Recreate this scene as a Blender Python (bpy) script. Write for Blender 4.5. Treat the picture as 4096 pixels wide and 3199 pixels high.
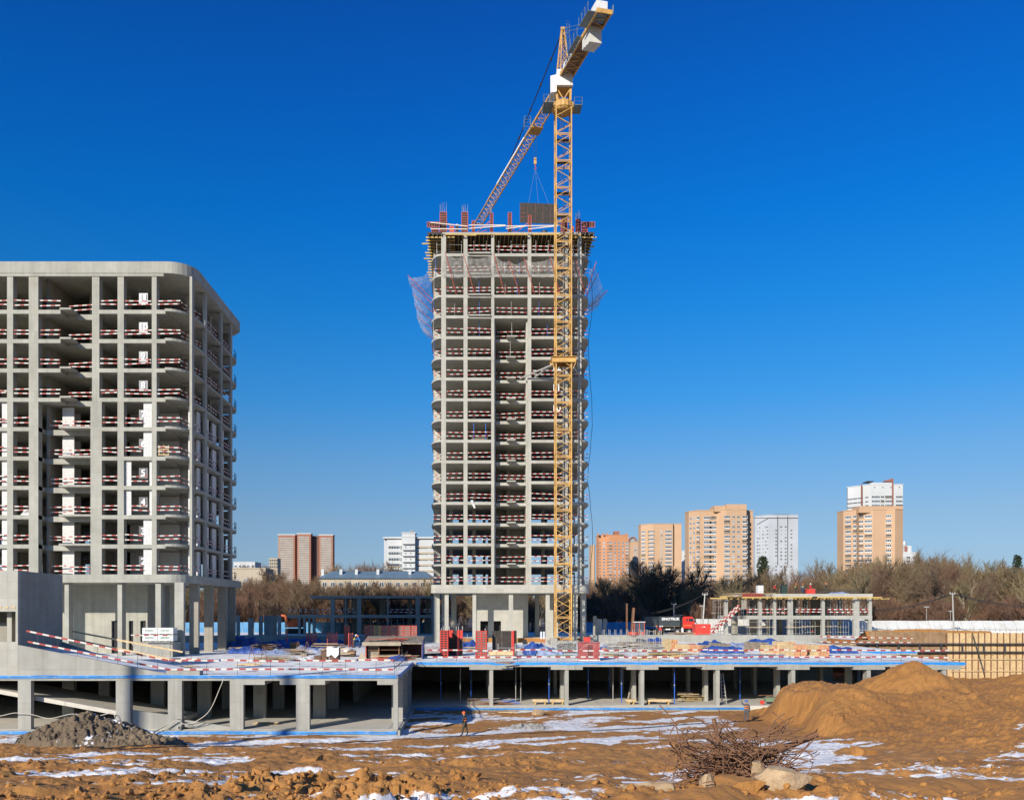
import bpy, math, random
import numpy as np
from mathutils import Vector, Matrix
for o in list(bpy.data.objects): bpy.data.objects.remove(o)
SC = bpy.context.scene; COL = SC.collection
R = math.radians
# ---------------------------------------------------------------- camera, world, sun, exposure
F, CX, CY, HC = 3580.0, 1880.0, 2448.0, 9.0      # focal length and vanishing point in photo pixels, eye height
cam = bpy.data.cameras.new('camera'); camo = bpy.data.objects.new('camera', cam); COL.objects.link(camo)
camo.location = (0, 0, HC); camo.rotation_euler = (R(90), 0, 0)
cam.sensor_fit = 'HORIZONTAL'; cam.sensor_width = 36; cam.lens = 36*F/4096
cam.shift_x = (2048-CX)/4096; cam.shift_y = (CY-1599.5)/4096
cam.clip_start = .5; cam.clip_end = 20000
SC.camera = camo
SUN_AZ, SUN_EL = 31.5, 23.0                       # light travels this far right of +Y, at this elevation
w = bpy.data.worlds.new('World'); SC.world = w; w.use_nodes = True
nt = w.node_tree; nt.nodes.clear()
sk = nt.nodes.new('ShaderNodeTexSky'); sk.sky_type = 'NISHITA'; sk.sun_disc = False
sk.sun_elevation = R(SUN_EL); sk.sun_rotation = R(180+SUN_AZ)
sk.altitude = 0; sk.air_density = 1.0; sk.dust_density = .4; sk.ozone_density = 2.0
# deepen the clear winter sky with height, evenly all round; eased overhead for less blue shade
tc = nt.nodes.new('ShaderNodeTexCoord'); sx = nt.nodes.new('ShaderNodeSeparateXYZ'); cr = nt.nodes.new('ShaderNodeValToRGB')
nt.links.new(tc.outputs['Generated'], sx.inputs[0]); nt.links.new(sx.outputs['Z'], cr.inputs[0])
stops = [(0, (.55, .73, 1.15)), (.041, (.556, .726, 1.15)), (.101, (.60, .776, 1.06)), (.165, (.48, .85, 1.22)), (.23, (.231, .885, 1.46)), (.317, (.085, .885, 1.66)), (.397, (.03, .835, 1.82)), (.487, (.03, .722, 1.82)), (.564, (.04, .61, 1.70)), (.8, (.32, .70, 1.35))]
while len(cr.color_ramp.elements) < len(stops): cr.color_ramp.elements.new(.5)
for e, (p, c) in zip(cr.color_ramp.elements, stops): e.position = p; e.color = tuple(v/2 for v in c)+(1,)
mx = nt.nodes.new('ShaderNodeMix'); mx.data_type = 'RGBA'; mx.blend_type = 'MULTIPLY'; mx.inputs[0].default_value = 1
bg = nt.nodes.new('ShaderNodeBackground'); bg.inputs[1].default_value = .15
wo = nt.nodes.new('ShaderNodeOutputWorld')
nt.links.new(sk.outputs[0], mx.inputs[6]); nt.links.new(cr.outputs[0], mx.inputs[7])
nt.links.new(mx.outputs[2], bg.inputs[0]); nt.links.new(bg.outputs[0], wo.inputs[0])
sl = bpy.data.lights.new('sun', 'SUN'); sl.energy = 5.0; sl.angle = R(.53); sl.color = (1, .925, .81)
so = bpy.data.objects.new('sun', sl); COL.objects.link(so)
LD = Vector((math.sin(R(SUN_AZ))*math.cos(R(SUN_EL)), math.cos(R(SUN_AZ))*math.cos(R(SUN_EL)), -math.sin(R(SUN_EL))))
so.rotation_euler = LD.to_track_quat('-Z', 'Y').to_euler(); so.location = (-60, -90, 90)
SC.view_settings.view_transform = 'Standard'; SC.view_settings.look = 'None'
SC.view_settings.exposure = .15; SC.view_settings.gamma = 1
SC.render.engine = 'CYCLES'
try:
    SC.cycles.max_bounces = 8; SC.cycles.diffuse_bounces = 2; SC.cycles.transparent_max_bounces = 24
except Exception: pass

# ---------------------------------------------------------------- helpers
def P(x, y, Y): return Vector(((x-CX)*Y/F, Y, HC-(y-CY)*Y/F))
def PX(x, Y): return (x-CX)*Y/F
def PZ(y, Y): return HC-(y-CY)*Y/F
RND = random.Random(7)
ORD = ['zeroth','first','second','third','fourth','fifth','sixth','seventh','eighth','ninth','tenth','eleventh','twelfth','thirteenth','fourteenth','fifteenth','sixteenth','seventeenth','eighteenth','nineteenth','twentieth','twenty-first','twenty-second']

def wloc(o):
    v = Vector((0, 0, 0))
    while o is not None: v += o.location; o = o.parent
    return v
def tag(o, label=None, cat=None, group=None, kind=None):
    if label: o['label'] = label
    if cat: o['category'] = cat
    if group: o['group'] = group
    if kind: o['kind'] = kind
    return o
def thing(name, label, cat, loc=(0, 0, 0), group=None, rz=0):
    o = bpy.data.objects.new(name, None); COL.objects.link(o)
    o.location = loc; o.rotation_euler.z = rz; o.empty_display_size = .3; o['kind'] = 'thing'
    return tag(o, label, cat, group)
def put(name, mesh, parent=None, loc=(0, 0, 0), rot=(0, 0, 0), scale=(1, 1, 1)):
    o = bpy.data.objects.new(name, mesh); COL.objects.link(o)
    o.parent = parent; o.location = loc; o.rotation_euler = rot; o.scale = scale
    return o
def copy_tree(o, parent=None):
    c = o.copy(); COL.objects.link(c); c.parent = parent
    for ch in list(o.children): copy_tree(ch, c)
    return c
class MB:
    def __init__(s): s.v = []; s.f = []; s.m = []
    def face(s, pts, m=0):
        n = len(s.v); s.v += [tuple(p) for p in pts]; s.f.append(tuple(range(n, n+len(pts)))); s.m.append(m)
    def box(s, x0, x1, y0, y1, z0, z1, m=0):
        n = len(s.v)
        s.v += [(x0,y0,z0),(x1,y0,z0),(x1,y1,z0),(x0,y1,z0),(x0,y0,z1),(x1,y0,z1),(x1,y1,z1),(x0,y1,z1)]
        for q in ((0,3,2,1),(4,5,6,7),(0,1,5,4),(1,2,6,5),(2,3,7,6),(3,0,4,7)):
            s.f.append(tuple(n+i for i in q)); s.m.append(m)
        return s
    def bar(s, p, q, w, h=None, m=0, up=(0, 0, 1)):
        h = w if h is None else h
        p = Vector(p); q = Vector(q); d = (q-p)
        if d.length < 1e-6: return s
        d.normalize(); u = Vector(up)
        if abs(d.dot(u)) > .98: u = Vector((0, 1, 0))
        a = d.cross(u).normalized(); b = a.cross(d).normalized()
        n = len(s.v)
        for c in (p, q):
            for i, j in ((-1,-1),(1,-1),(1,1),(-1,1)): s.v.append(tuple(c+a*(i*w/2)+b*(j*h/2)))
        for f in ((3,2,1,0),(4,5,6,7),(0,1,5,4),(1,2,6,5),(2,3,7,6),(3,0,4,7)):
            s.f.append(tuple(n+i for i in f)); s.m.append(m)
        return s
    def tube(s, pts, r, n=5, m=0, cap=True):
        pts = [Vector(p) for p in pts]; L = len(pts)
        rs = r if isinstance(r, (list, tuple)) else [r]*L
        base = len(s.v); prev = None
        for i, p in enumerate(pts):
            d = (pts[min(i+1, L-1)]-pts[max(i-1, 0)])
            if d.length < 1e-9: d = Vector((0, 0, 1))
            d.normalize()
            u = prev if prev is not None else (Vector((0, 0, 1)) if abs(d.z) < .9 else Vector((1, 0, 0)))
            a = d.cross(u)
            if a.length < 1e-6: a = d.cross(Vector((.3, .8, .5)))
            a.normalize(); b = a.cross(d).normalized(); prev = b
            for k in range(n):
                t = 2*math.pi*k/n
                s.v.append(tuple(p+(a*math.cos(t)+b*math.sin(t))*rs[i]))
        for i in range(L-1):
            for k in range(n):
                k2 = (k+1) % n
                s.f.append((base+i*n+k, base+i*n+k2, base+(i+1)*n+k2, base+(i+1)*n+k)); s.m.append(m)
        if cap and n > 2:
            s.f.append(tuple(base+k for k in range(n))[::-1]); s.m.append(m)
            s.f.append(tuple(base+(L-1)*n+k for k in range(n))); s.m.append(m)
        return s
    def prism(s, outline, z0, z1, m=0):
        n = len(s.v); k = len(outline)
        s.v += [(x, y, z0) for x, y in outline]+[(x, y, z1) for x, y in outline]
        s.f.append(tuple(range(n, n+k))[::-1]); s.m.append(m)
        s.f.append(tuple(range(n+k, n+2*k))); s.m.append(m)
        for i in range(k):
            j = (i+1) % k
            s.f.append((n+i, n+j, n+k+j, n+k+i)); s.m.append(m)
        return s
    def mesh(s, name, mats, off=(0, 0, 0), smooth=False):
        me = bpy.data.meshes.new(name)
        ox, oy, oz = off
        me.from_pydata([(x-ox, y-oy, z-oz) for x, y, z in s.v], [], s.f)
        for m in (mats if isinstance(mats, (list, tuple)) else [mats]): me.materials.append(m)
        if any(s.m): me.polygons.foreach_set('material_index', s.m)
        if smooth: me.polygons.foreach_set('use_smooth', [True]*len(me.polygons))
        me.update(); return me
    def build(s, name, mats, parent=None, smooth=False):
        off = wloc(parent)
        if parent is None:                       # origin at the middle of the base
            xs = [v[0] for v in s.v]; ys = [v[1] for v in s.v]; zs = [v[2] for v in s.v]
            off = Vector(((min(xs)+max(xs))/2, (min(ys)+max(ys))/2, min(zs)))
            return put(name, s.mesh(name, mats, off, smooth), None, off)
        xs = [v[0] for v in s.v]; ys = [v[1] for v in s.v]; zs = [v[2] for v in s.v]
        c = Vector(((min(xs)+max(xs))/2, (min(ys)+max(ys))/2, min(zs)))
        return put(name, s.mesh(name, mats, c, smooth), parent, c-off)
def npmesh(name, V, Fq, mats, mi=None, smooth=False):
    me = bpy.data.meshes.new(name)
    me.vertices.add(len(V)); me.vertices.foreach_set('co', np.asarray(V, dtype=np.float32).ravel())
    k = Fq.shape[1]
    me.loops.add(Fq.size); me.loops.foreach_set('vertex_index', Fq.astype(np.int32).ravel())
    me.polygons.add(len(Fq)); me.polygons.foreach_set('loop_start', np.arange(0, Fq.size, k, dtype=np.int32))
    me.polygons.foreach_set('loop_total', np.full(len(Fq), k, dtype=np.int32))
    for m in (mats if isinstance(mats, (list, tuple)) else [mats]): me.materials.append(m)
    if mi is not None: me.polygons.foreach_set('material_index', mi.astype(np.int32))
    me.polygons.foreach_set('use_smooth', np.full(len(Fq), smooth))
    me.update(calc_edges=True); me.validate(); return me
def vn(x, y, seed=0):
    xi = np.floor(x).astype(np.int64); yi = np.floor(y).astype(np.int64)
    fx = x-xi; fy = y-yi; fx = fx*fx*(3-2*fx); fy = fy*fy*(3-2*fy)
    def h(a, b):
        n = (a*374761393+b*668265263+seed*1442695041) & 0xFFFFFFFF
        n = ((n ^ (n >> 13))*1274126177) & 0xFFFFFFFF
        n = ((n ^ (n >> 16))*2246822519) & 0xFFFFFFFF
        return ((n ^ (n >> 15)) & 0xFFFFFF)/float(0xFFFFFF)
    return (h(xi,yi)*(1-fx)+h(xi+1,yi)*fx)*(1-fy)+(h(xi,yi+1)*(1-fx)+h(xi+1,yi+1)*fx)*fy
def fbm(x, y, seed=0, oct=4, gain=.5):
    t = 0; a = 1; s = 0
    for i in range(oct):
        t = t+a*vn(x*2**i+i*17.3, y*2**i-i*9.1, seed+i); s += a; a *= gain
    return t/s
def sstep(a, b, x):
    t = np.clip((x-a)/(b-a), 0, 1); return t*t*(3-2*t)

# ---------------------------------------------------------------- materials
class NT:
    def __init__(s, name):
        s.m = bpy.data.materials.new(name); s.m.use_nodes = True
        s.t = s.m.node_tree; s.b = s.t.nodes['Principled BSDF']; s.o = s.t.nodes['Material Output']
        s.pos = None
    def n(s, typ, **kw):
        d = s.t.nodes.new(typ)
        for k, v in kw.items(): setattr(d, k, v)
        return d
    def l(s, a, b): s.t.links.new(a, b)
    def coords(s, obj=False):
        if obj: return s.n('ShaderNodeTexCoord').outputs['Object']
        if s.pos is None: s.pos = s.n('ShaderNodeNewGeometry').outputs['Position']
        return s.pos
    def noise(s, scale, detail=4, rough=.55, xyz=(1, 1, 1), obj=False, loc=(0, 0, 0)):
        mp = s.n('ShaderNodeMapping'); mp.inputs['Scale'].default_value = xyz; mp.inputs['Location'].default_value = loc
        s.l(s.coords(obj), mp.inputs[0])
        t = s.n('ShaderNodeTexNoise'); t.inputs['Scale'].default_value = scale; t.inputs['Detail'].default_value = detail; t.inputs['Roughness'].default_value = rough
        s.l(mp.outputs[0], t.inputs['Vector']); return t.outputs['Fac']
    def math(s, op, a, b=0.0, c=None):
        d = s.n('ShaderNodeMath', operation=op)
        for i, v in enumerate((a, b) if c is None else (a, b, c)):
            if isinstance(v, (int, float)): d.inputs[i].default_value = v
            else: s.l(v, d.inputs[i])
        return d.outputs[0]
    def ramp(s, fac, lo, hi):
        d = s.n('ShaderNodeMapRange'); d.inputs['From Min'].default_value = lo; d.inputs['From Max'].default_value = hi
        s.l(fac, d.inputs['Value']); return d.outputs[0]
    def mix(s, fac, a, b, blend='MIX'):
        d = s.n('ShaderNodeMix', data_type='RGBA', blend_type=blend)
        for i, v in ((0, fac), (6, a), (7, b)):
            if isinstance(v, (int, float)): d.inputs[i].default_value = v
            elif isinstance(v, tuple): d.inputs[i].default_value = (*v[:3], 1)
            else: s.l(v, d.inputs[i])
        return d.outputs[2]
    def bump(s, h, strength=.3, dist=.02):
        b = s.n('ShaderNodeBump'); b.inputs['Strength'].default_value = strength; b.inputs['Distance'].default_value = dist
        s.l(h, b.inputs['Height']); s.l(b.outputs[0], s.b.inputs['Normal'])
    def col(s, c):
        if isinstance(c, tuple): s.b.inputs['Base Color'].default_value = (*c[:3], 1)
        else: s.l(c, s.b.inputs['Base Color'])
def sc(c, k): return tuple(min(1, v*k) for v in c)
MATS = {}
def simple(name, c, rough=.7, var=.18, scale=1.5, metal=0, grime=None, bump=0, obj=False):
    if name in MATS: return MATS[name]
    t = NT(name); f = t.noise(scale, 5, .6, obj=obj)
    f = t.ramp(f, .3, .7)
    out = t.mix(f, sc(c, 1-var), sc(c, 1+var))
    if grime is not None:
        g = t.ramp(t.noise(scale*2.3, 6, .7, loc=(3, 7, 1), obj=obj), .5, .72)
        out = t.mix(g, out, grime)
    t.col(out); t.b.inputs['Roughness'].default_value = rough; t.b.inputs['Metallic'].default_value = metal
    if bump: t.bump(t.noise(scale*8, 4, .6), bump, .02)
    MATS[name] = t.m; return t.m
def concrete(name, c, panel=1.25, streak=.5, stain=.5):
    t = NT(name)
    big = t.ramp(t.noise(.22, 5, .6), .25, .75)
    mid = t.ramp(t.noise(1.3, 6, .62, loc=(5, 1, 2)), .25, .75)
    st = t.ramp(t.noise(1.0, 4, .6, xyz=(2.2, 2.2, .12)), .3, .7)
    # tint of each formwork panel
    vm = t.n('ShaderNodeVectorMath', operation='SCALE'); vm.inputs['Scale'].default_value = 1/panel; t.l(t.coords(), vm.inputs[0])
    fl = t.n('ShaderNodeVectorMath', operation='FLOOR'); t.l(vm.outputs[0], fl.inputs[0])
    wn = t.n('ShaderNodeTexWhiteNoise', noise_dimensions='3D'); t.l(fl.outputs[0], wn.inputs['Vector'])
    k = t.math('MULTIPLY_ADD', big, .22, .72)
    k = t.math('ADD', k, t.math('MULTIPLY', mid, .20))
    k = t.math('ADD', k, t.math('MULTIPLY', st, .22*streak))
    k = t.math('ADD', k, t.math('MULTIPLY', wn.outputs['Value'], .12))
    # joints between pours and panels
    br = t.n('ShaderNodeVectorMath', operation='FRACTION'); t.l(vm.outputs[0], br.inputs[0])
    sx = t.n('ShaderNodeSeparateXYZ'); t.l(br.outputs[0], sx.inputs[0])
    j = t.math('LESS_THAN', sx.outputs[0], .022)
    jz = t.math('LESS_THAN', sx.outputs[2], .018)
    k = t.math('SUBTRACT', k, t.math('MULTIPLY', t.math('MAXIMUM', j, jz), .2))
    spots = t.ramp(t.noise(3.1, 6, .7, loc=(9, 4, 8)), .66, .74)
    cc = t.n('ShaderNodeVectorMath', operation='SCALE'); cc.inputs[0].default_value = c; t.l(k, cc.inputs['Scale'])
    out = t.mix(t.math('MULTIPLY', spots, stain), cc.outputs[0], sc(c, .45))
    warm = t.ramp(t.noise(.55, 3, .5, loc=(2, 2, 9)), .52, .75)
    out = t.mix(t.math('MULTIPLY', warm, .35), out, (c[0]*1.05, c[1]*.97, c[2]*.84))
    t.col(out); t.b.inputs['Roughness'].default_value = .9
    t.bump(t.math('ADD', t.noise(9, 5, .65), t.math('MULTIPLY', mid, 1.5)), .22, .02)
    MATS[name] = t.m; return t.m
M_CON = concrete('concrete', (.395, .38, .325))
M_CONG = concrete('concrete_weathered', (.33, .322, .272), streak=1.0, stain=.7)
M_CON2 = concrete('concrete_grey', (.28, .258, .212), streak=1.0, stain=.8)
M_CONL = concrete('concrete_light', (.305, .296, .258), panel=2.4, streak=1.1, stain=.8)
M_CONF = concrete('concrete_floor', (.56, .52, .44), panel=6, streak=0, stain=.25)
def stripe_mat():
    t = NT('striped_paint'); x = t.n('ShaderNodeSeparateXYZ'); t.l(t.coords(True), x.inputs[0])
    oi = t.n('ShaderNodeObjectInfo')
    v = t.math('MULTIPLY_ADD', x.outputs[0], 1/.94, 60)
    v = t.math('ADD', v, oi.outputs['Random'])
    f = t.math('LESS_THAN', t.math('FRACT', v), .5)
    dirt = t.ramp(t.noise(4, 5, .65), .3, .75)
    a = t.mix(dirt, (.52, .47, .40), (.70, .68, .63)); b = t.mix(dirt, (.30, .035, .028), (.45, .05, .038))
    t.col(t.mix(f, a, b)); t.b.inputs['Roughness'].default_value = .55; return t.m
M_STRIPE = stripe_mat()
def snowy(name, base, lo=.36, hi=.46, scale=.5):
    t = NT(name)
    n1 = t.noise(scale, 6, .62); n2 = t.noise(scale*7, 5, .6, loc=(4, 4, 4))
    f = t.ramp(t.math('ADD', n1, t.math('MULTIPLY', n2, .25)), lo+.12, hi+.12)
    sn = t.mix(t.noise(2.2, 4), (.88, .86, .79), (.97, .95, .89))
    t.col(t.mix(f, base, sn)); t.b.inputs['Roughness'].default_value = .75
    t.bump(t.math('ADD', t.noise(3, 6, .6), t.math('MULTIPLY', n1, 2)), .4, .05); return t.m
M_SNOWDECK = snowy('snow_on_concrete', (.33, .31, .28))
M_SNOW = simple('snow', (.84, .85, .86), .7, .05, 2, bump=.3)
M_STEEL = simple('galvanised_steel', (.42, .41, .38), .5, .2, 3, .3)
M_RUST = simple('rusty_rebar', (.23, .115, .06), .85, .35, 5, .1, grime=(.13, .07, .045))
M_DARKSTEEL = simple('dark_steel', (.05, .05, .055), .6, .3, 3)
M_YEL = simple('crane_yellow', (.58, .33, .085), .55, .2, .6, 0, grime=(.38, .22, .10))
M_BEAM = simple('yellow_timber', (.50, .34, .11), .7, .2, 2)
M_WOOD = simple('fresh_timber', (.62, .45, .24), .8, .22, 3, grime=(.42, .30, .16))
M_OLDWOOD = simple('weathered_timber', (.28, .23, .17), .85, .35, 2.5, grime=(.15, .11, .08))
M_RED = simple('red_formwork_steel', (.50, .085, .055), .55, .25, 2.0, .1, grime=(.26, .10, .07))
M_BRIGHTRED = simple('red_paint', (.62, .05, .035), .4, .12, 1.5, grime=(.42, .07, .05))
M_PLY = simple('film_faced_plywood', (.034, .025, .02), .7, .4, 1.6, grime=(.06, .05, .034))
M_TARP = simple('blue_tarpaulin', (.022, .065, .27), .45, .4, 2.2, grime=(.12, .19, .36), bump=.5)
M_PALETARP = simple('snowy_blue_tarpaulin', (.20, .26, .40), .55, .35, 2.4, grime=(.55, .58, .62), bump=.5)
M_BLUEPIPE = simple('blue_pipe', (.05, .27, .66), .45, .2, 1.2, grime=(.25, .42, .62))
M_BLUESTRIP = simple('blue_membrane', (.02, .26, .72), .5, .2, 1.0, grime=(.10, .38, .78))
M_WHITE = simple('white_paint', (.74, .73, .70), .5, .06, 1.2, grime=(.58, .57, .53))
M_BLACK = simple('black_rubber', (.02, .02, .022), .8, .2, 4)
M_BLOCK = simple('aerated_block', (.66, .65, .62), .9, .07, 2.5, bump=.2)
M_GLASS = simple('window_glass', (.05, .07, .09), .12, .5, .05)
def net_mat():
    t = NT('safety_net'); t.col((.62, .60, .55)); t.b.inputs['Roughness'].default_value = .9
    tr = t.n('ShaderNodeBsdfTransparent'); mx = t.n('ShaderNodeMixShader')
    f = t.ramp(t.noise(2.2, 5, .65), .32, .72)
    t.l(t.math('MULTIPLY_ADD', f, .40, .10), mx.inputs[0]); t.l(tr.outputs[0], mx.inputs[1]); t.l(t.b.outputs[0], mx.inputs[2])
    t.l(mx.outputs[0], t.o.inputs['Surface']); return t.m
M_NET = net_mat()

# ---------------------------------------------------------------- guard rails: a thing of two striped boards
_rail = {}
def rail_mesh(L, mat, hh=.13, th=.035):
    k = (round(L, 1), mat.name, hh)
    if k not in _rail:
        _rail[k] = MB().box(-k[0]/2, k[0]/2, -th/2, th/2, -hh/2, hh/2).mesh('rail', mat)
    return _rail[k]
_post = {}
def guard_rail(a, b, label, group, zs=(.52, 1.0), mat=None, hh=.115, jit=.07, name='guard_rail', posts=0, cat='guard rail'):
    a = Vector(a); b = Vector(b); mid = (a+b)/2; d = b-a; mat = mat or M_STRIPE
    t = thing(name, label, cat, mid, group)
    rz = math.atan2(d.y, d.x); el = math.atan2(d.z, math.hypot(d.x, d.y)); L = d.length
    for z in zs:
        dl = RND.uniform(-.12, .06) if L > 1.6 else 0
        put('rail', rail_mesh(L+dl, mat, hh), t, (RND.uniform(-.05, .05)*(L > 1.6), 0, z+RND.uniform(-jit, jit)), (0, -el+RND.gauss(0, jit*.42)/max(1, L/3), rz))
    for i in range(posts):
        q = d*((i+.5)/posts-.5)+Vector((0, .03, 0))
        mb = _post.get('p')
        if mb is None: mb = _post['p'] = MB().tube([(0, 0, 0), (0, 0, 1.15)], .016, 5).mesh('post', M_DARKSTEEL)
        put('post', mb, t, q)
    return t
# ---------------------------------------------------------------- terrain
_gy = np.array([0, 12, 16, 20, 28, 40, 52, 60, 66, 300.]); _gh = np.array([2.3, 2.9, 3.35, 3.85, 4.95, 6.55, 8.0, 8.75, 9.0, 9.0])
def gbase(X, Y):
    X = np.asarray(X, float); Y = np.asarray(Y, float)
    z = 9-np.interp(Y, _gy, _gh)
    # raised soil on the right, cut off along the excavation
    z = z+2.7*np.exp(-((X-39)/10.5)**2-((Y-50)/15)**2)
    sh = sstep(24.8, 27.0, X+.5*np.sin(Y*.7))*sstep(60, 69, Y)*(1-sstep(77.5, 80.5, Y))*(1-sstep(46, 54, X))
    z = np.maximum(z, z*(1-sh)+2.75*sh+.25*np.sin(X*.9)*sh)
    r = np.hypot((X-36.4)/1.12, Y-73.5)
    z = np.maximum(z, 5.25-.60*np.sqrt(r*r+.35))
    r2 = np.hypot(X-31.5, Y-66); z = np.maximum(z, 2.2-.4*r2)
    r3 = np.hypot((X-66)/1.4, Y-104); z = np.maximum(z, 2.3-.42*r3)
    r4 = np.hypot((X-50)/1.8, Y-96); z = np.maximum(z, 1.4-.3*r4)
    return z
def worley(x, y, seed):
    xi = np.floor(x); yi = np.floor(y); best = np.full(np.shape(x), 9.); hh = np.zeros(np.shape(x))
    for i in (-1, 0, 1):
        for j in (-1, 0, 1):
            cx = xi+i; cy = yi+j
            jx = vn(cx+.0, cy+.0, seed); jy = vn(cx, cy, seed+7); jh = vn(cx, cy, seed+13)
            d = np.hypot(x-cx-jx, y-cy-jy); u = d < best; best = np.where(u, d, best); hh = np.where(u, jh, hh)
    return best, hh
def lumps(X, Y, f, seed):
    b, h = worley(X*f+.35*fbm(X*f*2, Y*f*2, seed, 2), Y*f, seed); return np.clip(1-b*1.35, 0, 1)**.65*np.clip(h*1.6-.35, 0, 1)
def gdetail(X, Y):
    near = 1-sstep(52, 70, Y)
    dx, dy = X*.88+Y*.47, -X*.47+Y*.88
    rut = fbm(dx*.16, dy*.55, 11, 3)-.5                       # wheel ruts running up to the right
    lump = fbm(X*.45, Y*.45, 3, 4)-.5
    zone = sstep(.44, .66, fbm(X*.13, Y*.10, 21, 2))
    calm = 1-sstep(8, 16, X)*sstep(28, 44, Y)*.8
    zone = zone*.30*(1-.6*sstep(24, 40, Y))
    zone = np.maximum(zone, (1-sstep(18.5, 22, Y))*.8*sstep(-.34, -.24, X/Y)*(1-sstep(-.03, .06, X/Y))*sstep(.30, .5, fbm(X*.3, Y*.25, 77, 2)))
    zone = np.maximum(zone, .45*(1-sstep(16.5, 19, Y))*sstep(.35, .55, fbm(X*.3, Y*.2, 78, 2)))
    bil = 1-np.abs(2*fbm(X*1.6, Y*1.6, 31, 3)-1)
    clod = sstep(.45, .95, bil)*.16+(fbm(X*4.3, Y*4.3, 41, 3)-.5)*.20+np.abs(vn(X*2.6, Y*2.6, 51)-.5)*.14
    clod = (clod*.75+.22*lumps(X, Y, 2.0, 91)+.12*lumps(X, Y, 4.2, 95))*(.25+1.1*sstep(.42, .62, fbm(X*.7, Y*.55, 93, 3)))
    wd = dy+.7*np.sin(dx*.13)+.25*np.sin(dx*.6); trk = 0
    for c_ in (11.5, 13.3, 19, 20.9, 26, 27.8, 33.5, 35.4, 41, 42.8): trk = trk+np.exp(-((wd-c_)/.24)**2)-.35*np.exp(-((wd-c_-.5)/.2)**2)-.35*np.exp(-((wd-c_+.5)/.2)**2)
    trk = trk*(1-sstep(14, 20, X))
    fine = (fbm(X*2.4, Y*2.4, 61, 3)-.5)+.5*lumps(X, Y, 2.3, 97)*sstep(.5, .62, fbm(X*.4, Y*.4, 99, 2))
    gul = sstep(22, 27, X)*(.55*(fbm(X*.6, Y*.35, 62, 5, .6)-.5)+.20*lumps(X, Y, 1.0, 64)+.12*lumps(X, Y, 2.6, 65))
    d = rut*.45*near*calm+lump*.55*(.35+.65*near)+clod*zone*near*calm+fine*(.07+.07*near)+gul-.11*trk*near
    return d, rut, zone*calm
def gz(X, Y):
    d, _, _ = gdetail(np.atleast_1d(np.float64(X)), np.atleast_1d(np.float64(Y)))
    return float(gbase(X, Y)+d[0])
def dirt_mat(name, c1, c2, c3):
    t = NT(name)
    at = t.n('ShaderNodeAttribute', attribute_name='snow')
    n1 = t.ramp(t.noise(.35, 6, .65), .3, .7); n2 = t.ramp(t.noise(2.4, 6, .68, loc=(4, 1, 0)), .3, .72)
    c = t.mix(n1, c1, c2); c = t.mix(t.math('MULTIPLY', n2, .40), c, c3)
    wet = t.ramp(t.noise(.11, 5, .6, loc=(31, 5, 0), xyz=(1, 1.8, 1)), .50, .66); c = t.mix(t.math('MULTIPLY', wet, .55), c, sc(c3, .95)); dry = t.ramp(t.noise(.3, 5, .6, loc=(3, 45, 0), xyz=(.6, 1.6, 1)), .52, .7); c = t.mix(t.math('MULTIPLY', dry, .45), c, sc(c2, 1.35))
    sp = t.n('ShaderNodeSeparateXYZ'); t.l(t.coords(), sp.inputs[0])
    mound_shade = t.math('MULTIPLY', t.ramp(sp.outputs[0], 19, 26), t.ramp(sp.outputs[1], 34, 56)); c = t.mix(t.math('MULTIPLY', mound_shade,  .35 if name == 'clay_soil' else 0), c, t.mix(n2, sc(c1, .86), sc(c1, .68)))  # shade put into the right mound's soil colour, offsetting its sunnier slope
    peb = t.ramp(t.noise(11, 3, .7, loc=(1, 6, 2)), .68, .74); c = t.mix(t.math('MULTIPLY', peb, .5), c, (.46, .36, .24))
    dk = t.ramp(t.noise(6.5, 4, .7, loc=(8, 6, 2)), .62, .72); c = t.mix(t.math('MULTIPLY', dk, .5), c, sc(c3, .55))
    brk = t.noise(3.2, 6, .7, loc=(7, 7, 7))
    f = t.ramp(t.math('ADD', at.outputs['Fac'], t.math('MULTIPLY_ADD', brk, 1.7, -.85)), .50, .62)
    sn = t.mix(t.noise(2.2, 4), (.74, .76, .77), (.86, .87, .87))
    sn = t.mix(t.math('MULTIPLY', t.ramp(t.noise(5, 5, .7, loc=(2, 9, 9)), .45, .75), .5), sn, sc(c2, 1.2))
    t.col(t.mix(f, c, sn)); t.b.inputs['Roughness'].default_value = .92
    t.bump(t.math('ADD', t.noise(7, 8, .75), t.math('MULTIPLY', n2, .6)), .55, .06); return t.m
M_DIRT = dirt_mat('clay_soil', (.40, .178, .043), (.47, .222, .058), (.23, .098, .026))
M_PILE = dirt_mat('grey_soil', (.15, .107, .065), (.20, .148, .09), (.085, .058, .036))
def grid_mesh(name, X, Y, Z, mats, snow, smooth=False):
    r, c = X.shape
    V = np.stack([X, Y, Z], -1).reshape(-1, 3)
    i = np.arange(r*c).reshape(r, c)
    Q = np.stack([i[:-1, :-1], i[:-1, 1:], i[1:, 1:], i[1:, :-1]], -1).reshape(-1, 4)
    me = npmesh(name, V, Q, mats, smooth=smooth)
    a = me.attributes.new('snow', 'FLOAT', 'POINT'); a.data.foreach_set('value', snow.astype(np.float32).ravel())
    return me
rows = np.exp(np.linspace(math.log(9), math.log(136), 540)); cols = np.linspace(-.82, .92, 800)
GX = np.outer(rows, cols); GY = np.repeat(rows[:, None], 800, 1)
GD, RUT, ZN = gdetail(GX, GY)
GZ = gbase(GX, GY)+GD
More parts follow.
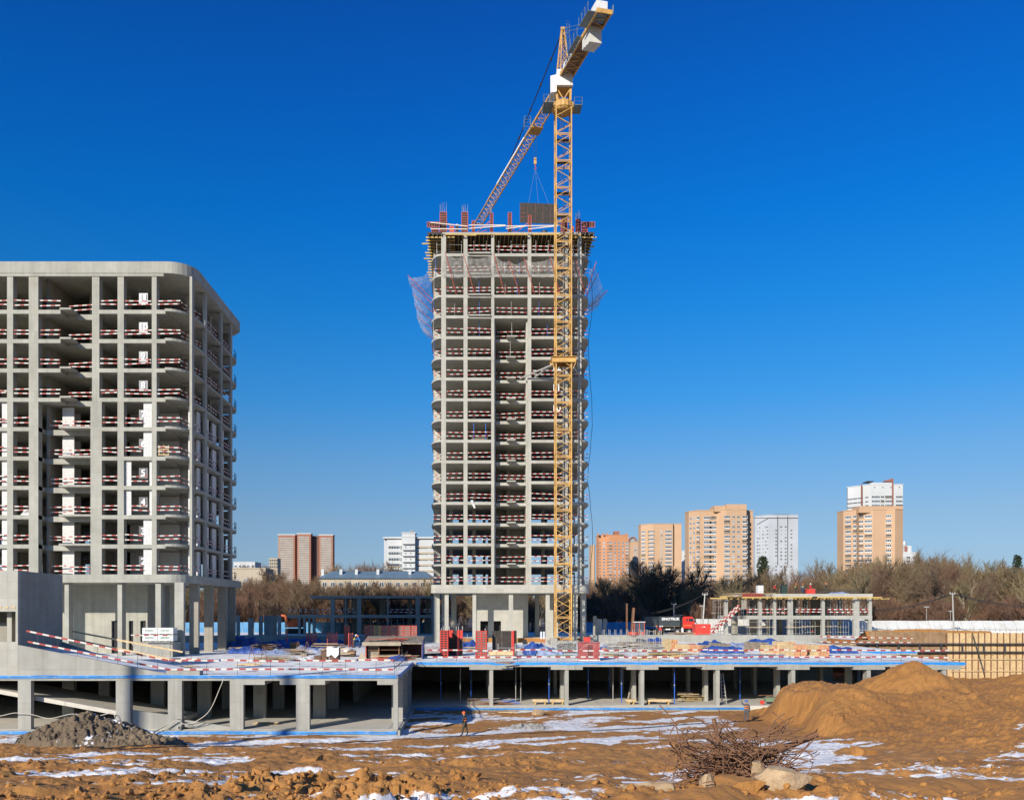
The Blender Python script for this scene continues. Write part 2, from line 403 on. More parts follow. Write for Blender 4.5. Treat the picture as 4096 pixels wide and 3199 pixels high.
def snow_field(X, Y, D, rut):
    dx, dy = X*.88+Y*.47, -X*.47+Y*.88
    s = fbm(dx*.22, dy*.75, 71, 4)*.75+fbm(X*1.3, Y*1.3, 81, 3)*.25
    s = s-.75*rut-.8*D                                         # gathers in the hollows
    reg = .49+.10*np.sin(X*.09+1.2)                             # bare and snowy stretches
    reg = reg-.09*sstep(56, 63, Y)*(1-sstep(9, 20, X))*(1-sstep(-10, -5, -X)*.0)+.07*sstep(44, 50, Y)*(1-sstep(55, 58, Y))
    reg = reg+.30*sstep(12, 22, X-.10*(Y-30))*(1-sstep(56, 62, Y)*.25)+.3*sstep(80, 90, Y)-.10*sstep(15, 24, X)*(1-sstep(30, 36, X))*sstep(30, 44, Y)
    reg = reg+.10*(1-sstep(-22, -12, X))*sstep(34, 48, Y)+.45*sstep(20.5, 23, X)*sstep(54, 62, Y)
    reg = reg-.42*np.exp(-((X/Y-.385-.0008*(Y-50))/.05)**2)*sstep(30, 40, Y)*(1-sstep(60, 66, Y))
    return np.clip(.5+(s-reg)*3.2-.02, 0, 1)
SN = snow_field(GX, GY, GD, RUT)
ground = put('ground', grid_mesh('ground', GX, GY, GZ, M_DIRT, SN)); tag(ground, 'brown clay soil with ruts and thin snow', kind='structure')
# level ground round and behind the site, out to the horizon
M_FIELD = snowy('leaf_litter', (.11, .08, .052), .60, .72, .12)
mb = MB(); mb.face([(-9000, 176, 5.05), (9000, 176, 5.05), (9000, 14000, 5.05), (-9000, 14000, 5.05)])
tag(mb.build('far_ground', M_FIELD), 'brown leaf litter under the wood', kind='structure')
mb = MB()
mb.prism([(-140, 137.6), (54.8, 137.6), (54.8, 122.4), (180, 122.4), (180, 176), (-140, 176)], -.5, 5.06); mb.m = [1 if i != 1 else 0 for i in range(len(mb.f))]
tag(mb.build('street_ground', [M_SNOWDECK, M_DIRT]), 'snowy level ground of the site behind the podium', kind='structure')
mb = MB(); mb.face([(-9000, -6000, -1.2), (9000, -6000, -1.2), (9000, 176, -1.2), (-9000, 176, -1.2)])
tag(mb.build('outer_ground', simple('bare_soil', (.20, .13, .075), .95, .25, .05)), 'bare brown soil spreading beyond the site', kind='structure')
# soil pile on the left
def soil_pile(name, cx, cy, rx, ry, h, seed, mat, label, n=150, clod=.42):
    u = np.linspace(-1.25, 1.25, n); U, W = np.meshgrid(u, u)
    X = cx+U*rx; Y = cy+W*ry
    r = np.hypot(U, W)
    prof = np.clip(1-r, 0, 1)**.85*h
    prof = prof*(.72+.56*fbm(X*.5, Y*.5, seed, 3))
    bil = 1-np.abs(2*fbm(X*1.9, Y*1.9, seed+5, 3)-1)
    k = sstep(1.1, .8, r)
    Z = gbase(X, Y)-.25+prof+k*(sstep(.3, .95, bil)*clod*.7+(fbm(X*4.5, Y*4.5, seed+8, 3)-.5)*clod+np.abs(vn(X*3, Y*3, seed+9)-.5)*clod*.7)-sstep(.85, 1.15, r)*.5
    s = np.clip(.14+(fbm(X*.7, Y*.7, seed+3, 4)-.5)*1.6+.25*(U > .2)-.2*(W < -.1), 0, 1)
    o = put(name, grid_mesh(name, X-cx, Y-cy, Z-float(gbase(cx, cy)), mat, s), None, (cx, cy, float(gbase(cx, cy))))
    return tag(o, label, 'soil pile', kind='thing')
soil_pile('soil_pile', PX(345, 58), 58.5, 5.0, 3.6, 2.1, 100, M_PILE, 'large grey-brown heap of clods in front of the parking podium')
soil_pile('soil_pile', PX(545, 57.5), 57.5, 3.6, 2.6, .95, 130, M_PILE, 'low snow-dusted soil heap to the right of the large grey one')
soil_pile('soil_pile', PX(2120, 69), 70, 2.2, 1.3, .55, 160, simple('grey_gravel', (.30, .28, .25), .9, .3, 4), 'small grey gravel heap in front of the open garage', 90, .2)
# loose clods over the broken ground at the front
def clods(name, n, seed, box, smin, smax, label, mat):
    rng = np.random.RandomState(seed)
    ico = [(0,0,1),(.89,0,.45),(.28,.85,.45),(-.72,.53,.45),(-.72,-.53,.45),(.28,-.85,.45),(.72,.53,-.45),(-.28,.85,-.45),(-.89,0,-.45),(-.28,-.85,-.45),(.72,-.53,-.45),(0,0,-1)]
    fc = [(0,1,2),(0,2,3),(0,3,4),(0,4,5),(0,5,1),(1,6,2),(2,7,3),(3,8,4),(4,9,5),(5,10,1),(2,6,7),(3,7,8),(4,8,9),(5,9,10),(1,10,6),(11,7,6),(11,8,7),(11,9,8),(11,10,9),(11,6,10)]
    ico = np.array(ico); fc = np.array(fc)
    Y = np.exp(rng.uniform(math.log(box[2]), math.log(box[3]), n*4)); X = rng.uniform(box[0], box[1], n*4)*Y/box[3]
    d, _, z = gdetail(X, Y); keep = (z > rng.uniform(.05, .8, n*4)); X, Y, d = X[keep][:n], Y[keep][:n], d[keep][:n]
    Z = gbase(X, Y)+d; k = len(X)
    s = smin+(smax-smin)*rng.uniform(0, 1, k)**3
    V = ico[None]*(1+rng.uniform(-.38, .38, (k, 12, 1)))*s[:, None, None]*np.array([1, 1, .8])+np.stack([X, Y, Z+s*.25], -1)[:, None]
    Fc = (fc[None]+(np.arange(k)*12)[:, None, None]).reshape(-1, 3)
    o = put(name, npmesh(name, V.reshape(-1, 3), Fc, mat)); return tag(o, label, kind='stuff')
clods('clods', 5000, 5, (-34, 36, 13, 60), .016, .10, 'loose clods of brown clay strewn over the rutted ground', M_DIRT)
# ---------------------------------------------------------------- parking podium (two wings of one deck)
DZ = 4.4                                     # deck level
YL, YR = 65.3, 82.0                          # front edges of the left and the right wing
XS = -5.25                                   # side of the left wing
XE = 45.4                                    # right end of the right wing
FZ = .45                                     # garage floor
pod = thing('parking_podium', 'long concrete parking podium with open columned fronts and snowy deck', 'parking deck', (0, 90, 0))
m = MB()
m.prism([(-75, YL), (XS, YL), (XS, YR), (XE, YR), (XE, 104.6), (52.3, 104.6), (52.3, 137.5), (-75, 137.5)], DZ-.38, DZ)
m.m[1] = 1
m.build('deck_slab', [M_CONL, M_SNOWDECK], pod)
m = MB(); m.prism([(-75, YL+.05), (XS-.05, YL+.05), (XS-.05, YR+.05), (XE+.2, YR+.05), (XE+.2, 137), (-75, 137)], -.9, FZ)
m.build('base_slab', M_CONF, pod)
m = MB(); m.box(-75, XS-.02, YL-.18, YL+.05, -.9, .42).box(XS-.05, XS+.15, YL-.18, YR-.2, -.9, .42).box(XS+.15, 25.5, YR-.2, YR+.04, -.9, .40)
m.build('plinth', M_CONL, pod)
def col(parent, x0, x1, y0, y1, z0, z1, mat=None, name='column'):
    return MB().box(x0, x1, y0, y1, z0, z1).build(name, mat or M_CONL, parent)
Z1 = DZ-.38
for px, wpx in ((97, 52), (492, 58), (699, 56), (946, 54), (1211, 54)):
    x = PX(px, YL); hw = wpx/54.8/2
    col(pod, x-hw, x+hw, YL+.02, YL+.5, FZ, Z1+.002)
    for j in (1, 2):
        col(pod, x-hw, x+hw, YL+.02+j*7.1, YL+.5+j*7.1, FZ, Z1+.002)
col(pod, PX(1573, YL), XS-.01, YL+.02, YL+.4, FZ, Z1+.002)
for px0, px1 in ((919, 1060), (1119, 1301), (1509, 1589.5)):
    MB().box(PX(px0, YL), PX(px1, YL)-.02, YL+.004, YL+2.4, Z1-.30, Z1+.001).build('drop_panel', M_CONL, pod)
for y in (70.3, 75.2, 80.3):
    col(pod, XS-.9, XS-.03, y, y+.45, FZ, Z1+.002)
    MB().box(XS-1.6, XS-.02, y-.9, y+1.3, Z1-.3, Z1+.001).build('drop_panel', M_CONL, pod)
for i in range(7):
    x = 1.95+6.93*i
    for j in range(4):
        y = YR+.12+(0, 4.0, 11.0, 18.0)[j]
        col(pod, x-.17, x+.17, y, y+.9, FZ, Z1+.002)
        if j < 2: MB().box(x-1.45-(.55 if i == 0 else 0), x+1.45+(.55 if i == 0 else 0), y-.1, y+2.2, Z1-.27, Z1+.001).build('drop_panel', M_CONL, pod)
col(pod, XE+5.4, XE+6.2, 105, 105.8, -.3, Z1+.002)
m = MB(); m.box(-74, XE, 112, 112.4, FZ, Z1).box(-74.2, -73.8, YL, 112, FZ, Z1); m.box(XS-6, XS-5.6, YR+4, 112, FZ, Z1)
m.build('garage_wall', M_CON2, pod)
# ramps inside the left wing and the ramp parapet above it
def ramp(x0, z0, x1, z1, y0, y1, th, name, mat):
    m = MB(); m.prism([(x0, y0), (x1, y0), (x1, y1), (x0, y1)], 0, 1)
    m.v = [(x, y, (z0+(z1-z0)*(x-x0)/(x1-x0))-(th if z < .5 else 0)) for x, y, z in m.v]; return m.build(name, mat, pod)
ramp(PX(-300, YL+1), 4.3, PX(700, YL+1), .95, YL+.9, YL+6.6, .32, 'inner_ramp', M_CONF)
ramp(PX(520, YL), 1.85, PX(672, YL), 1.5, YL+.25, YL+.48, 1.3, 'ramp_wall', M_CONL)
ramp(PX(728, YL), 1.15, PX(918, YL), .62, YL+.25, YL+.48, .5, 'ramp_wall', M_CONL)
XB = -33.0
m = MB(); m.prism([(XB-.0, YL+.03), (PX(665, YL), YL+.03), (PX(665, YL), YL+.3), (XB, YL+.3)], 0, 1)
x1 = PX(665, YL)
m.v = [(x, y, DZ-.1 if z < .5 else 6.62-(6.62-DZ-.12)*(x-XB)/(x1-XB)) for x, y, z in m.v]
m.build('ramp_parapet', M_CONL, pod)
MB().box(x1-.02, x1+4.6/1.9, YL+.03, YL+.9, DZ-.05, DZ+.33).build('ramp_kerb', M_CONL, pod)
m = MB(); m.prism([(XB, YL+.3), (x1, YL+.3), (x1, YL+6.9), (XB, YL+6.9)], 0, 1)
m.v = [(x, y, DZ-.1 if z < .5 else 6.2-(6.2-DZ-.04)*(x-XB)/(x1-XB)) for x, y, z in m.v]
m.build('upper_ramp', M_SNOW, pod)
m = MB(); m.prism([(XB, YL+7.1), (PX(520, 72.4), YL+7.1), (PX(520, 72.4), YL+7.4), (XB, YL+7.4)], 0, 1)
xr = PX(520, 72.4)
m.v = [(x, y, DZ-.1 if z < .5 else 6.6-(6.6-DZ-.3)*(x-XB)/(xr-XB)) for x, y, z in m.v]
m.build('ramp_parapet', M_CONL, pod)
# stair head block at the top of the ramp, with an opening in its front
hb = thing('ramp_house', 'tall concrete box at the head of the snowy ramp, shaded right side', 'building', (XB-6, YL+3.5, DZ))
m = MB()
xw, yA, yB, zt = PX(62, YL), YL+.02, 72.5, 12.03
m.box(XB-14, XB, yA, yA+.35, PZ(2445, YL), zt); m.box(xw, XB, yA, yA+.35, DZ-.1, PZ(2445, YL)); m.box(XB-14, xw, yA, yA+.35, DZ-.1, PZ(2566, YL))
m.build('front_wall', M_CON, hb)
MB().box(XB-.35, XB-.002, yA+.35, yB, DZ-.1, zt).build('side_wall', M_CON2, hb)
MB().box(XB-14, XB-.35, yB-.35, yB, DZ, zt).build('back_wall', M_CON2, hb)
MB().box(XB-14, XB-.3, yA+.3, yB-.3, zt-.4, zt-.1).build('roof', M_CON2, hb)
MB().box(xw-1.1, xw-.75, yA+.9, yA+1.5, DZ, PZ(2445, YL)).build('pier', M_CON, hb)
MB().box(xw-8, xw-1.3, yA+2.2, yA+2.6, DZ, 8.2).build('block_wall', M_CON2, hb)
for i in range(8):
    x = PX(52, YL)-i*.48
    MB().box(x-.14, x+.13, yA-.03, yA+.1, PZ(2433, YL), PZ(2425, YL)).build('brick', M_WOOD, hb)
# blue pipes bundled along the edges of the podium
def pipes(name, pts, n, r, label, mat, sag=.03, dz=.055):
    t = thing(name, label, 'pipe', pts[0])
    for k in range(n):
        q = []
        for a, b in zip(pts[:-1], pts[1:]):
            a = Vector(a); b = Vector(b); L = (b-a).length; N = max(2, int(L/1.2))
            for i in range(N): q.append(a.lerp(b, i/N)+Vector((0, 0, k*dz+RND.uniform(-sag, sag))))
        q.append(Vector(pts[-1])+Vector((0, 0, k*dz)))
        MB().tube(q, r, 6).build('pipe', M_BLUEPIPE if mat is None else mat, t)
    return t
pipes('blue_pipe_bundle', [(-46, YL-.05, DZ-.19), (XS-.1, YL-.05, DZ-.17), (XS+.06, YL+1, DZ-.15), (XS+.06, YR-.4, DZ-.1)], 4, .03, 'blue plastic pipes strung along the deck edge of the left wing', None)
pipes('blue_pipe_bundle', [(-46, YL-.24, .16), (XS-.1, YL-.24, .16)], 4, .032, 'blue plastic pipes along the garage floor edge of the left wing', None)
pipes('blue_pipe_bundle', [(XS+.3, YR-.26, .13), (14, YR-.26, .13), (25.2, YR-.26, .16)], 3, .035, 'blue plastic pipes along the garage floor edge of the right wing', None)
pipes('blue_pipe', [(-24, YL-.24, -.12), (XS-.1, YL-.24, -.12)], 1, .03, 'single blue pipe low on the plinth of the left wing', None, 0)
# bright blue waterproofing strip with a ragged lower edge over the deck edge of the right wing
def strip(name, x0, x1, y, z, label, seed):
    n = 240; xs = np.linspace(x0, x1, n); lo = .19+.08*(fbm(xs*.8, xs*0, seed, 4)-.5)*2
    hi = .05*fbm(xs*.5, xs*0+9, seed, 3)
    m = MB()
    for i in range(n-1):
        a, b = xs[i], xs[i+1]
        m.face([(a, y-.008, z-lo[i]), (b, y-.008, z-lo[i+1]), (b, y-.012, z+.015), (a, y-.012, z+.015)])
        m.face([(a, y-.012, z+.015), (b, y-.012, z+.015), (b, y+.35+hi[i+1]*4, z+.012), (a, y+.35+hi[i]*4, z+.012)])
    return tag(m.build(name, M_BLUESTRIP), label, 'waterproofing', kind='thing')
strip('membrane_strip', XS+.35, XE+.02, YR, DZ, 'bright blue membrane strip along the front deck edge of the right wing', 5)
strip('membrane_strip', XE+.3, 52.2, 104.6, DZ, 'short pale blue membrane strip on the far deck edge behind the mound', 9)
# guard rails round the deck
deckY = YL+2.6
a, b = P(100, 0, 0), 0
xs = [PX(p, YL+.55) for p in (670, 880, 1150, 1430, 1578)]
for i in range(4):
    guard_rail((xs[i]+.05, YL+.55, DZ), (xs[i+1]-.05, YL+.55, DZ), 'red and white rail on the snowy left deck, %s panel from the ramp foot' % ORD[i+1], 'guard rails along the left deck edge', (.42, 1.08), posts=max(1, int((xs[i+1]-xs[i])/1.7)), hh=.125, jit=.03)
guard_rail((PX(110, YL+.5), YL+.5, 6.55), (PX(670, YL+.5), YL+.5, DZ+.05), 'long sloping red and white rail along the ramp edge', None, (.28, 1.02), posts=7, hh=.125)
guard_rail((PX(285, 72.4), 72.5, 6.6), (PX(728, 72.4), 72.5, DZ+.45), 'plain timber rail sloping down the far side of the ramp', None, (.15, .95), mat=M_WOOD, hh=.14)
guard_rail((PX(660, 78), 78, DZ), (PX(800, 78), 78, DZ), 'short red and white rail at the foot of the ramp', None, (.5,), posts=2)
guard_rail((XS-.4, YL+.6, DZ), (XS-.4, YR-.5, DZ), 'dark guard rail running back along the deck side', None, (.5, 1.0), mat=M_RUST, hh=.07, posts=9)
n = 12
for i in range(n):
    a = XS+1.2+i*(XE-5.6-XS)/n; b = XS+1.2+(i+1)*(XE-5.6-XS)/n
    guard_rail((a+.04, YR+1.1, DZ), (b-.04, YR+1.1, DZ), 'red and white rail on the right deck edge, %s panel from the left corner' % ORD[i+1], 'guard rails along the right deck edge', (.44, 1.08), posts=2, hh=.125, jit=.05)
guard_rail((XE-4.3, YR+1.1, DZ), (XE-.9, YR+1.1, DZ), 'last red and white rail at the bare right end of the deck', 'guard rails along the right deck edge', (.44, 1.08), posts=2, hh=.125)
guard_rail((PX(3280, 104.9), 104.9, DZ+.6), (PX(3650, 104.9), 104.9, DZ+.5), 'red and white rail across the far deck behind the mound', None, (.5, 1.05), posts=4)
# blue and grey shoring props in the garage
def prop(x, y, z0, z1, mat, label, group, r=.045):
    t = thing('shoring_prop', label, 'prop', (x, y, z0), group)
    MB().tube([(x, y, z0), (x, y, (z0+z1)/2)], r, 7).build('outer_tube', mat, t)
    MB().tube([(x, y, (z0+z1)/2), (x, y, z1)], r*.75, 7).build('inner_tube', mat, t)
    MB().box(x-.09, x+.09, y-.09, y+.09, z1-.02, z1).box(x-.09, x+.09, y-.09, y+.09, z0, z0+.02).build('end_plate', mat, t)
    MB().tube([(x, y, (z0+z1)/2-.06), (x, y, (z0+z1)/2+.06)], r*1.7, 7).build('collar', M_STEEL, t)
    return t
M_PROPBLUE = simple('blue_prop_paint', (.03, .13, .55), .45, .2, 3)
for i, (px, Y, mt) in enumerate(((1763, 86, 0), (1841, 86, 1), (1884, 87.5, 0), (2063, 85.5, 1), (2083, 86, 1), (2196, 84.6, 0), (2353, 87, 0), (2436, 92, 0), (2452, 86, 1), (2486, 85.2, 0), (2698, 83.4, 0), (2960, 87.6, 0))):
    prop(PX(px, Y), Y, FZ, DZ-.39, (M_PROPBLUE, M_STEEL)[mt], '%s steel shoring prop in the open garage, %s prop from the left' % (('blue', 'grey')[mt], ORD[i+1]), 'shoring props in the garage')
# ---------------------------------------------------------------- the tower
YT = 134.0; ST = F/YT
def TX(p): return (p-CX)/ST
tower = thing('unfinished_tower', 'tall unfinished concrete frame tower behind the yellow crane', 'tower', (TX(2045), 143, DZ))
def zk(k): return 16.23+3.097*k                # slab tops, k = -1 is the thick band
XL, XR = TX(1722), TX(2364); XA, XZ = TX(1765), TX(2326)
YB = 152.5
C1, C2, C3, C4, C5, C6 = [(TX(a), TX(b)) for a, b in ((1765, 1784), (1854, 1870), (1965, 1977), (2111, 2125), (2253, 2271), (2312, 2326))]
def arc(cx, cy, rx, ry, a0, a1, n=10): return [(cx+rx*math.cos(R(a0+(a1-a0)*i/n)), cy+ry*math.sin(R(a0+(a1-a0)*i/n))) for i in range(n+1)]
zb = -1
band = MB(); band.prism(arc(XR-1.6, YT+2.4, 1.6, 2.5, -90, 0)+[(XR, YB), (XL, YB)]+arc(XL+.8, YT+1.2, .8, 1.3, 180, 270), PZ(2371, YT), PZ(2338, YT))
band.build('transfer_band', M_CON, tower)
zband = PZ(2338, YT)
for k in range(0, 16):
    z1 = zk(k); z0 = z1-.43
    rec = k <= 11                               # recessed middle bay on the lower floors
    ol = [(XA, YT)]
    if rec: ol += [(C3[1]+.02, YT), (C3[1]+.02, YT+1.55), (C4[0]-.02, YT+1.55), (C4[0]-.02, YT)]
    ol += [(XZ, YT), (XZ, YB), (XA, YB)]
    s = MB().prism(ol, z0, z1).build('floor_slab', M_CON, tower)
    bl = MB(); bl.prism([(XA-.004, YT+.1)]+[(XA-.004, YB)]+[(XL, YB)]+arc(XL+1.62, YT+3.6, 1.62, 3.5, 180, 270)[:-1], z1-.30, z1-.02); bl.build('balcony_slab', M_CON, s)
    br = MB(); br.prism([(XZ+.004, YB), (XZ+.004, YT+.1)]+arc(XR-1.42, YT+3.6, 1.42, 3.5, 270, 360)[1:]+[(XR, YB)], z1-.30, z1-.02); br.build('balcony_slab', M_CON, s)
    if rec: MB().box(TX(2028), TX(2063), YT+.0, YT+1.55, z1-.05, z1+.12).build('ledge', M_CON, s)
    elif k in (12, 13, 14, 15): MB().box(TX(1872), TX(1962), YT-.35, YT-.003, z1-.12, z1+.06).build('ledge', M_CON, s)
ztop = zk(16)
for (a, b) in (C1, C2, C3, C4, C5, C6):
    MB().box(a, b, YT+.004, YT+.7, zband-.01, ztop-.25).build('column', M_CON, tower)
for (a, b) in ((XL+.25, XL+1.3), (XR-1.1, XR-.35)):
    MB().box(a, b, YT+5.2, YT+5.7, zband-.01, ztop-.3).build('side_wall', M_CON, tower)
for x in (TX(1897), TX(2187), TX(1800), TX(2040)):
    MB().box(x-.27, x+.27, YT+7.0, YT+7.6, zband-.01, ztop-.3).build('inner_column', M_CON, tower)
MB().box(C3[1]-.02, C3[1]+.22, YT+.7, YT+8, zband-.01, zk(12)-.4).build('party_wall', M_CON, tower)
MB().box(C4[0]-.20, C4[0]+.02, YT+.7, YT+8, zband-.01, zk(12)-.4).build('party_wall', M_CON, tower)
m = MB(); m.box(C3[1]+.2, C4[0]-.2, YT+8, YT+8.3, DZ, ztop-.3); m.box(C3[1]+.2, C3[1]+.5, YT+8.3, YB-.5, DZ, ztop-.3); m.box(C4[0]-.5, C4[0]-.2, YT+8.3, YB-.5, DZ, ztop-.3)
m.build('core_wall', M_CON, tower)
# rear wall of every floor with window openings through which the far side shows
holes = [(TX(1803)*1.12-.15, TX(1834)*1.12), (TX(1869)*1.12, TX(1932)*1.12), (TX(1943)*1.12, TX(1953)*1.12), (TX(2128)*1.12, TX(2180)*1.12), (TX(2193)*1.12, TX(2240)*1.12), (TX(2275)*1.12, TX(2300)*1.12)]
for k in range(-1, 16):
    zf = zband if k < 0 else zk(k); zc = (zk(k+1)-.43)
    x = XL+.3; m = MB()
    for (a, b) in holes+[(XR-.3, XR-.3)]:
        if a > x: m.box(x, a, YB-.5, YB-.25, zf, zc)
        if b > a: m.box(a, b, YB-.5, YB-.25, zf+2.3, zc)
        x = b
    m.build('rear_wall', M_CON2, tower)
# lobby: tall columns and the core with doors
zlob = PZ(2371, YT)
for (a, b) in ((1778, 1794), (1890, 1905), (2036, 2053), (2184, 2200), (2295, 2312)):
    MB().box(TX(a), TX(b), YT+.5, YT+1.1, DZ, zlob+.01).build('lobby_column', M_CON, tower)
for (a, b, y) in ((1733, 1757, 2.0), (2330, 2352, 2.0), (1800, 1822, 9), (2210, 2226, 5), (2160, 2178, 10), (1760, 1776, 8), (2240, 2256, 9)):
    MB().box(TX(a), TX(b), YT+y, YT+y+.8, DZ, zlob+.01).build('lobby_column', M_CON, tower)
yc = YT+5.0; k_ = yc/YT
def TXc(p): return (p-CX)*yc/F
zd = PZ(2483, yc)
m = MB(); x = TXc(1907)
for (a, b) in ((1921, 1953), (1975, 2004)):
    m.box(x, TXc(a), yc, yc+.3, DZ, zlob); m.box(TXc(a), TXc(b), yc, yc+.3, zd, zlob); x = TXc(b)
m.box(x, TXc(2112), yc, yc+.3, DZ, zlob); m.box(TXc(1907), TXc(1907)+.3, yc+.3, YB-2, DZ, zlob); m.box(TXc(2112)-.3, TXc(2112), yc+.3, YB-2, DZ, zlob)
m.build('lobby_core_wall', M_CON, tower)
for (a, b) in ((1921, 1953), (1975, 2004)):
    MB().box(TXc(a)-.01, TXc(b)+.01, yc+1.4, yc+1.5, DZ, zd+.3).build('door_dark_sheet', M_BLACK, tower)  # black sheet standing in for the darkness beyond each door
MB().box(TX(2330), XR-.5, YT+3, YT+3.3, DZ, DZ+1.2).build('low_wall', M_CONL, tower)
# guard rails in every bay
bays = [('left balcony', XL+.35, XA-.05, .9), ('first bay from the left column', C1[1]+.05, C2[0]-.05, .06), ('second bay from the left column', C2[1]+.05, C3[0]-.05, .06), ('middle recessed bay', C3[1]+.3, C4[0]-.15, None), ('bay left of the crane', C4[1]+.05, C5[0]-.05, .06), ('narrow bay right of crane', C5[1]+.05, C6[0]-.05, .06), ('right balcony', XZ+.1, XR-.3, 1.0)]
for k in range(-1, 16):
    zf = zband if k < 0 else zk(k)
    for nm, a, b, dy in bays:
        if k == 15 and ('first' in nm or 'balcony' in nm): continue
        if dy is None: dy = 1.62 if k <= 11 else .06
        guard_rail((a, YT+dy, zf), (b, YT+dy, zf), 'red and white rail on the tower, %s floor, %s' % (ORD[k+3], nm), 'guard rails on the tower', (.56, 1.12))
# grey props standing on the upper floors
for k, xs_ in ((15, ()), (14, (1742, 2019, 2080, 2156, 2200)), (13, (1735, 1916, 2022, 2070, 2160)), (12, (1733, 1818, 1918, 2046, 2158)), (11, (1733, 1918, 2048, 2192)), (10, (1735, 2042))):
    for i, px in enumerate(xs_):
        prop(TX(px), YT+RND.uniform(.5, 1.2), zk(k), zk(k+1)-.44, (M_PROPBLUE, M_STEEL)[(i+k) % 2], 'thin steel prop on the %s tower floor, %s from the left' % (ORD[k+3], ORD[i+1]), 'shoring props on the tower', .04)
# numbers hung beside the crane
M_SIGN = simple('sign_white', (.80, .80, .78), .5, .04, 2)
def text_mesh(s, size, depth, mat, name='lettering', bold=0):
    cu = bpy.data.curves.new(name, 'FONT'); cu.body = s; cu.size = size; cu.extrude = depth; cu.align_x = 'CENTER'; cu.align_y = 'CENTER'; cu.offset = bold
    cu.resolution_u = 3
    ob = bpy.data.objects.new(name, cu); COL.objects.link(ob)
    dg = bpy.context.evaluated_depsgraph_get(); me = bpy.data.meshes.new_from_object(ob.evaluated_get(dg))
    bpy.data.objects.remove(ob); me.materials.clear(); me.materials.append(mat); return me
for n_, py in ((12, 1468), (11, 1550), (10, 1633)):
    o = thing('floor_number_sign', 'white floor number %s hanging on the tower beside the crane mast' % {12: 'twelve', 11: 'eleven', 10: 'ten'}[n_], 'sign', (TX(2226), YT+.3, PZ(py, YT)), 'floor numbers on the tower')
    put('lettering', text_mesh(str(n_), 1.35, .03, M_SIGN, bold=.03), o, (0, -.05, 0), (R(90), 0, 0))
    put('cord', MB().tube([(0, 0, .45), (0, 0, 1.7)], .012, 4).mesh('cord', M_DARKSTEEL), o)
# ------- formwork storey on top
fw = thing('slab_formwork', 'timber slab formwork with yellow beams round the top of the tower', 'formwork', (TX(2045), 143, zk(15)))
MB().prism([(XA+.1, YT-.15), (XZ-.1, YT-.15), (XZ-.1, YB), (XA+.1, YB)], ztop-.26, ztop).build('fresh_slab', M_CON, fw)
MB().box(XL-.45, XA+.08, YT-.3, YB, ztop-.34, ztop-.05).build('deck_panel', M_PLY, fw)
MB().box(XZ-.08, XR+.45, YT-.3, YB, ztop-.34, ztop-.05).build('deck_panel', M_PLY, fw)
MB().box(XA+.1, XZ-.1, YT-.1, YB, ztop-.30, ztop-.262).build('deck_panel', M_PLY, fw)
RB = random.Random(3)
for i in range(16):                           # beams across, ends sticking out both sides
    y = YT+.1+i*1.15
    a = XL-.55-RB.uniform(0, .55)-(.5 if i % 5 == 2 else 0); b = XR+.5+RB.uniform(0, .6)
    MB().box(a, XA+2, y, y+.09, ztop-.74, ztop-.54).build('beam', M_BEAM, fw)
    MB().box(XZ-2, b, y, y+.09, ztop-.74, ztop-.54).build('beam', M_BEAM, fw)
for i in range(40):
    x = XL-.3+i*(XR-XL+.6)/39
    MB().box(x, x+.08, YT-.28-RB.uniform(0, .1), YT+5, ztop-.54, ztop-.345).build('joist', M_BEAM if XA < x < XZ else M_OLDWOOD, fw)
for a, b, dz in ((1785, 1850, .02), (1850, 1905, -.04), (1880, 1962, .1), (1970, 2110, 0), (2128, 2200, .06), (2185, 2290, .02), (2230, 2322, 0)):
    MB().box(TX(a), TX(b), YT-.62+RB.uniform(-.1, .1), YT-.5, ztop-.62+dz, ztop-.42+dz).build('edge_beam', M_BEAM, fw)
# shoring frames under it
for i in range(13):
    x = XL+.9+i*(XR-XL-1.6)/12; fr = MB()
    fr.tube([(x, YT+.9, zk(15)), (x, YT+.9, ztop-.7)], .035, 5).tube([(x, YT+2.1, zk(15)), (x, YT+2.1, ztop-.7)], .035, 5)
    for z in (.55, 1.6): fr.tube([(x, YT+.9, zk(15)+z), (x, YT+2.1, zk(15)+z)], .025, 5)
    if i % 3 != 2:
        x2 = XL+.9+(i+1)*(XR-XL-1.6)/12
        if x2 < XR:
            for z in (.6, 1.65): fr.tube([(x, YT+.9, zk(15)+z), (x2, YT+.9, zk(15)+z)], .025, 5)
    fr.build('shoring_frame', M_STEEL, fw)
for i in range(60):
    x = RB.uniform(XL+.4, XR-.4); y = RB.uniform(YT+3, YT+11)
    MB().tube([(x, y, zk(15)), (x, y, ztop-.5)], .04, 4).build('back_prop', M_DARKSTEEL, fw)
MB().box(XL+.6, XR-.6, YT+11.5, YT+11.7, zk(15), ztop-.4).build('rear_panel', M_PLY, fw)
